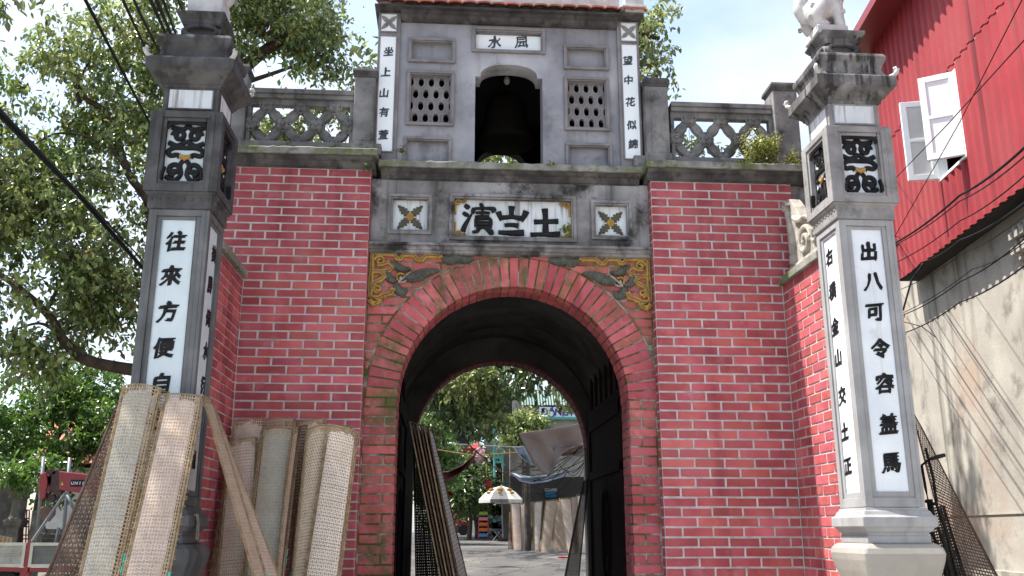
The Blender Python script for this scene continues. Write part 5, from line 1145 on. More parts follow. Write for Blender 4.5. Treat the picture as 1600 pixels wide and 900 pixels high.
part('end_wall', slab(MB(), s_far-0.02, s_far+0.12, 4.93, 8.1, -0.03, -6.0), 'red_metal', bld); part('rear_block', slab(MB(), s_far+1.0, s_far+1.55, 0, 4.69, -0.46, -6.0), 'concrete_wall', bld)
part('inner_wall', slab(MB(), -6, s_far-0.03, 4.93, 8.1, -0.9, -1.0), 'far_dark', bld)
part('eaves', slab(MB(), -6.2, s_far+0.25, 8.17, 8.21, 0.38, -6.2), 'red_trim', bld)
part('eaves_gutter', slab(MB(), -6.2, s_far+0.25, 8.11, 8.24, 0.44, 0.382), 'red_trim', bld)
def leaf_panel(c0, wdir, W_, label):
    c0 = np.array(c0); x = np.array(wdir)
    def bxs(mb, u0, z0, u1, z1, t0, t1):
        nn = np.array([-x[1], x[0], 0]); b = len(mb.v)
        for z in (z0, z1):
            for u, tt in ((u0, t0), (u1, t0), (u1, t1), (u0, t1)): p = c0+x*u+nn*tt; mb.v.append((p[0], p[1], z))
        mb.f += [tuple(b+i for i in q) for q in ((0, 3, 2, 1), (4, 5, 6, 7), (0, 1, 5, 4), (1, 2, 6, 5), (2, 3, 7, 6), (3, 0, 4, 7))]
    mb = MB(); fz = 0.07; T = (-.018, .018)
    bxs(mb, 0, wz0, fz, wz1, *T); bxs(mb, W_-fz, wz0, W_, wz1, *T); bxs(mb, fz, wz0, W_-fz, wz0+fz, *T); bxs(mb, fz, wz1-fz, W_-fz, wz1, *T); bxs(mb, fz, (wz0+wz1)/2-.02, W_-fz, (wz0+wz1)/2+.02, *T)
    w_ = part('window_leaf', mb, 'white_metal', bld, bevel=0.004, label=label)
    for a, b in ((wz0+fz, (wz0+wz1)/2-.02), ((wz0+wz1)/2+.02, wz1-fz)):
        m2 = MB(); bxs(m2, fz, a, W_-fz, b, -.005, .005); part('pane', m2, 'frosted' if 'far' in label else 'frosted_white', w_)
out_ = WN
def turn(v, a): a = math.radians(a); return np.array([v[0]*math.cos(a)-v[1]*math.sin(a), v[0]*math.sin(a)+v[1]*math.cos(a), 0])
leaf_panel(wl_(sf, 0, 0.03), turn(out_, -6), 0.36, 'far window leaf with beige panes, open')
leaf_panel(wl_(sn, 0, 0.03), turn(out_, -24), 0.39, 'near window leaf with white panes, open')
mb = MB(); slab(mb, sn-0.03, sf+0.03, wz0-0.03, wz0, 0.035, -0.08); slab(mb, sn-0.03, sf+0.03, wz1, wz1+0.03, 0.032, -0.08); slab(mb, sn-0.03, sn, wz0, wz1, 0.031, -0.08); slab(mb, sf, sf+0.03, wz0, wz1, 0.031, -0.08)
part('window_frame', mb, 'white_metal', bld)
# breeze blocks in the concrete wall
bs1, bs0 = s_of(wp(1552, 380)), s_of(wp(1700, 380)); bz0, bz1 = wp(1556, 402)[2], wp(1549, 357)[2]
part('vent_dark_sheet', slab(MB(), bs0, bs1, bz0, bz1, -0.292, -0.2995), 'far_dark', bld)  # dark sheet on the wall, painted shade between the blocks
nb = 14
for r in range(2):
    for i in range(nb):
        s0 = bs0+(bs1-bs0)*i/nb; s1 = bs0+(bs1-bs0)*(i+0.62)/nb; zc = bz0+(bz1-bz0)*(r+0.5)/2; mb = MB()
        slab(mb, s0, s1, zc-0.075, zc+0.0, -0.14, -0.29); slab(mb, s0, s1-(s1-s0)*.3, zc+0.0005, zc+0.06, -0.18, -0.29); part('vent_block', mb, 'breeze', bld)
mb = MB(); slab(mb, bs0, bs1+0.03, (bz0+bz1)/2-.008, (bz0+bz1)/2+.008, -0.23, -0.291); slab(mb, bs1, bs1+0.04, bz0-0.03, bz1+0.03, -0.26, -0.2995); slab(mb, bs0, bs1, bz0-0.03, bz0, -0.24, -0.2995); part('vent_frame', mb, 'breeze', bld)

# ================================================================== CABLES
def cable(label, pts, r, mt='wire', group='cables across the street', nm='cable', sag=0.0):
    P3 = [Vector(p) for p in pts]; out = []
    for a, b in zip(P3[:-1], P3[1:]):
        n = 8
        for k in range(n): u = k/n; q = a.lerp(b, u); q.z -= sag*4*u*(1-u); out.append(q)
    out.append(P3[-1]); mb = MB(); mb.tube(out, r, 6); o = part(nm, mb, mt, None, smooth=True, clean=False); return tag(o, label, 'cable', group)
def cpx(label, pts, r, **k):
    P3 = [at(x, y, Y) for x, y, Y in pts]; g = k.get('group', '')
    if 'red building' in g and len(pts) > 2 and pts[-1][0] > 1590:      # fixed to the house wall at one end, running on down the street at the other
        P3.insert(0, Vector(wp(pts[0][0]+6, pts[0][1], -0.28 if wp(pts[0][0]+6, pts[0][1])[2] < 4.7 else 0.0))); d = (P3[-1]-P3[-2]).normalized(); P3.append(P3[-1]+d*12)
    if 'upper left' in g: d = (P3[0]-P3[1]).normalized(); P3.insert(0, P3[0]+d*12)
    return cable(label, P3, r, **k)
G4 = 'thick black cables at the upper left'
cpx('lowest thick black cable bundle crossing the fig tree to the left pillar', [(-60, 115, -3), (120, 300, 0.5), (225, 420, 3.0)], 0.017, group=G4)
cpx('thin cable running just under the lowest thick bundle on the left', [(-60, 122, -3), (120, 305, 0.5), (225, 424, 3.0)], 0.008, group=G4)
cpx('thin cable running just above the lowest thick bundle on the left', [(-60, 108, -3), (115, 292, 0.5), (228, 412, 3.0)], 0.008, group=G4)
cpx('leftmost of the steep black cables coming down from the top edge', [(118, -30, -2), (180, 90, 0), (238, 200, 2.5)], 0.014, group=G4)
cpx('second steep black cable from the left at the top', [(178, -30, -2), (220, 60, 0), (262, 145, 2.5)], 0.012, group=G4)
cpx('third steep black cable from the left at the top', [(195, -30, -2), (228, 40, 0), (265, 110, 2.5)], 0.012, group=G4)
cpx('leftmost strand of the thick bundle left of the left pillar finial', [(222, -30, -2), (262, 60, 2.0)], 0.015, group=G4)
cpx('middle strand of the thick bundle left of the left pillar finial', [(232, -30, -2), (270, 60, 2.0)], 0.016, group=G4)
cpx('right strand of the thick bundle left of the left pillar finial', [(244, -30, -2), (276, 58, 2.0)], 0.012, group=G4)
cpx('single cable right beside the left pillar finial', [(268, -30, -2), (296, 48, 2.0)], 0.009, group=G4)
G5 = 'black cables in front of the red building'
for lb, p in (('upper thin wire rising over the open window', [(1395, 283, 2.0), (1480, 195, 0), (1610, 52, -2.5)]),
              ('steeper thin wire crossing the first one beside the open window', [(1398, 370, 2.0), (1500, 190, 0), (1612, -30, -2.5)])):
    cpx(lb, p, 0.0045, group=G5)
for lb, p, r in (('thick black cable low across the red cladding', [(1398, 380, 2.2), (1500, 305, 0.2), (1610, 222, -2)], 0.013),
               ('black cable just under the thick one on the red cladding', [(1396, 384, 2.2), (1500, 314, 0.2), (1610, 236, -2)], 0.007),
               ('black cable nearest the lower edge of the red cladding', [(1396, 412, 2.2), (1500, 345, 0.2), (1610, 266, -2)], 0.007),
               ('cable following the joint between red cladding and concrete', [(1398, 440, 2.2), (1440, 410, 1.6), (1500, 375, 0.2), (1610, 310, -2)], 0.011),
               ('cable crossing the dark strip under the cladding', [(1400, 455, 2.2), (1500, 398, 0.2), (1610, 330, -2)], 0.005),
               ('upper of two cables crossing the upper concrete wall', [(1408, 493, 2.2), (1500, 440, 0.2), (1610, 365, -2)], 0.007),
               ('thin cable twisted beside the one crossing the concrete wall', [(1408, 490, 2.2), (1520, 420, 0.2), (1610, 372, -2)], 0.005),
               ('lower cable crossing the middle of the concrete wall', [(1410, 521, 2.2), (1500, 472, 0.2), (1610, 408, -2)], 0.0075)):
    cpx(lb, p, r*0.75, group=G5, sag=0.03)
cpx('loose black cable hanging in a curve beside the right pillar', [(1443, 412, 1.8), (1424, 438, 1.8), (1418, 460, 1.8), (1411, 485, 1.8)], 0.010, group=G5)
cpx('short loose wire end curling on the concrete wall beside the right pillar', [(1412, 503, 1.8), (1440, 510, 1.8), (1462, 527, 1.8)], 0.004, group=G5)
# string rag on the left pillar ledge
q = at(300, 797, -0.97); mb = MB()
for i in range(9):
    a = random.uniform(-.02, .02); x = -1.855+random.uniform(0, .01)
    mb.tube([(x, -1.15, 1.50), (x+.004, -1.12+a, 1.506), (x+.008, -1.09+a, 1.46), (x+.01, -1.085+a*1.4, 1.37+random.uniform(-.03, .03))], 0.004, 4)
tag(part('string_rag', mb, 'cream', None, clean=False), 'frayed white string hanging over the ledge of the left pillar foot', 'string')

# ================================================================== TREES
def crown(name, parent, blobs, nclu, per, L_, mt, hang=0.5, thin=0.0, seed=1, twig=True, spread=0.16, kind=None, aim=None):
    rg = np.random.default_rng(seed); B = np.array([[*b[:3], b[3]] for b in blobs], float); sq = np.array([b[4] if len(b) > 4 else 0.8 for b in blobs])
    wgt = B[:, 3]**2.4; k = rg.choice(len(B), nclu, p=wgt/wgt.sum())
    d = unit(rg.normal(0, 1, (nclu, 3))); rad = rg.uniform(0, 1, nclu)**0.42; c = B[k, :3]+d*(rad*B[k, 3])[:, None]*np.stack([np.ones(nclu), np.ones(nclu), sq[k]], 1)
    if thin:                                                  # natural gaps
        ph = np.sin(c[:, 0]*2.3+1.7)*np.sin(c[:, 1]*1.9+0.4)*np.sin(c[:, 2]*2.6)+0.6*np.sin(c[:, 0]*5.1+c[:, 2]*4.3)*np.sin(c[:, 2]*5.7+1)
        keep = ph > thin-rg.uniform(0, 0.5, nclu); c = c[keep]; d = d[keep]; k = k[keep]
    n = len(c); out = unit(c-B[k, :3]); td = unit(out*0.7+rg.normal(0, 0.6, (n, 3))+np.array([0, 0, -hang*0.6]))
    tl = rg.uniform(0.6, 1.3, n)*spread*2
    if twig:
        p0 = c-td*tl[:, None]*0.6; p1 = c+td*tl[:, None]*0.5; s = unit(np.cross(td, np.array([0, 0, 1.0])))*0.004
        V = np.stack([p0-s, p0+s, p1], 1).reshape(-1, 3); me = bpy.data.meshes.new('twig'); me.from_pydata(V.tolist(), [], [(3*i, 3*i+1, 3*i+2) for i in range(n)]); me.materials.append(M['bark'])
        link('twig', me, parent, kind='stuff')
    t = rg.uniform(-0.6, 0.6, (n, per)); pts = c[:, None]+td[:, None]*(t*tl[:, None])[..., None]+rg.normal(0, 1, (n, per, 3))*spread*0.22
    ld = unit(td[:, None]*0.4+rg.normal(0, 0.75, (n, per, 3))+np.array([0, 0, -hang])); nr = unit(rg.normal(0, 0.7, (n, per, 3))+np.array([0, -0.3, 0.9]))
    N = n*per; sz = rg.uniform(0.65, 1.2, N)*L_
    return leaf_mesh(name, pts.reshape(-1, 3), ld.reshape(-1, 3), nr.reshape(-1, 3), sz, sz*rg.uniform(0.40, 0.55, N), mt, parent, kind=kind)
def B_(px, py, Y, r, sq=0.85): p = at(px, py, Y); return (p.x, p.y, p.z, r, sq)
def limb(mb, pts, r0, r1):
    P2 = smooth_path([tuple(p) for p in pts], 5); n = len(P2); mb.tube([Vector(p) for p in P2], [r0+(r1-r0)*i/(n-1) for i in range(n)], 9)
# big fig tree behind the left pillar
fx_ = at(215, 760, 4.2)
fig = thing('fig_tree', 'large old fig tree with orange fruit behind the left pillar and balustrade', 'tree', (fx_.x, 4.2, gz(4.2)))
mb = MB(); p0 = Vector((fx_.x+0.3, 4.4, 0)); fork = at(232, 600, 4.3)
limb(mb, [p0, (p0.x, 4.4, 1.2), tuple(fork)], 0.34, 0.26); limb(mb, [tuple(fork), tuple(at(262, 420, 4.5)), tuple(at(300, 200, 4.9)), tuple(at(400, 90, 5.4)), tuple(at(500, 30, 5.8))], 0.22, 0.05)
part('trunk', mb, 'bark', fig, smooth=True, clean=False)
for pts, r0 in (([(232, 580, 4.3), (185, 574, 4.1), (130, 560, 3.9), (98, 530, 3.7), (78, 495, 3.6), (30, 450, 3.4), (-30, 410, 3.3)], 0.085),
            ([(240, 500, 4.4), (235, 330, 4.5), (200, 270, 4.4), (170, 180, 4.5), (130, 150, 4.5), (105, 90, 4.5)], 0.07),
            ([(190, 270, 4.4), (150, 262, 4.2), (95, 272, 4.1), (50, 265, 4.0), (0, 290, 4)], 0.028),
            ([(205, 280, 4.4), (165, 225, 4.3), (95, 208, 4.3), (50, 228, 4.2)], 0.03), ([(90, 520, 3.7), (60, 505, 3.6), (10, 520, 3.5)], 0.025),
            ([(125, 160, 4.5), (118, 130, 4.5), (133, 108, 4.5), (145, 80, 4.5)], 0.03), ([(380, 130, 5.3), (440, 110, 5.5), (520, 80, 5.6)], 0.04), ([(70, 490, 3.6), (95, 440, 3.6), (120, 380, 3.7)], 0.03)):
    mb = MB(); limb(mb, [tuple(at(*p)) for p in pts], r0, r0*0.35); part('limb', mb, 'bark', fig, smooth=True, clean=False)
blobs = [B_(40, 170, 4.2, .95), B_(-60, 240, 4, 1.2), B_(150, 110, 4.6, .95), B_(250, 40, 5, 1.0), B_(30, 330, 3.8, 1.0), B_(140, 290, 4.4, .95), B_(120, 400, 4, .95), B_(20, 470, 3.6, .85), B_(170, 470, 4.2, .75),
         B_(400, 20, 5.2, .95), B_(480, 70, 5.4, .80), B_(545, 40, 5.6, .62), B_(430, 120, 5.4, .70), B_(530, 110, 5.6, .45), B_(330, -60, 5, 1.2), B_(-120, 420, 4, 1.2), B_(60, 560, 3.8, .5), B_(200, 200, 4.8, .8), B_(300, 120, 5.2, .9), B_(-160, 80, 4.5, 1.1), B_(470, -60, 5.4, 1.0),
         B_(490, 190, 6, .65), B_(420, 200, 6.2, .6)]
over = [(-4.6, -1.0, 7.4, 1.5, .6), (-5.6, 0.5, 7.0, 1.6, .7), (-6.5, -1.5, 6.5, 1.5, .8)]
crown('crown', fig, over, 1100, 14, 0.11, 'leaf', hang=0.75, seed=43, spread=0.2)
crown('crown', fig, blobs, 6200, 15, 0.098, 'leaf', hang=0.75, thin=0.22, seed=3, spread=0.17)
crown('crown', fig, blobs, 700, 13, 0.10, 'leaf_dark', hang=0.75, thin=0.05, seed=4, spread=0.17)
rg = np.random.default_rng(9); mb = MB()
for i in range(420):
    b = blobs[rg.integers(len(blobs))]; d = unit(rg.normal(0, 1, 3)); p = np.array(b[:3])+d*b[3]*rg.uniform(.5, .95)*np.array([1, 1, .85]); mb.blob(p, 0.012, 5, 4)
part('fruit', mb, 'berry', fig, clean=False, kind='stuff')
# tree behind the bell room, right
t2 = thing('fig_tree', 'leafy fig tree behind the bell room, showing at its right edge', 'tree', (3.4, 5.0, gz(5)))
mb = MB(); limb(mb, [(3.4, 5.0, 0), (3.2, 5, 3.2), tuple(at(960, 90, 4.6)), tuple(at(1030, 60, 4.2))], 0.2, 0.03); part('trunk', mb, 'bark', t2, smooth=True, clean=False)
crown('crown', t2, [B_(985, 40, 4.4, .55), B_(1010, 90, 4.3, .40), B_(1050, 138, 4.2, .27), B_(1025, 20, 4.3, .35), B_(950, 150, 4.5, .7), B_(880, 100, 5.2, 1.0), B_(783, 245, 5.2, .55), B_(1010, 200, 4.6, .28), B_(1085, 240, 4.8, .3), B_(700, 240, 5.4, .7)], 700, 15, 0.10, 'leaf', hang=0.8, thin=0.05, seed=5, spread=0.16)
# bright tree at the lower left, further away
t3 = thing('young_tree', 'bright light green tree behind the crane truck at the lower left', 'tree', (at(60, 830, 12).x, 12, gz(12)))
mb = MB(); q = at(60, 800, 12); limb(mb, [(q.x, 12, 0.3), tuple(q), tuple(at(80, 700, 12)), tuple(at(120, 640, 12))], 0.14, 0.04); limb(mb, [tuple(at(80, 720, 12)), tuple(at(160, 702, 11.5)), tuple(at(210, 680, 11.5))], 0.05, 0.02); part('trunk', mb, 'bark', t3, smooth=True, clean=False)
crown('crown', t3, [B_(90, 640, 12, 1.0), B_(20, 690, 12, 1.1, .6), B_(150, 620, 12.5, .9), B_(180, 660, 12, .7), B_(60, 720, 11.6, .8, .5), B_(-60, 650, 12, 1.4), B_(110, 690, 11.8, .75, .5), B_(75, 765, 11.4, .34, .8), B_(15, 742, 9.6, .40, .6), B_(60, 735, 10, .42, .6), B_(35, 760, 9.6, .2, .7), B_(130, 600, 13, .9)], 1500, 14, 0.13, 'leaf_bright', hang=0.3, thin=0.02, seed=6, spread=0.2)
# hanging fig branches seen through the arch
t4 = thing('fig_tree', 'overhanging fig branches with large leaves seen through the top of the arch', 'tree', (-3.2, 8.5, gz(8.5)))
mb = MB(); limb(mb, [(-3.2, 8.5, 0), (-3.2, 8.5, 3.5), (-1.5, 8.2, 5.0), tuple(at(760, 560, 8)), tuple(at(840, 600, 7.5))], 0.22, 0.015)
limb(mb, [tuple(at(700, 600, 8)), tuple(at(722, 680, 8)), tuple(at(762, 720, 8))], 0.02, 0.008); part('trunk', mb, 'bark', t4, smooth=True, clean=False)
crown('crown', t4, [B_(700, 600, 8, .65), B_(760, 600, 7.5, .60), B_(820, 580, 7.5, .45), B_(760, 640, 7.6, .38), B_(690, 660, 8.4, .5), B_(790, 640, 7.6, .28), B_(850, 560, 7, .4), B_(690, 520, 8, 1.0)], 520, 13, 0.125, 'leaf_dark', hang=0.9, seed=7, spread=0.19, thin=-0.1)
crown('crown', t4, [(-1.5, 11, 7.2, 1.8, .5), (1.5, 12.5, 7.4, 1.9, .5), (4.0, 14, 7.8, 2.0, .5), (0, 16, 8.2, 2.2, .5), (3, 18.5, 8.6, 2.2, .5), (-2, 20, 9, 2.4, .5), (1, 23, 9.5, 2.3, .5), (-3.5, 9, 7.5, 2, .5), (-4.5, 6.5, 7.4, 1.8, .5), (-1.5, 5.5, 7.8, 1.2, .5)], 1500, 13, 0.17, 'leaf', seed=47, spread=0.25, thin=0.1)
crown('crown', t4, [B_(866, 615, 5.5, .16), B_(882, 632, 5.4, .14), B_(868, 600, 5.6, .2), B_(730, 590, 7, .5), B_(770, 650, 7.2, .25)], 110, 12, 0.10, 'leaf', hang=1.0, seed=8, spread=0.12)
# trees far down the street
for i, (lb, mtn, bl, n_, L_, Y) in enumerate((
    ('dense dark tree in mid distance, left of the shop seen through the arch', 'leaf_dark', [(732, 765, 31.5, .85), (712, 735, 32, 1.0), (742, 742, 32, .7), (722, 785, 31.5, .55), (690, 760, 32, .9), (735, 715, 33, .8)], 800, 0.20, 31.5),
    ('sunlit bushy tree at the left of the street through the arch', 'leaf_bright', [(690, 725, 26, .7), (670, 690, 26, 1.1), (700, 750, 27, .5), (655, 750, 26, 1.0)], 420, 0.17, 26),
    ('far bright green tree closing the end of the street', 'leaf_bright', [(712, 815, 52, 1.2), (733, 815, 54, 1.0), (700, 795, 52, 1.5), (690, 830, 50, 1.2), (728, 795, 54, 1.2), (715, 770, 56, 2.5)], 800, 0.28, 52),
    ('tall tree rising over the street, highest foliage through the arch', 'leaf_dark', [(700, 640, 36, 1.6), (750, 640, 37, 1.4), (800, 625, 38, 1.0), (740, 590, 38, 2.2), (690, 690, 36, 1.2), (735, 680, 36, .9), (770, 660, 37, .9), (650, 640, 36, 2.5)], 1300, 0.24, 36),
    ('creeper bush growing on the ledge below the green roof', 'leaf', [(815, 668, 30, .75), (835, 662, 30, .55), (800, 680, 30, .55)], 220, 0.18, 30))):
    q = at(bl[0][0], 840, Y); t = thing('street_tree', lb, 'tree', (q.x, Y, gz(Y)))
    mb = MB(); top = at(bl[0][0], bl[0][1], Y); limb(mb, [(q.x, Y, gz(Y)-0.2), ((q.x+top.x)/2+.1, Y, (gz(Y)+top.z)/2), tuple(top)], 0.12 if Y < 40 else 0.25, 0.04); part('trunk', mb, 'bark', t, smooth=True, clean=False)
    crown('crown', t, [B_(a, b, c, d) for a, b, c, d in bl], n_, 14, L_, mtn, hang=0.4, seed=20+i, spread=L_*1.7, thin=0.0, twig=False)
t = thing('street_tree', 'small forked tree trunk standing by the snack rack', 'tree', (at(745, 838, 33).x, 33, gz(33)))
mb = MB(); limb(mb, [tuple(at(746, 843, 33)), tuple(at(745, 820, 33)), tuple(at(738, 800, 33)), tuple(at(735, 785, 33))], 0.13, 0.06); limb(mb, [tuple(at(745, 815, 33)), tuple(at(752, 800, 33)), tuple(at(750, 790, 33))], 0.07, 0.05); part('trunk', mb, 'bark', t, smooth=True)
crown('crown', t, [B_(742, 772, 33, 1.2), B_(728, 765, 33, 1.0)], 200, 14, 0.2, 'leaf_dark', seed=31, spread=0.34, twig=False)

# ================================================================== LEFT: truck, house, old gate
t = thing('crane_truck', 'red crane truck with cream framed drop sides, its hook block hanging', 'truck', (-6.6, 6.9, gz(6.9)))
YT_ = 6.5
def rbox(mb, x0, y0, x1, y1, Y, dep): r = rect(x0, y0, x1, y1, Y); mb.box(r[0], Y, r[1], r[2], Y+dep, r[3]); return r
for (x0, x1, pm) in ((-60, 39, 'panel_dirty'), (46, 150, 'panel_grey')):
    mb = MB(); r = rect(x0, 848, x1, 886, YT_); mb.box(r[0]+.04, YT_+0.012, r[1]+.04, r[2]-.04, YT_+0.03, r[3]-.04); pn = part('side_panel', mb, pm, t)
    mb = MB(); frame_bars(mb, r[0]+.04, r[1]+.04, r[2]-.04, r[3]-.04, 0.04, YT_-0.01, YT_+0.04); part('panel_frame', mb, 'cream_paint', t)
    mb = MB()
    for zz in (0.52, 0.60): z = r[1]+(r[3]-r[1])*zz; mb.box(r[0]+.06, YT_+0.0, z-.010, r[2]-.06, YT_+0.0115, z+.010)
    mb.box((r[0]+r[2])/2-.03, YT_-.01, r[1]+.17, (r[0]+r[2])/2, YT_+.011, r[1]+.22); part('panel_rib', mb, pm, t)
mb = MB(); r = rbox(mb, 39.5, 847, 45.5, 896, YT_, 0.06); rbox(mb, -60, 887, 44, 893, YT_+0.01, 0.1); rbox(mb, 30, 893.5, 44, 915, YT_+0.01, 0.1); rbox(mb, 46.5, 887, 160, 893, YT_+0.01, 0.1); part('chassis', mb, 'red_paint', t)
r = rect(-60, 846, 160, 846, YT_); mb = MB(); mb.box(r[0], YT_+0.1, 0.85, r[2]+.4, YT_+1.8, 0.90); part('load_bed', mb, 'panel_grey', t)
for px_ in (-5, -40):
    c = at(px_, 900, YT_+.2); mb = MB(); m = MB(); m.lathe([(0.12, -0.12), (0.36, -0.12), (0.40, -0.06), (0.40, 0.06), (0.36, 0.12), (0.12, 0.12)], 0, 0, 22)
    mb.v = [(c.x+v[0], c.y+v[2], 0.42+gz(6.7)+v[1]) for v in m.v]; mb.f = m.f; part('wheel', mb, 'rubber', t, smooth=False)
def ap(px, py, dy=0.0): return at(px, py, 6.7+dy)
mb = MB(); q0, q1 = ap(96, 752), ap(330, 790); mb = MB()
b = [ap(97, 737), ap(97, 766), ap(330, 800), ap(330, 762)]
mb.v = [(p.x, p.y-0.11, p.z) for p in b]+[(p.x, p.y+0.11, p.z) for p in b]; mb.f = [(0, 1, 2, 3), (7, 6, 5, 4), (0, 4, 5, 1), (1, 5, 6, 2), (2, 6, 7, 3), (3, 7, 4, 0)]; bm_ = part('crane_boom', mb, 'red_paint', t, bevel=0.01)
mb = MB(); p = ap(112, 757); r = rect(110, 748, 134, 762, 6.58); mb.box(r[0], 6.583, r[1]+.015, r[2], 6.588, r[3]-.015); part('name_plate', mb, 'rubber', t)
for i, ch in enumerate('UNIC'):
    V, Fc, gw, gh = glyph(ch, 0.04, 0.0); me = bpy.data.meshes.new('character'); me.from_pydata(V, [], Fc); me.materials.append(M['banner']); o = link('character', me, t, (r[0]+0.03+i*0.052, 6.578, (r[1]+r[3])/2)); o.scale = (.06, .02, .06)
mb = MB(); q = ap(99, 763); mb.prism([(q.x+.0, 0+q.z+.04), (q.x+.045, q.z+.04), (q.x+.022, q.z+.09)], 6.583, 6.588); part('warning_triangle', mb, 'yellow', t)
mb = MB(); c = [ap(66, 760), ap(68, 742), ap(78, 738), ap(80, 755), ap(76, 778), ap(68, 782)]
mb.v = [(p.x, p.y-.13, p.z) for p in c]+[(p.x, p.y-.09, p.z) for p in c]; n = 6; mb.f = [tuple(range(n)), tuple(range(2*n-1, n-1, -1))]+[(i, n+i, n+(i+1) % n, (i+1) % n) for i in range(n)]
k = len(mb.v); mb.v += [(v[0], v[1]+.2, v[2]) for v in mb.v[:12]]; mb.f += [tuple(k+i for i in f) for f in mb.f[:8]]; part('boom_head', mb, 'red_paint', t, bevel=.006)
mb = MB()
for (px, py, rr_) in ((77, 752, .07), (86, 750, .08), (92, 745, .09), (84, 738, .05), (93, 768, .05), (72, 775, .06), (82, 778, .05)):
    c = ap(px, py); m = MB(); m.lathe([(rr_, -.07), (rr_, -.03), (rr_*.7, -.02), (rr_*.7, .02), (rr_, .03), (rr_, .07)], 0, 0, 16); b0 = len(mb.v); mb.v += [(c.x+v[0], c.y+v[2], c.z+v[1]) for v in m.v]; mb.f += [tuple(b0+i for i in f) for f in m.f]
mb.box(ap(82, 760).x, 6.62, ap(82, 768).z, ap(97, 760).x, 6.78, ap(90, 741).z); part('boom_sheaves', mb, 'steel_dark', t)
c = ap(74, 803); mb = MB(); pts = [(c.x+.095*sx, c.z+.115*sz) for sx, sz in ((-.9, .75), (-.85, -.1), (-.35, -.85), (.2, -.95), (.95, -.1), (.9, .7), (.2, 1), (-.3, .95))]
mb.prism(pts[::-1] if False else pts, 6.62, 6.78); part('hook_block', mb, 'rust_hook', t, bevel=.015)
mb = MB(); c = ap(70, 821); mb.tube([c, (c.x, c.y, c.z-.03)]+[(c.x+.035*math.sin(a), c.y, c.z-.085+.04*math.cos(a)) for a in [0.3+i*.45 for i in range(10)]], .013, 8); part('crane_hook', mb, 'steel_dark', t, smooth=True)
mb = MB(); mb.tube([ap(72, 780), ap(72, 792)], .008); mb.tube([ap(78, 780), ap(77, 792)], .008); mb.tube([ap(50, 846, -.1), ap(102, 770, -.1)], .022, 8); part('hoist_rope', mb, 'pipe', t)
t = thing('plank_stack', 'stack of raw wooden boards standing in the truck bed at the far left', 'boards', tuple(at(8, 848, 7.2)))
for i in range(7):
    a = rect(-22+i*6, 833, -17+i*6, 849, 7.2+.02*i); mb = MB(); mb.box(a[0], 7.2+.02*i, .9, a[2]-.004, 7.22+.02*i, a[3]-.01*i); part('board', mb, 'wood_board', t)
# whitewashed house
hs_ = thing('white_house', 'old whitewashed house with clay tile roof behind the crane truck', 'house', (at(120, 840, 15).x, 16, gz(15)))
r = rect(72, 726, 300, 850, 15); part('wall', MB().box(r[0], 15, 0.5, r[2]+2, 19, r[3]), 'white_wall', hs_)
mb = MB(); re = at(72, 727, 14.7); rt = at(150, 660, 17.5); mb.v = [(re.x-.2, 14.6, re.z-.02), (r[2]+2, 14.6, re.z-.02), (r[2]+2, 17.4, rt.z), (rt.x-1.2, 17.4, rt.z), (re.x-.2, 14.6, re.z+.06), (r[2]+2, 14.6, re.z+.06), (r[2]+2, 17.4, rt.z+.08), (rt.x-1.2, 17.4, rt.z+.08)]
mb.f = [(0, 3, 2, 1), (4, 5, 6, 7), (0, 1, 5, 4), (1, 2, 6, 5), (2, 3, 7, 6), (3, 0, 4, 7)]; roof = part('roof', mb, 'tile_far', hs_)
mb = MB(); ncol = 34
for i in range(ncol):
    x = re.x-.2+(r[2]+2-re.x+.2)*i/ncol; u0 = Vector((x, 14.6, re.z+.075)); u1 = Vector((x+(rt.x-1.0-re.x)*max(0, 1-i/8)*.0, 17.4, rt.z+.095)); mb.tube([u0, u1], .05, 5)
part('roof_tile_rows', mb, 'tile_far', roof, kind='stuff')
mb = MB(); mb.box(r[0]-.05, 14.55, r[3]-.08, r[2]+2, 14.98, r[3]-.02); part('eaves_beam', mb, 'door', hs_)
# steps
st = thing('stone_steps', 'pale worn steps in front of the white house', 'steps', (at(75, 845, 13).x, 13, gz(13)))
for i, (ya, yb_) in enumerate(((826, 834), (834, 841), (841, 852))):
    r = rect(56, ya, 96, yb_, 13.4-.4*i); mb = MB(); mb.box(r[0], 13.4-.4*i, r[1]-.4, r[2], 13.79-.4*i, r[3]); part('step', mb, 'old_grey', st, bevel=.01)
# scaffold
sc = thing('scaffolding', 'galvanised pipe scaffolding standing between the tree and the white house', 'scaffold', (at(85, 850, 9.5).x, 9.5, gz(9.5)))
for a, b in (((68, 715), (57, 850)), ((109, 715), (98, 850)), ((62, 781), (112, 735)), ((103, 770), (118, 800)), ((92, 824), (86, 852))):
    part('pipe', MB().tube([at(*a, 9.5), at(*b, 9.5)], .03, 8), 'pipe', sc, smooth=True)
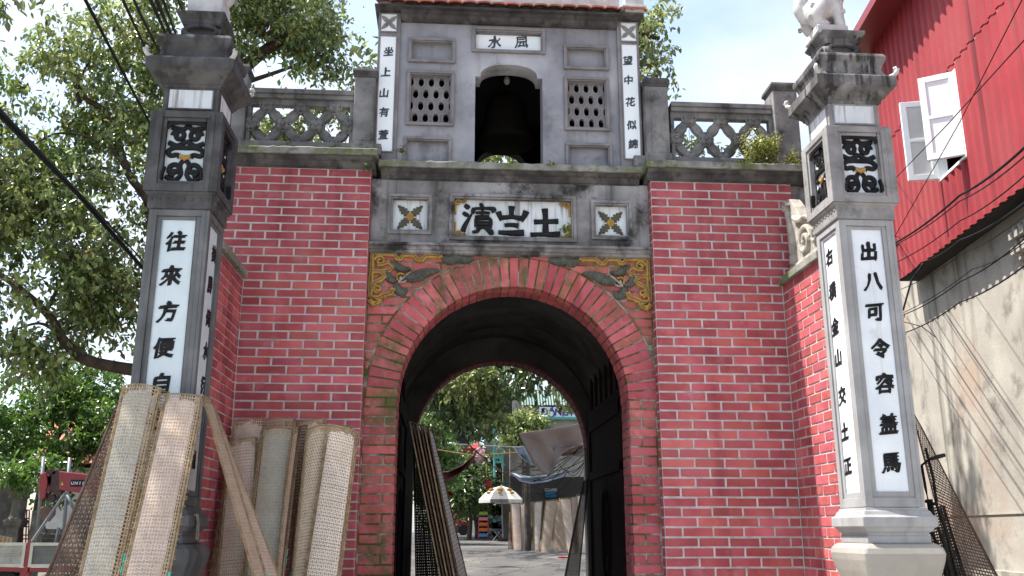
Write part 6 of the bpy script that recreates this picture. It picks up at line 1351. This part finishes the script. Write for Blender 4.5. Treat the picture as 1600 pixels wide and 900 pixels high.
# old dark gate wall with stone lantern-like pillar at the far left
og = thing('old_wall', 'black mouldy wall at the far left edge', 'wall', (at(10, 848, 10).x, 10, gz(10)))
r = rect(-140, 756, 24, 860, 10); part('wall_body', MB().box(r[0], 10, 0.2, r[2], 10.4, r[3]), 'old_wall', og)
sp = thing('stone_pillar', 'old carved stone gate pillar with a flared cap beside the mouldy wall', 'pillar', (at(30, 848, 9.8).x, 9.8, gz(9.8)))
c = at(27, 800, 9.8); zt = at(27, 742, 9.8).z; s_ = .0085*1.0
mb = MB(); prof = [(.20, 0.3), (.20, 1.2), (.16, 1.25), (.16, 1.55), (.23, 1.60), (.25, 1.68), (.15, 1.74), (.13, 1.80), (.13, 2.05), (.22, 2.10), (.20, 2.16), (.28, 2.22), (.18, 2.34), (.10, 2.38), (.10, 2.46), (.15, 2.48), (.15, 2.52)]
k_ = (zt-0.3)/(2.52-.3); mb.sqlathe([(h*.62, .3+(z-.3)*k_) for h, z in prof], c.x, 9.8); part('pillar_body', mb, 'old_grey', sp, bevel=.01)
mg = thing('red_metal_gate', 'low rusty red metal gate between the stone pillar and the concrete post', 'gate', (at(38, 848, 9.9).x, 9.9, gz(9.9)))
for yy in (797, 810, 823, 836, 842): part('rail', MB().tube([at(32, yy, 9.9), at(46, yy, 9.9)], .012, 6), 'red_paint', mg)
for xx in (32, 37, 42, 46): part('bar', MB().tube([at(xx, 797, 9.9), at(xx-2, 850, 9.9)], .012, 6), 'red_paint', mg)
cp = part('concrete_post', MB().box(at(47, 820, 9.7).x, 9.7, 0.3, at(60, 820, 9.7).x, 9.95, at(53, 797, 9.7).z), 'old_grey', None, bevel=.015); tag(cp, 'pale concrete post between the red metal gate and the scaffold', 'post')

# ================================================================== THROUGH THE ARCH
def bg(name, label, cat, px, Y, group=None): p = at(px, 845, Y); return thing(name, label, cat, (p.x, Y, gz(Y)), group)
# long workshop wall on the right
ws_ = bg('workshop', 'grubby two storey workshop with green metal roof right of the street', 'building', 870, 31.5)
r = rect(797, 745, 1000, 880, 31.5); part('lower_wall', MB().box(r[0], 31.5, 0.3, r[2]+2, 31.9, r[3]), 'far_dark', ws_)
r2 = rect(797, 676, 1000, 744, 31.5); part('upper_wall', MB().box(r2[0], 31.51, r[3]+.001, r2[2]+2, 31.9, r2[3]), 'far_wall', ws_)
ra = rect(800, 655, 1000, 676, 31.5); part('parapet', MB().box(ra[0]+.5, 31.48, r2[3]+.001, ra[2]+2, 31.9, ra[3]), 'far_wall', ws_)
rg_ = rect(800, 633, 845, 656, 32.50); n = 7
for i in range(n):
    w_ = (rg_[2]-rg_[0])/n; part('plank', MB().box(rg_[0]+i*w_+.01, 32.5, rg_[1]-.2, rg_[0]+(i+1)*w_-.01, 32.56, rg_[3]+.2), 'plank', ws_)
part('upper_dark_backing', MB().box(rg_[0]-1, 32.6, rg_[1]-.5, rg_[2]+6, 32.8, rg_[3]+.7), 'far_dark', ws_)  # near-black slab standing in for the unlit space behind the planks
rr_ = rect(815, 608, 1000, 634, 31.90); mb = MB(); n = 60
for i in range(n):
    x0 = rr_[0]+(rr_[2]+2-rr_[0])*i/n; w_ = (rr_[2]+2-rr_[0])/n; mb.quad((x0, 31.8, rr_[1]), (x0+w_*.5, 31.75, rr_[1]), (x0+w_*.5, 32.4, rr_[3]), (x0, 32.45, rr_[3])); mb.quad((x0+w_*.5, 31.75, rr_[1]), (x0+w_, 31.8, rr_[1]), (x0+w_, 32.45, rr_[3]), (x0+w_*.5, 32.4, rr_[3]))
part('green_roof', mb, 'green_roof', ws_, clean=False)
rb = rect(843, 652, 1000, 656, 31.40); part('teal_rail', MB().box(rb[0], 31.3, rb[1], rb[2], 31.47, rb[3]), 'teal', ws_)
bn = rect(843, 636, 930, 652, 31.35); ban = part('sign_banner', MB().box(bn[0], 31.38, bn[1], bn[2], 31.4, bn[3]), 'banner', None); tag(ban, 'white banner lettered in navy below the green roof', 'sign')
x = bn[0]+.05
for w__, txt in enumerate(('ĐỒNG', 'NIÊN', 'XUÂN', '1979')):
    for ch in txt:
        V, Fc, gw, gh = glyph(ch, 0.03, 0.0); me = bpy.data.meshes.get('b_'+ch) or bpy.data.meshes.new('b_'+ch)
        if not me.vertices: me.from_pydata(V, [], Fc); me.materials.append(M['navy'])
        sc_ = .42; o = link('letter', me, ban, (x+gw*sc_/2+.01, 31.372, (bn[1]+bn[3])/2)); o.scale = (sc_, .05, sc_); o.matrix_parent_inverse = Matrix.Identity(4); x += gw*sc_+.03
    x += .09
# roller vent with blue plastic
vt = rect(851, 763, 870, 768, 31.45); part('shutter', MB().box(vt[0], 31.4, vt[1], vt[2], 31.49, vt[3]), 'panel_grey', ws_)
vb = rect(852, 769, 869, 778, 31.40); part('blue_plastic', MB().box(vb[0], 31.35, vb[1], vb[2], 31.48, vb[3]), material('blue plastic', (.01, .07, .15)), ws_, bevel=.05)
# tarpaulins
def cloth(name, label, pxs, mt, cat='tarpaulin', billow=.25, n=10, seed=0, th=.01):
    P4 = [at(*p) for p in pxs]; mb = MB(); rr = random.Random(seed)
    for j in range(n+1):
        for i in range(n+1):
            u, v = i/n, j/n; p = P4[0].lerp(P4[1], u).lerp(P4[3].lerp(P4[2], u), v); p.y += billow*math.sin(PI*u)*math.sin(PI*v)+.06*math.sin(9*u+3*v); p.z -= billow*.6*math.sin(PI*u)*(1-v)*.3+.05*math.sin(7*u+5*v)*v
            mb.v.append(tuple(p))
    for j in range(n):
        for i in range(n): a = j*(n+1)+i; mb.f.append((a, a+1, a+n+2, a+n+1))
    o = part(name, mb, mt, None, smooth=True, clean=False); sd = o.modifiers.new('thickness', 'SOLIDIFY'); sd.thickness = th; return tag(o, label, cat)
def outline_cloth(name, label, px, Yf, mt, cat='tarpaulin', th=.012):
    pts = [at(x, y, Yf(x, y)) for x, y in px]; n = len(pts); c = sum(pts, Vector())/n; mb = MB()
    R = 7
    for k in range(R):
        f = 1-k/R
        for p in pts: q = c.lerp(p, f); q.y += .16*math.sin(q.x*6+q.z*5)*(1-f)**.5+.25*(1-f*f); mb.v.append(tuple(q))
    mb.v.append(tuple(c+Vector((0, .28, 0))))
    for k in range(R-1):
        for i in range(n): j = (i+1) % n; mb.f.append((k*n+i, k*n+j, (k+1)*n+j, (k+1)*n+i))
    for i in range(n): mb.f.append(((R-1)*n+i, (R-1)*n+(i+1) % n, R*n))
    o = part(name, mb, mt, None, smooth=True, clean=False); sd = o.modifiers.new('thickness', 'SOLIDIFY'); sd.thickness = th; return tag(o, label, cat)
outline_cloth('tarpaulin', 'big brown tarpaulin awning with a hanging pointed corner over the mats', smooth_path([(811, 677), (830, 674), (860, 670), (890, 665), (925, 660), (928, 692), (905, 696), (888, 702), (874, 714), (866, 728), (860, 738), (853, 741), (842, 733), (828, 713), (817, 692), (811, 677)], 3)[:-1], lambda x, y: 14+(x-811)/100*2, 'tarp_brown')
outline_cloth('tarpaulin', 'second brown tarpaulin fold behind the big one, at the right', [(870, 712), (890, 700), (930, 690), (930, 716), (905, 714)], lambda x, y: 17, 'tarp_brown')
outline_cloth('plastic_sheet', 'white triangular sheet hanging under the left edge of the brown tarpaulin', [(802, 698), (818, 697), (826, 712), (834, 727), (820, 720), (810, 710)], lambda x, y: 17, 'tarp_white', 'sheet')
outline_cloth('plastic_sheet', 'long white sheet awning sagging above the dark workshop wall', [(797, 738), (812, 746), (832, 745), (860, 742), (900, 733), (880, 745), (855, 753), (830, 756), (812, 752)], lambda x, y: 19.5, 'tarp_white', 'sheet')
outline_cloth('tarpaulin', 'dark red tarpaulin sagging across the left of the street', [(676, 738), (700, 737), (722, 727), (744, 708), (740, 722), (722, 738), (705, 750), (680, 758)], lambda x, y: 15, 'tarp_red')
outline_cloth('red_banner', 'small red roof banner low at the left of the street', [(682, 764), (706, 768), (706, 774), (682, 773)], lambda x, y: 27, 'red_flat', 'banner')
t = bg('market_awning', 'small red fringed awning hanging over the street', 'awning', 735, 22); mb = MB(); a, b = at(722, 702, 22), at(748, 692, 22)
mb.v = [tuple(at(728, 701, 22)), tuple(at(748, 700, 22)), tuple(at(747, 690, 22.6)), tuple(at(740, 694, 22.6)), tuple(at(728, 704, 22)), tuple(at(748, 705, 22))]; mb.f = [(0, 1, 2, 3), (4, 5, 1, 0)]; part('canopy', mb, 'red_flat', t)
mb = MB(); r = rect(721, 700, 732, 703, 21.9); mb.box(r[0], 21.9, r[1], r[2], 21.93, r[3]); part('fringe', mb, 'red_flat', t)
mb = MB(); c = at(749, 711, 21); mb.blob(c, (.2, .18, .22), 9, 7); rr = random.Random(2); mb.v = [(v[0]+rr.uniform(-.05, .05), v[1]+rr.uniform(-.05, .05), v[2]+rr.uniform(-.05, .05)) for v in mb.v]
tag(part('plastic_bag', mb, material('red and white plastic', (.45, .42, .42), (.35, .05, .05), 4, .4), None), 'bundled red and white plastic bag hanging under the awning', 'bag')
t = bg('hanging_sign', 'small black sign board hanging above the street', 'sign', 726, 22); r = rect(718, 684, 733, 694, 22); part('sign_board', MB().box(r[0], 22, r[1], r[2], 22.05, r[3]), 'rubber', t)
part('hanger', MB().tube([(r[0]+.03, 22.02, r[3]), (r[0]+.03, 22.02, r[3]+.3)], .01).tube([(r[2]-.03, 22.02, r[3]), (r[2]-.03, 22.02, r[3]+.3)], .01), 'wire', t)
# shop
sh_ = bg('corner_shop', 'dark open fronted shop behind the umbrella with teal steelwork above', 'building', 775, 34)
r = rect(748, 786, 800, 850, 34); mb = MB(); mb.box(r[0], 37, gz(34)-.2, r[2], 37.2, r[3]); mb.box(r[0], 34, gz(34)-.2, r[0]+.15, 37, r[3]); mb.box(r[2]-.3, 34, gz(34)-.2, r[2], 37, r[3]); part('shop_walls', mb, 'far_dark', sh_)
r = rect(748, 700, 812, 785, 34); part('shop_upper_wall', MB().box(r[0], 34, r[1], r[2], 37.2, r[3]), 'far_dark', sh_)
r = rect(765, 786, 782, 850, 34); part('shop_door', MB().box(r[0], 35, r[1], r[2]-.3, 35.1, r[3]), 'wood_board', sh_)
r = rect(786, 676, 800, 790, 33.4); part('grey_pier', MB().box(r[0], 33.4, 1, r[2], 33.9, r[3]), 'far_wall', sh_)
mb = MB()
for a, b in (((772, 664), (773, 745)), ((786, 668), (785, 730)), ((750, 664), (800, 666)), ((772, 700), (788, 728)), ((756, 688), (785, 690)), ((772, 715), (786, 715)), ((772, 722), (786, 722)), ((776, 668), (786, 700))): mb.tube([at(*a, 31), at(*b, 31)], .05, 6)
part('teal_steelwork', mb, 'teal', sh_)
r = rect(756, 690, 784, 715, 33.2); part('balcony_panel', MB().box(r[0], 33.2, r[1], r[2], 33.3, r[3]), 'far_wall', sh_)
sg = bg('shop_sign', 'yellow upright shop sign with red lettering behind the lantern', 'sign', 750, 32.5); r = rect(745, 752, 762, 786, 32.5); part('sign_board', MB().box(r[0], 32.5, r[1], r[2], 32.6, r[3]), 'yellow', sg)
for i, ch in enumerate('PHO'):
    V, Fc, gw, gh = glyph(ch, .05, 0); me = bpy.data.meshes.new('letter'); me.from_pydata(V, [], Fc); me.materials.append(M['red_flat']); o = link('letter', me, sg, (r[0]+.13+i*.17, 32.49, r[1]+.45)); o.scale = (.3, .05, .5)
ln = bg('red_lantern', 'round red paper lantern hanging above the umbrella', 'lantern', 760, 31.5); c = at(760, 757, 31.5); part('lantern_body', MB().lathe([(.08, c.z-.19), (.16, c.z-.15), (.22, c.z-.05), (.22, c.z+.05), (.16, c.z+.15), (.08, c.z+.19)], c.x, c.y, 18), 'red_flat', ln, smooth=True)
part('lantern_cap', MB().lathe([(.07, c.z+.19), (.07, c.z+.23)], c.x, c.y, 12).lathe([(.07, c.z-.24), (.07, c.z-.19)], c.x, c.y, 12).tube([(c.x, c.y, c.z+.23), (c.x, c.y, c.z+.8)], .01), 'yellow', ln)
# parasol
um = bg('street_parasol', 'large street parasol with white and grey printed panels', 'parasol', 784, 30); ap_ = at(784, 759, 30); zr = at(784, 781, 30).z; base = at(786, 846, 30)
Rr = (at(819, 780, 30).x-at(746, 780, 30).x)/2; hx_ = ap_.x-.02
for k in range(8):
    a0, a1 = 2*PI*k/8+.25, 2*PI*(k+1)/8+.25; mb = MB(); rows_ = [(0, 0), (.35, .16), (.7, .5), (1, 1)]
    for f, dz_ in rows_:
        for a in (a0, (a0+a1)/2, a1): rr = Rr*f*(0.955 if a == (a0+a1)/2 else 1); mb.v.append((hx_+rr*math.cos(a), 30+rr*math.sin(a), ap_.z-(ap_.z-zr)*dz_))
    for a in (a0, (a0+a1)/2, a1): rr = Rr*(0.955 if a == (a0+a1)/2 else 1); mb.v.append((hx_+rr*math.cos(a), 30+rr*math.sin(a), zr-.13))
    for j in range(4):
        for i in range(2): q = j*3+i; mb.f.append((q, q+1, q+4, q+3))
    part('canopy_panel', mb, 'umb_white' if k in (4, 6, 1, 3) and k != 3 else 'umb_grey', um, clean=False)
    if k in (4, 5, 6):
        am = (a0+a1)/2; m2 = MB()
        for (f, s2) in ((.55, .12), (.72, .09)): m2.blob((hx_+Rr*f*math.cos(am)*.98, 30+Rr*f*math.sin(am)-.06, ap_.z-(ap_.z-zr)*(f**1.6)+.03), (s2, .02, s2*.6), 8, 5)
        part('printed_emblem', m2, 'gold', um)
part('pole', MB().tube([(hx_, 30, ap_.z+.05), (base.x, 30, base.z)], .025, 8), 'pipe', um); part('foot', MB().lathe([(.28, gz(30)), (.28, gz(30)+.08), (.1, gz(30)+.12)], base.x, 30, 14), 'rubber', um)
# snack rack
rk = bg('snack_rack', 'red wire rack of colourful snack packets beside the shop', 'rack', 756, 31); r = rect(748, 804, 763, 842, 31); mb = MB()
for x in (r[0], r[2]):
    for y in (31, 31.35): mb.tube([(x, y, gz(31)), (x, y, r[3])], .015, 5)
for i in range(5): z = r[1]+.06+(r[3]-r[1]-.1)*i/4; mb.box(r[0], 31, z, r[2], 31.35, z+.02)
part('rack_frame', mb, 'red_paint', rk)
for i, cc in enumerate(('bright_blue', 'bright_orange', 'bright_orange', 'bright_pink', 'bright_green')):
    mb = MB(); z = r[1]+.09+(r[3]-r[1]-.1)*i/4
    for k in range(6): x0 = r[0]+.02+k*(r[2]-r[0]-.04)/6; mb.box(x0, 31.0, z, x0+.045, 31.12, z+.11+.02*(k % 2))
    part('snack_packet', mb, cc, rk, kind='stuff')
tb = bg('folding_stool', 'little dark folding stool under the parasol', 'stool', 778, 30.5); mb = MB(); c = at(777, 845, 30.5)
for a, b in (((-.2, 0), (.2, .45)), ((.2, 0), (-.2, .45)), ((-.2, .45), (.2, .45))): mb.tube([(c.x+a[0], 30.4, gz(30.4)+a[1]), (c.x+b[0], 30.4, gz(30.4)+b[1])], .015); mb.tube([(c.x+a[0], 30.7, gz(30.4)+a[1]), (c.x+b[0], 30.7, gz(30.4)+b[1])], .015)
part('legs', mb, 'pipe', tb); part('seat', MB().box(c.x-.22, 30.38, gz(30.4)+.46, c.x+.22, 30.72, gz(30.4)+.49), 'rubber', tb)
# goods heaped in front of the shop
gd = bg('goods_heap', 'jumble of wrapped goods heaped at the shop front right of the snack rack', 'goods', 770, 32); rr = random.Random(5)
for i in range(16):
    c = at(765+rr.uniform(0, 20), 808+rr.uniform(0, 32), 32); mb = MB(); mb.box(c.x-.09, 32-.1, c.z-.07, c.x+.07, 32.1, c.z+.07); part('bundle', mb, rr.choice(['navy_cloth', 'umb_grey', 'bright_orange', 'far_wall', 'umb_white', 'red_flat', 'teal']), gd, bevel=.03)
# utility pole
up_ = bg('utility_pole', 'old dark timber utility pole beside the parasol with tangled wires', 'pole', 824, 20.5); c0, c1 = at(823, 716, 20.5), at(825, 845, 20.5)
part('pole', MB().tube([c0, c1-Vector((0, 0, .3))], [.085, .1], 10), 'pole_wood', up_); part('crossarm', MB().box(c0.x-.25, 20.42, c0.z-.28, c0.x+.25, 20.48, c0.z-.22), 'pole_wood', up_)
rr = random.Random(8)
for i in range(7):
    y0_, y1_ = 700+rr.uniform(-10, 50), 690+rr.uniform(-10, 60)
    cpx('tangled thin street wire around the utility pole seen through the arch', [(740+rr.uniform(-20, 40), y1_, 23), (823, 718+i*6, 20.3), (925, y0_-18, 16)], .010, group='street wires through the arch', sag=.15+.2*rr.random())
for i in range(4):
    cpx('tangled thin street wire around the utility pole seen through the arch', [(823, 730+i*9, 20.3), (870+i*8, 722+8*i, 18), (925, 700-i*8, 16)], .010, group='street wires through the arch', sag=.4)
cpx('long pale straight wire across the street through the arch', [(640, 690, 14), (812, 699, 18)], .012, mt='wire_light', group='street wires through the arch')
cpx('tan rope sagging across the street through the arch', [(668, 700, 13), (740, 712, 15), (820, 706, 18)], .014, mt='wire_tan', group='street wires through the arch')
# far mats along the wall
G6 = 'drying mats standing along the right side of the street'
far = [('leftmost far mat, pale pink, at the street end of the row', 798, 786, 813, 786, 802, 861, 816, 861, 21),
       ('narrow far mat next to the leftmost one', 813, 787, 826, 787, 815, 861, 826, 861, 21.1),
       ('far mat with a brown woven left edge, fourth in the row', 829, 785, 834, 784, 831, 863, 836, 863, 20.4),
       ('bright far mat in the left half of the row', 834, 784, 848, 783, 835, 864, 843, 864, 20.2),
       ('wide beige far mat amid the row, slanting left at its foot', 853, 782, 872, 781, 843, 868, 860, 869, 19.6),
       ('darker far mat behind the middle of the row', 868, 783, 886, 782, 862, 868, 888, 867, 20.0),
       ('far mat slanting to the right at its foot, near the arch edge', 874, 779, 893, 778, 888, 873, 900, 870, 19.0),
       ('far mat half hidden at the right, brown edged', 893, 777, 902, 776, 896, 870, 908, 870, 19.3),
       ('brightest far mat by the edge of the arch', 901, 773, 930, 772, 902, 866, 930, 868, 19.2),
       ('thin dark far mat at the foot of the leftmost one, seen edge on', 796, 800, 800, 800, 794, 858, 801, 859, 21.3)]
for i, (lb, a, b, c, d, e, f, g, h, Y) in enumerate(far):
    tl, tr = at(a, b, Y+.35), at(c, d, Y+.35); bl, br = extend(tl, at(e, f, Y), gz(Y)+.01), extend(tr, at(g, h, Y), gz(Y)+.01)
    mat_obj(lb, tl, tr, bl, br, paper='paper_far' if i in (4, 5) else ('paper_white' if i in (3, 8) else 'paper_pink') if i != 9 else None, weave='bamboo_edge' if i != 9 else 'bamboo_brown', cells=10, rows=40, bow=.03, group=G6, ties=(.35, .9) if i in (1, 4, 6) else (), stub=False, cover=(.06, .9) if i != 2 else (.6, 1))
mb = MB(); c = at(880, 875, 17.5); mb.blob((c.x, 17.5, gz(17.5)+.02), (.16, .07, .025), 9, 5); rr = random.Random(3); mb.v = [(v[0]+rr.uniform(-.02, .02), v[1], v[2]+rr.uniform(0, .01)) for v in mb.v]
tag(part('plastic_scrap', mb, 'red_flat', None), 'crumpled red plastic scrap lying on the road before the far mats', 'litter')
rr = random.Random(12); mb = MB()
for i in range(260):
    y = rr.uniform(9, 30); x = rr.uniform(-1.5, 4); s = rr.uniform(.01, .035); z = gz(y)+.012; mb.quad((x-s, y-s*.7, z), (x+s, y-s*.4, z+.006), (x+s*.7, y+s, z), (x-s*.8, y+s*.8, z+.01))
o = part('fallen_leaves', mb, 'bark', None, clean=False); o['kind'] = 'stuff'; o['label'] = 'scattered dead leaves on the road'
# distant rider seen from behind
pr2 = bg('person', 'bare backed man in khaki trousers riding away on a motorbike', 'person', 704, 27)
c = at(702, 808, 27); K = 1.0; zb_ = at(703, 826, 27).z; X, Y, Z = c.x, 27.0, zb_
def skinned(name, joints, bones, mt, parent, sub=1):
    me = bpy.data.meshes.new(name); me.from_pydata([j[:3] for j in joints], bones, []); o = bpy.data.objects.new(name, me); COL.objects.link(o)
    o.modifiers.new('skin', 'SKIN'); 
    for v, j in zip(me.skin_vertices[0].data, joints): v.radius = (j[3], j[3]*(j[4] if len(j) > 4 else 1))
    me.skin_vertices[0].data[0].use_root = True
    s = o.modifiers.new('sub', 'SUBSURF'); s.levels = sub; s.render_levels = sub
    dg = bpy.context.evaluated_depsgraph_get(); m2 = bpy.data.meshes.new_from_object(o.evaluated_get(dg)); bpy.data.objects.remove(o); m2.materials.clear(); m2.materials.append(M[mt])
    m2.polygons.foreach_set('use_smooth', [True]*len(m2.polygons)); return link(name, m2, parent)
J = [(X, Y, Z+.02, .15), (X, Y+.04, Z+.20, .13), (X, Y+.06, Z+.38, .16), (X, Y+.08, Z+.47, .07), (X, Y+.11, Z+.56, .055), (X, Y+.12, Z+.66, .095), (X, Y+.12, Z+.72, .07),
     (X-.20, Y+.07, Z+.42, .06), (X-.25, Y+.22, Z+.22, .045), (X-.22, Y+.45, Z+.16, .035), (X-.22, Y+.53, Z+.15, .04), (X+.20, Y+.07, Z+.42, .06), (X+.25, Y+.22, Z+.22, .045), (X+.22, Y+.45, Z+.16, .035), (X+.22, Y+.53, Z+.15, .04)]
skinned('body', J, [(0, 1), (1, 2), (2, 3), (3, 4), (4, 5), (5, 6), (2, 7), (7, 8), (8, 9), (9, 10), (2, 11), (11, 12), (12, 13), (13, 14)], 'skin', pr2, 2)
J = [(X, Y, Z+.02, .17), (X-.13, Y+.05, Z-.02, .10), (X-.19, Y+.38, Z-.04, .075), (X-.18, Y+.30, Z-.42, .05), (X+.13, Y+.05, Z-.02, .10), (X+.19, Y+.38, Z-.04, .075), (X+.18, Y+.30, Z-.42, .05)]
skinned('trousers', J, [(0, 1), (1, 2), (2, 3), (0, 4), (4, 5), (5, 6)], 'khaki', pr2, 1)
mb = MB(); mb.blob((X, Y+.11, Z+.70), (.10, .11, .09), 10, 7); part('hair', mb, 'rubber', pr2, smooth=True)
mb = MB()
for sx in (-1, 1): mb.blob((X+sx*.18, Y+.36, Z-.47), (.05, .12, .04), 8, 6)
part('shoe', mb, 'rubber', pr2, smooth=True)
bk = thing('motorbike', 'dark motorbike carrying the bare backed rider down the street', 'motorbike', (X, Y+.2, gz(27)))
zg = gz(27.2); 
for yy in (Y-.35, Y+.85):
    mb = MB(); mb.tube([(X, yy+.24*math.cos(2*PI*i/24), zg+.28+.24*math.sin(2*PI*i/24)) for i in range(25)], .045, 8, cap=False); part('wheel', mb, 'rubber', bk, smooth=True)
mb = MB(); mb.box(X-.11, Y-.30, zg+.5, X+.11, Y+.55, Z-.08); mb.box(X-.14, Y-.5, zg+.38, X+.14, Y-.1, zg+.58); part('bike_body', mb, 'navy_cloth', bk, bevel=.05)
part('handlebar', MB().tube([(X-.3, Y+.55, Z+.14), (X, Y+.62, Z+.1), (X+.3, Y+.55, Z+.14)], .015).tube([(X, Y+.62, Z+.1), (X, Y+.85, zg+.28)], .03), 'pipe', bk)
part('tail_lamp', MB().box(X-.06, Y-.53, zg+.5, X+.06, Y-.5, zg+.56), 'red_flat', bk)
# far pale building at the street end
fb = bg('far_house', 'cream house sliver behind the forked tree at the street end', 'house', 742, 45); r = rect(741, 783, 748, 850, 45); part('wall', MB().box(r[0]-.3, 45, 1, r[2]+.3, 47, r[3]), 'cream_paint', fb); part('roof', MB().box(r[0]-.5, 44.8, r[3], r[2]+.5, 47, r[3]+.15), 'tile_far', fb)
rc = bg('parked_car', 'small red car far down the street at the left', 'car', 705, 40); c = at(700, 843, 40); zg = gz(40)
mb = MB(); mb.prism([(c.x-.8, zg+.3), (c.x+1.1, zg+.3), (c.x+1.15, zg+.62), (c.x+.7, zg+.72), (c.x+.4, zg+1.05), (c.x-.5, zg+1.05), (c.x-.8, zg+.7)], 40, 41.4, .04); part('body', mb, 'red_paint', rc, bevel=.04)
for xx in (-.45, .75):
    m = MB(); m.lathe([(.26, -.1), (.26, .1)], 0, 0, 16); mb = MB(); mb.v = [(c.x+xx+v[0], 39.99+v[2], zg+.26+v[1]) for v in m.v]; mb.f = m.f; part('wheel', mb, 'rubber', rc)
part('side_window', MB().box(c.x-.42, 39.985, zg+.74, c.x+.4, 40.01, zg+.98), 'rubber', rc)
for o in S.objects:
    if '_w' in o: del o['_w']
print('objects', len(S.objects), 'tris', sum(sum(len(p.vertices)-2 for p in o.data.polygons) for o in S.objects if o.type == 'MESH'))
